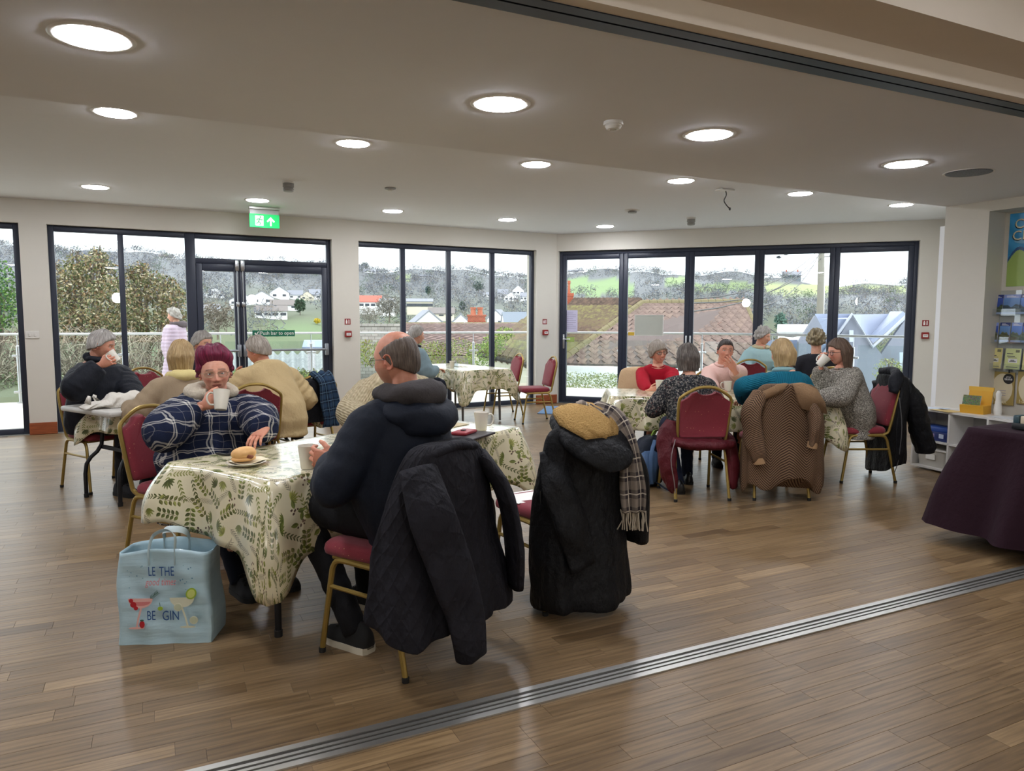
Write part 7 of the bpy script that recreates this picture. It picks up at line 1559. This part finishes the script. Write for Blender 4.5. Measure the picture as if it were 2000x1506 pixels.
# ------------------------------------------------------------------ bags
bx, by = .03, 3.56; ba = math.atan2(3.40-3.551, .182+.191); t = empty('shopping_bag', (-.005, 3.475, 0), ba, 'pale blue woven shopping bag with drinks print standing before the nearest table', 'bag'); BW, BD, BH = .40, .20, .425
def bagpt(u, v, w_): pass
b = MB(); rings = []; UVb = []
for k in range(25):
    q_ = k/24; z = BH*q_; rg = []
    base_ = rrect(-BW/2, 0, BW/2, BD*(1-.12*q_), .012+.02*q_, None, 4); pts_ = np.array(base_+[base_[0]]); sl = np.concatenate([[0], np.cumsum(np.linalg.norm(np.diff(pts_, axis=0), axis=1))]); ss_ = np.linspace(0, sl[-1], 96, endpoint=False)
    for s_ in ss_:
        x = np.interp(s_, sl, pts_[:, 0]); y = np.interp(s_, sl, pts_[:, 1]); bow = .012*math.sin(PI*q_)*math.sin(x*9+z*7)+.004*math.sin(x*40+z*25)+.003*math.sin(z*70+x*12); mid = max(0, 1-abs(x)/(BW/2))
        yy = y+(bow if y < BD*.5 else -bow)*mid**.5-.012*(1-q_)*(y < .05); zz = z+(.012*math.cos(x/BW*5)-.01)*q_**3; sx_ = 1+.012*math.sin(PI*q_)-.02*q_; rg.append((x*sx_+.006*math.sin(z*17), yy, zz))
    rings.append(rg)
b.loft(rings, cap=False); b.f.append(tuple(range(95, -1, -1))); b.m.append(0)
q = N('pale_blue_woven_plastic'); f = q.noise(q.coord('Object', (10, 10, 55)), 1., 4.); wv_ = q.n('TexWave', {'Vector': q.coord('Object', 1), 'Scale': 160., 'Distortion': 1.}, bands_direction='Z'); q.p(Base_Color=q.mix(f, srgb('#a3c4d2'), srgb('#bcd8e2')), Roughness=.38, Coat_Weight=.2); q.bump(q.math('ADD', f, q.math('MULTIPLY', wv_.outputs['Fac'], .12)), .5, .008); BAGM = q.m
o = b.build('body', BAGM, t, True); o.modifiers.new('thick', 'SOLIDIFY').thickness = .0022
webb = plain('pale_webbing', '#c5d5d8', .6)
for y, dy, h in ((.0, .05, .07), (.17, -.05, .055)):
    b = MB(); P, R_ = crom([Vector(p) for p in ((-.055, y, BH-.07), (-.055, y+.004, BH), (-.045, y+dy*.6, BH+h*.75), (0, y+dy, BH+h), (.045, y+dy*.6, BH+h*.75), (.055, y+.004, BH), (.055, y, BH-.07))], [(.016, .0018)]*7, 5); b.tube(P, R_, 8); b.build('handle', webb, t, True)
FB = Matrix.Translation((0, -.0275, 0)) @ Matrix.Rotation(rad(90), 4, 'X'); inkb = plain('blue_ink', '#1f4f8a', .5); inkp = plain('pink_ink', '#d98a94', .5); inkr = plain('red_ink', '#b3202c', .5); inkg = plain('lime_ink', '#9ab83a', .5); inkd = plain('dark_green_ink', '#3a5f52', .5); inkw = plain('pale_ink', '#d5d8c2', .5); inkk = plain('blush_ink', '#e3b3ae', .5)
cond = dict(sx=.62)
text_obj('lettering', 'LE', .058, inkb, t, FB @ Matrix.Translation((-.035, .333, 0)), sx=.55); text_obj('lettering', 'THE', .060, inkb, t, FB @ Matrix.Translation((.028, .332, 0)), sx=.58)
text_obj('lettering', 'good times', .046, inkp, t, FB @ Matrix.Translation((.0, .286, 0)), sx=.62, shear=.25)
text_obj('lettering', 'BE', .060, inkb, t, FB @ Matrix.Translation((-.045, .135, 0)), sx=.6); text_obj('lettering', 'GIN', .062, inkb, t, FB @ Matrix.Translation((.038, .133, 0)), sx=.68)
def disc(cx, cy, rx, ry, m, name, h=.0, a0=0, a1=2*PI, rot=0., n=22):
    c, s_ = math.cos(rot), math.sin(rot); p = [(cx+rx*math.cos(a)*c-ry*math.sin(a)*s_, cy+rx*math.cos(a)*s_+ry*math.sin(a)*c) for a in np.linspace(a0, a1, n)]
    if a1-a0 > 6.2: p = p[:-1]
    b = MB(); b.prism(p, -.0004, .0006+h, M=FB); b.build(name, m, t)
def goblet(cx, m, lean):
    disc(cx, .215, .052, .044, m, 'printed_glass', 0, PI, 2*PI); b = MB(); b.tube([(cx+.002*lean, .172, 0), (cx-.012*lean, .125, 0), (cx-.02*lean, .085, 0)], [(.004, .0007)]*3, 6, M=FB); b.build('printed_stem', inkk if lean > 0 else inkw, t); disc(cx-.02*lean, .082, .034, .005, inkk if lean > 0 else inkw, 'printed_foot')
goblet(-.088, inkk, 1); goblet(.088, inkw, -1)
disc(-.088, .200, .043, .018, plain('rose_ink', '#cf7f80', .5), 'printed_drink', .0004, PI, 2*PI)
for x, y, r in ((-.127, .206, .009), (-.118, .188, .013), (-.108, .172, .009)): disc(x, y, r, r, inkr, 'printed_berry', .001)
disc(.128, .232, .022, .026, inkg, 'printed_lime', .001, rot=-.5); disc(.128, .232, .016, .020, plain('pale_lime_ink', '#c9d67a', .5), 'printed_lime', .0015, rot=-.5)
for x, y in ((.07, .172), (.135, .112)): disc(x, y, .018, .018, inkw, 'printed_slice', .001); disc(x, y, .015, .015, plain('soft_lime_ink', '#c2cbb0', .5), 'printed_slice', .0014)
disc(-.085, .098, .011, .016, inkr, 'printed_strawberry', .001); disc(-.085, .116, .008, .004, inkd, 'printed_leaf', .0012); disc(-.005, .168, .011, .009, inkg, 'printed_lime', .001)
b = MB(); b.tube([(-.005, .172, 0), (-.008, .195, 0)], .0012, 5, M=FB); b.tube([(-.045, .215, 0), (-.012, .242, 0)], .0012, 5, M=FB)
for k in range(6): x, y = -.045+.0055*k, .215+.0045*k; b.tube([(x, y, 0), (x+.001, y+.012, 0)], .0012, 5, M=FB); b.tube([(x, y, 0), (x+.012, y-.001, 0)], .0012, 5, M=FB)
b.build('printed_sprig', inkd, t)
b = MB(); r_ = random.Random(3)
for k in range(34):
    x, y = r_.uniform(-.14, .14), r_.uniform(.24, .36); q_ = r_.uniform(.0015, .0035)
    if abs(x) < .06 and (y < .31 or y > .31): continue
    b.prism([(x+q_*math.cos(a), y+q_*math.sin(a)) for a in np.linspace(0, 2*PI, 9)[:-1]], -.0004, .0007, M=FB)
tag(b.build('printed_dots', plain('mid_blue_ink', '#5f8aa8', .5), t), kind='stuff')
# navy backpack under the group's table
p = onz(1258, 950, 0); t = empty('backpack', (p[0]+.06, p[1]+.07, 0), -YAW+.35, 'navy and blue backpack leaning under the table of the women', 'backpack'); bn = cloth('navy_pack_cloth', '#1d2636', '#141b28', 200., .3, .6, .6); bb_ = cloth('blue_pack_cloth', '#4a6488', '#3f587a', 200., .3, .6, .5)
def sack(name, m, rings_, seed):
    b = MB(); b.loft([[(cx+w_*math.copysign(abs(math.cos(a))**.7, math.cos(a)), cy+d_*math.copysign(abs(math.sin(a))**.7, math.sin(a)), z) for a in [2*PI*j/28 for j in range(28)]] for z, cx, cy, w_, d_ in rings_]); V = np.concatenate(b.v); V = V+wob(V, .006, 22, seed, 3)[:, None]; V[:, 2] = np.maximum(V[:, 2], 0); b.v = [V]; return b.build(name, m, t, 2)
sack('main_body', bn, [(0, 0, 0, .12, .09), (.03, 0, 0, .145, .11), (.18, .01, .0, .15, .115), (.32, .03, .0, .135, .10), (.40, .05, 0, .10, .08), (.43, .055, 0, .05, .04)], 3)
sack('front_pocket', bb_, [(.02, -.05, -.10, .07, .04), (.05, -.05, -.115, .085, .05), (.2, -.035, -.115, .085, .05), (.29, -.02, -.10, .07, .04), (.31, -.02, -.09, .04, .02)], 4)
MB().tube([(.03, -.10, .40), (-.04, -.165, .30), (-.05, -.175, .16), (-.03, -.16, .04)], [(.017, .006)]*4, 8, sm=4).build('strap', bb_, t, True); MB().tube([(.04, -.02, .42), (.06, -.03, .47), (.10, 0, .46), (.09, .02, .42)], [(.010, .004)]*4, 8, sm=4).build('carry_loop', plain('lime_loop', '#7fa03a', .6), t, True)
MB().tube([(.02, -.15, .05), (.03, -.28, .02), (.06, -.36, .006), (.10, -.39, .006)], [(.014, .004)]*4, 8, sm=4).build('loose_strap', bn, t, True)
MB().tube([(.11, -.10, .33), (.12, -.12, .25), (.10, -.125, .12)], .004, 6, sm=3).build('zip', plain('silver_zip2', '#a3a8ad', .3, .8), t)
# ------------------------------------------------------------------ shelf unit, leaflets and the sales table
shm = plain('white_laminate', '#dcdad6', .35, var=.01); SA = rad(-97.5); t = empty('shelf_unit', (6.90, 4.60, 0), SA, 'low white shelf unit against the side wall by the pilaster', 'shelf unit'); SL, SD, SH = 1.16, .30, .585
tk = .018; MB().box((0, -SD, SH-tk), (SL, 0, SH)).build('top', shm, t); MB().box((0, -SD, .02), (SL, 0, .02+tk)).build('base', shm, t); MB().box((0, -.006, .02), (SL, 0, SH-tk)).build('back', plain('grey_back_panel', '#a8a7a5', .6), t)
for x in (0, .39, .77, SL-tk): MB().box((x, -SD, .038), (x+tk, -.006, SH-tk)).build('upright', shm, t)
MB().box((tk, -SD, .275), (SL-tk, -.006, .275+tk)).build('shelf', shm, t)
SM = RZ(SA, (6.90, 4.60, 0))
def on(x, y, z): return tuple(SM @ Vector((x, y, z)))
t = empty('box', on(.2, -.17, .293), SA, 'navy blue carton on the upper shelf of the white unit', 'box'); nb_ = plain('navy_card', '#1f2f6a', .5); MB().box((-.165, -.105, 0), (.165, .10, .085), bev=.003).build('tray', nb_, t, True); MB().box((-.15, -.09, .08), (.15, .09, .13), bev=.01).build('contents', plain('blue_wrap', '#2f4f9a', .35), t, True)
FBx = Matrix.Translation((0, -.106, .05)) @ Matrix.Rotation(rad(90), 4, 'X'); MB().box((-.13, -.02, 0), (-.08, .018, .0008), M=FBx).build('label', plain('pale_blue_label', '#c3cfe6', .6), t); MB().box((.08, -.02, 0), (.13, .02, .0008), M=FBx).build('label', plain('pale_blue_label', '#c3cfe6', .6), t); MB().box((-.04, -.016, 0), (.03, .016, .0008), M=FBx).build('label', plain('lilac_label', '#b7a3cf', .6), t)
t = empty('storage_tub', on(.2, -.16, .038), SA, 'clear plastic tub on the bottom shelf of the white unit', 'tub'); MB().loft([rrect(-.15, -.1, .15, .1, .03, .0), rrect(-.165, -.115, .165, .115, .03, .16), ]).build('tub', plain('cloudy_plastic', '#b9b5ac', .35), t, True); MB().loft([rrect(-.172, -.122, .172, .122, .03, .158), rrect(-.172, -.122, .172, .122, .03, .172)]).build('lid', white_pl, t, True); MB().box((-.05, -.118, .07), (.05, -.112, .12)).build('label', plain('white_paper', '#eceae4', .8), t)
def picture(n=96, kind=0, seed=0):
    r = np.random.RandomState(seed); h, w_ = n, int(n*.7); A = np.zeros((h, w_, 3)); yy, xx = np.mgrid[0:h, 0:w_]/float(h)
    hz = .45+.06*np.sin(xx*9+seed)+.04*np.sin(xx*21+seed*2); sky_ = np.array(((.30, .45, .72), (.20, .30, .60), (.35, .50, .70))[seed % 3]); land_ = np.array(((.30, .38, .25), (.25, .36, .42), (.40, .42, .28))[(seed//2) % 3])
    A[:] = np.where((yy < hz)[..., None], land_*(.7+.6*r.rand(h, w_, 1)*.5+.5*np.sin(yy*40+xx*8+seed)[..., None]*.3), sky_*(.8+.5*yy[..., None])); A[yy[:, 0] > .82] = np.array((.16, .22, .46)) if seed % 2 else np.array((.55, .62, .85)); A[yy[:, 0] < .10] = (.62, .70, .86)
    for k in range(3):
        y0 = int(h*(.86+.035*k)); A[y0:y0+2, int(w_*.15):int(w_*(.85-.15*k))] = (.92, .93, .97)
    return A
def leaflet(pos, rz, w_, h_, mats, label, tilt=-12, cat='leaflet', group='leaflets in the wall rack'):
    t = empty('leaflet', pos, rz, label, cat, group); b = MB(); M = Matrix.Rotation(rad(tilt), 4, 'X'); b.box((-w_/2, -.012, 0), (w_/2, 0, h_), M=M); b.build('stack', plain('leaflet_paper', '#d5d8dc', .6), t)
    b = MB(); b.add([tuple(M @ Vector(p)) for p in ((-w_/2, -.0125, 0), (w_/2, -.0125, 0), (w_/2, -.0125, h_), (-w_/2, -.0125, h_))], [(0, 1, 2, 3)]); b.build('cover', mats, t, uv=np.array([(0, 0), (1, 0), (1, 1), (0, 1)])); return t
acr = glass('clear_acrylic', .06, (.93, .95, .96)); WR = rad(-90)
def wx(px, py, x=7.10):
    d = ray(px, py); return EY+d*(x/d[0])
t = empty('leaflet_rack', (7.115, 3.9, 0), WR, 'clear acrylic leaflet rack on the recessed side wall', 'rack')
zs = [wx(1960, y)[2] for y in (614, 668, 720)]
for z in zs: b = MB(); b.box((-.30, -.11, z-.012), (.75, -.0, z-.006)); b.box((-.30, -.112, z-.012), (.75, -.108, z+.05)); b.build('pocket', acr, t)
MB().box((-.30, -.012, zs[2]-.05), (-.295, -.004, zs[0]+.2)).build('side_rail', acr, t); MB().box((-.29, -.004, zs[2]-.05), (.75, -.001, zs[0]+.22)).build('back_panel', acr, t)
lb1 = ['blue leaflet with a green hill photo, upper rack row, first from the pilaster', 'wide navy leaflet with a bay photo, upper rack row, second from the pilaster', 'dark blue leaflet cut by the picture edge, upper rack row', 'navy leaflet with a dark moor photo, middle rack row, first from the pilaster', 'pale blue leaflet with a field photo, middle rack row, second from the pilaster', 'blue leaflet with a sand photo, middle rack row, third from the pilaster', 'pale blue leaflet, middle rack row, fourth from the pilaster', 'yellow leaflet with a drawn cottage, lower rack row, first from the pilaster', 'pale green leaflet with a drawn cottage, lower rack row, second from the pilaster', 'yellow leaflet, lower rack row, third from the pilaster']
k = 0
for row, (spec, z) in enumerate(zip(([(1943, .13), (1972, .19), (1999, .13)], [(1938, .115), (1961, .115), (1984, .115), (2006, .115)], [(1944, .17), (1980, .17), (2016, .17)]), zs)):
    for px, w_ in spec:
        y = wx(px, 640, 7.06)[1]
        if row < 2: m = image_mat('leaflet_cover_%d' % k, make_img('leaflet_cover_%d' % k, picture(96, 0, k+1)), .35, .3)
        else:
            A = np.ones((96, 80, 3))*np.array((.86, .82, .55) if k % 2 else (.80, .83, .58)); A[58:62, 10:50] = .35; A[70:73, 8:40] = .3; A[78:90, 52:72] = np.array((.45, .45, .35)); A[30:48, 18:64] = .88; A[34:38, 24:58] = .4; A[38:44, 30:50] = .55; A[8:11, 10:70] = .35; A[52:54, 16:60] = .4
            m = image_mat('leaflet_cover_%d' % k, make_img('leaflet_cover_%d' % k, A), .5, .1)
        leaflet((7.075, y, z), WR, w_*.8, .18 if row < 2 else .19, m, lb1[k], -6); k += 1
# coastal poster in the recess, only its left part in the frame
n = 160; yy, xx = np.mgrid[0:n, 0:n]/float(n); cst = .30+.22*np.sin(xx*5+.4)*.5+.10*np.sin(xx*17)+.5*xx*.3; A = np.where((yy > cst+.03)[..., None], np.array((.20, .58, .80))*(.8+.35*yy[..., None])+.05*np.sin(xx*30+yy*22)[..., None], np.array((.62, .72, .38))); e_ = np.abs(yy-cst-.015) < .022; A[e_] = (.12, .30, .50)
cl = ((xx-.25)/.2)**2+((yy-.62)/.05)**2 < 1; A[cl] = A[cl]*.6+.35
pm = image_mat('coast_poster_print', make_img('coast_poster_print', A), .4, .2)
P0, P1_ = wx(1968, 560, 7.118), wx(1975, 414, 7.118); y1 = wx(1970, 480, 7.118)[1]; t = empty('poster', (7.118, y1, P0[2]), WR, 'blue coastal map poster with bubble title on the recessed wall', 'poster'); hh = min(P1_[2]-P0[2]+.02, 2.40-P0[2])
MB().box((0, -.004, 0), (.9, -.0005, hh)).build('paper', plain('white_paper', '#eceae4', .8), t); b = MB(); b.add([(0, -.0045, 0), (.9, -.0045, 0), (.9, -.0045, hh), (0, -.0045, hh)], [(0, 1, 2, 3)]); b.build('print', pm, t, uv=np.array([(0, 0), (1, 0), (1, 1), (0, 1)]))
FP = Matrix.Rotation(rad(90), 4, 'X'); yel = plain('title_cream', '#e8e3c5', .6)
for txt, x, z in (('CR', .045, hh-.10), ('CE', .03, hh-.205)):
    text_obj('title', txt, .125, plain('title_black', '#15181c', .6), t, Matrix.Translation((x-.006, -.0055, z-.006)) @ FP, align='LEFT', extrude=.0003); text_obj('title', txt, .12, yel, t, Matrix.Translation((x, -.0062, z)) @ FP, align='LEFT', extrude=.0004)
# certificates below the rack
gold_p = plain('gold_card', '#a58f52', .5); crm = plain('cream_card', '#d8cdb0', .7); blk = plain('award_black', '#1b1a1a', .5)
for px, lb in ((1960, 'gold edged certificate with a round black award sticker under the leaflet rack'), (2012, 'gold edged certificate cut by the right edge of the picture')):
    a_ = wx(px-27, 788, 7.10); b_ = wx(px+25, 728, 7.10); y0, z0, z1 = a_[1], a_[2], b_[2]; w_ = a_[1]-b_[1]; t = empty('certificate', (7.105, y0, z0), WR, lb, 'certificate'); MB().box((0, -.008, 0), (w_*.96, 0, z1-z0)).build('frame', gold_p, t); hh = z1-z0; c_ = w_*.48
    FC = Matrix.Translation((0, -.0085, 0)) @ FP; b = MB(); b.prism([(c_+w_*.42*math.cos(a), hh*.5+hh*.45*math.sin(a)) for a in np.linspace(0, 2*PI, 33)[:-1]], 0, .0006, M=FC); b.build('panel', crm, t); b = MB()
    for k in range(3): b.box((c_-w_*.16, hh*(.42-.07*k), .0006), (c_+w_*.16, hh*(.435-.07*k), .001), M=FC)
    b.build('print', plain('grey_ink', '#8e8aa6', .8), t)
    text_obj('lettering', '1-STAR', .042, plain('pale_gold_ink', '#efe6c8', .5), t, FC @ Matrix.Translation((w_*.40, hh*.075, .0012)))
    if px < 2000:
        b = MB(); b.prism([(w_*.72+.048*math.cos(a), hh*.80+.048*math.sin(a)) for a in np.linspace(0, 2*PI, 29)[:-1]], .001, .002, M=FC); b.build('award_sticker', blk, t); text_obj('lettering', 'taste', .036, wl, t, FC @ Matrix.Translation((w_*.72, hh*.795, .0026))); text_obj('lettering', 'great', .02, wl, t, FC @ Matrix.Translation((w_*.72, hh*.86, .0026)))
        b = MB(); b.box((w_*.70, hh*.98, 0), (w_*.76, hh*1.07, .004), M=FC); b.build('clip', blk, t)
# yellow leaflet dispenser and loose papers on the shelf unit
yc = plain('yellow_card', '#d9a32c', .6); t = empty('leaflet_dispenser', on(.52, -.13, SH), SA+.25, 'yellow card leaflet dispenser standing on the white shelf unit', 'leaflet holder')
MB().loft([[(-.10, -.07, 0), (.10, -.07, 0), (.10, .07, 0), (-.10, .07, 0)], [(-.10, -.085, .075), (.10, -.085, .075), (.10, .07, .075), (-.10, .07, .075)]]).build('tray', yc, t); b = MB(); b.loft([[(-.10, .06, .07), (.10, .06, .07), (.10, .066, .07), (-.10, .066, .07)], [(-.10, .09, .22), (.10, .09, .22), (.10, .096, .22), (-.10, .096, .22)]]); b.build('back', yc, t)
MB().box((-.105, .085, .20), (.105, .10, .235)).build('header', plain('yellow_header', '#e3b548', .6), t)
leaflet(on(.50, -.17, SH+.012), SA+.25, .15, .15, image_mat('garden_cover', make_img('garden_cover', np.clip(np.random.RandomState(4).rand(40, 30, 3)*.35+np.array((.20, .26, .12)), 0, 1)), .4, .2), 'leaflet with a garden photo standing in the yellow dispenser', -14, group=None)
for k, (x, y, a, m, lb) in enumerate(((.12, -.2, .2, plain('sky_paper', '#c9d6e6', .6), 'pale blue flyer on the left end of the white shelf unit'), (.30, -.24, -.15, plain('straw_paper', '#d3b878', .6), 'straw coloured flyer beside the yellow dispenser'), (.85, -.18, .1, plain('grey_paper', '#c5c8cc', .6), 'grey flyer fan on the right part of the white shelf unit'))):
    t = empty('flyer', on(x, y, SH), SA+a, lb, 'flyer')
    for j in range(3): MB().box((-.12+.012*j, -.07, .001*j), (.12+.012*j, .08, .001*j+.001), M=Matrix.Rotation(.12*j, 4, 'Z')).build('sheet', m, t)
t = empty('paper_roll', on(.68, -.06, SH), 0, 'white paper cup figure beside the yellow dispenser', 'ornament'); MB().lathe([(.03, 0), (.034, .04), (.026, .10), (.02, .15), (.024, .19), (.012, .215), (.001, .22)], 16).build('body', white_pl, t, True)
# goods on the burgundy table
def goods(name, pos, rz, w_, d_, h_, cols, label, cat='box'):
    t = empty(name, pos, rz, label, cat); MB().box((-w_/2, -d_/2, 0), (w_/2, d_/2, h_*.45), bev=.003).build('tray', plain('black_card', '#17181c', .5), t, True)
    n_ = len(cols)
    for i, c in enumerate(cols):
        x = (i+.5)/n_*w_-w_/2; MB().box((x-w_/n_*.44, -d_*.42, h_*.1), (x+w_/n_*.44, d_*.42, h_), bev=.006).build('pack', plain('pack_'+c.strip('#'), c, .35), t, True)
TT = .752
goods('gift_box', (4.86, 2.63, TT), WR, .17, .10, .085, ['#23404a', '#c9b9a0', '#2f6a5a', '#6d3a44'], 'open box of dark wrapped packs at the back left of the burgundy table')
goods('gift_box', (5.02, 2.44, TT), WR, .24, .16, .075, ['#b59a6a', '#2a2427', '#d8c7a8', '#55343a', '#c2a05a'], 'low box of cream and dark packets at the right edge on the burgundy table')
t = empty('display_box', (5.30, 2.62, TT), WR, 'tall black display box behind the packets on the burgundy table', 'box'); MB().box((-.1, -.05, 0), (.14, .06, .17), bev=.003).build('carton', plain('black_card', '#17181c', .5), t, True); MB().box((-.07, -.0515, .05), (.10, -.0505, .09)).build('label', plain('grey_label', '#9aa0a6', .6), t)
t = empty('price_card', (4.80, 2.575, TT), WR+.3, 'small cream card leaning on the open box of packs', 'card'); MB().box((-.03, -.002, 0), (.03, .002, .05), M=Matrix.Rotation(rad(-15), 4, 'X')).build('card', crm, t)
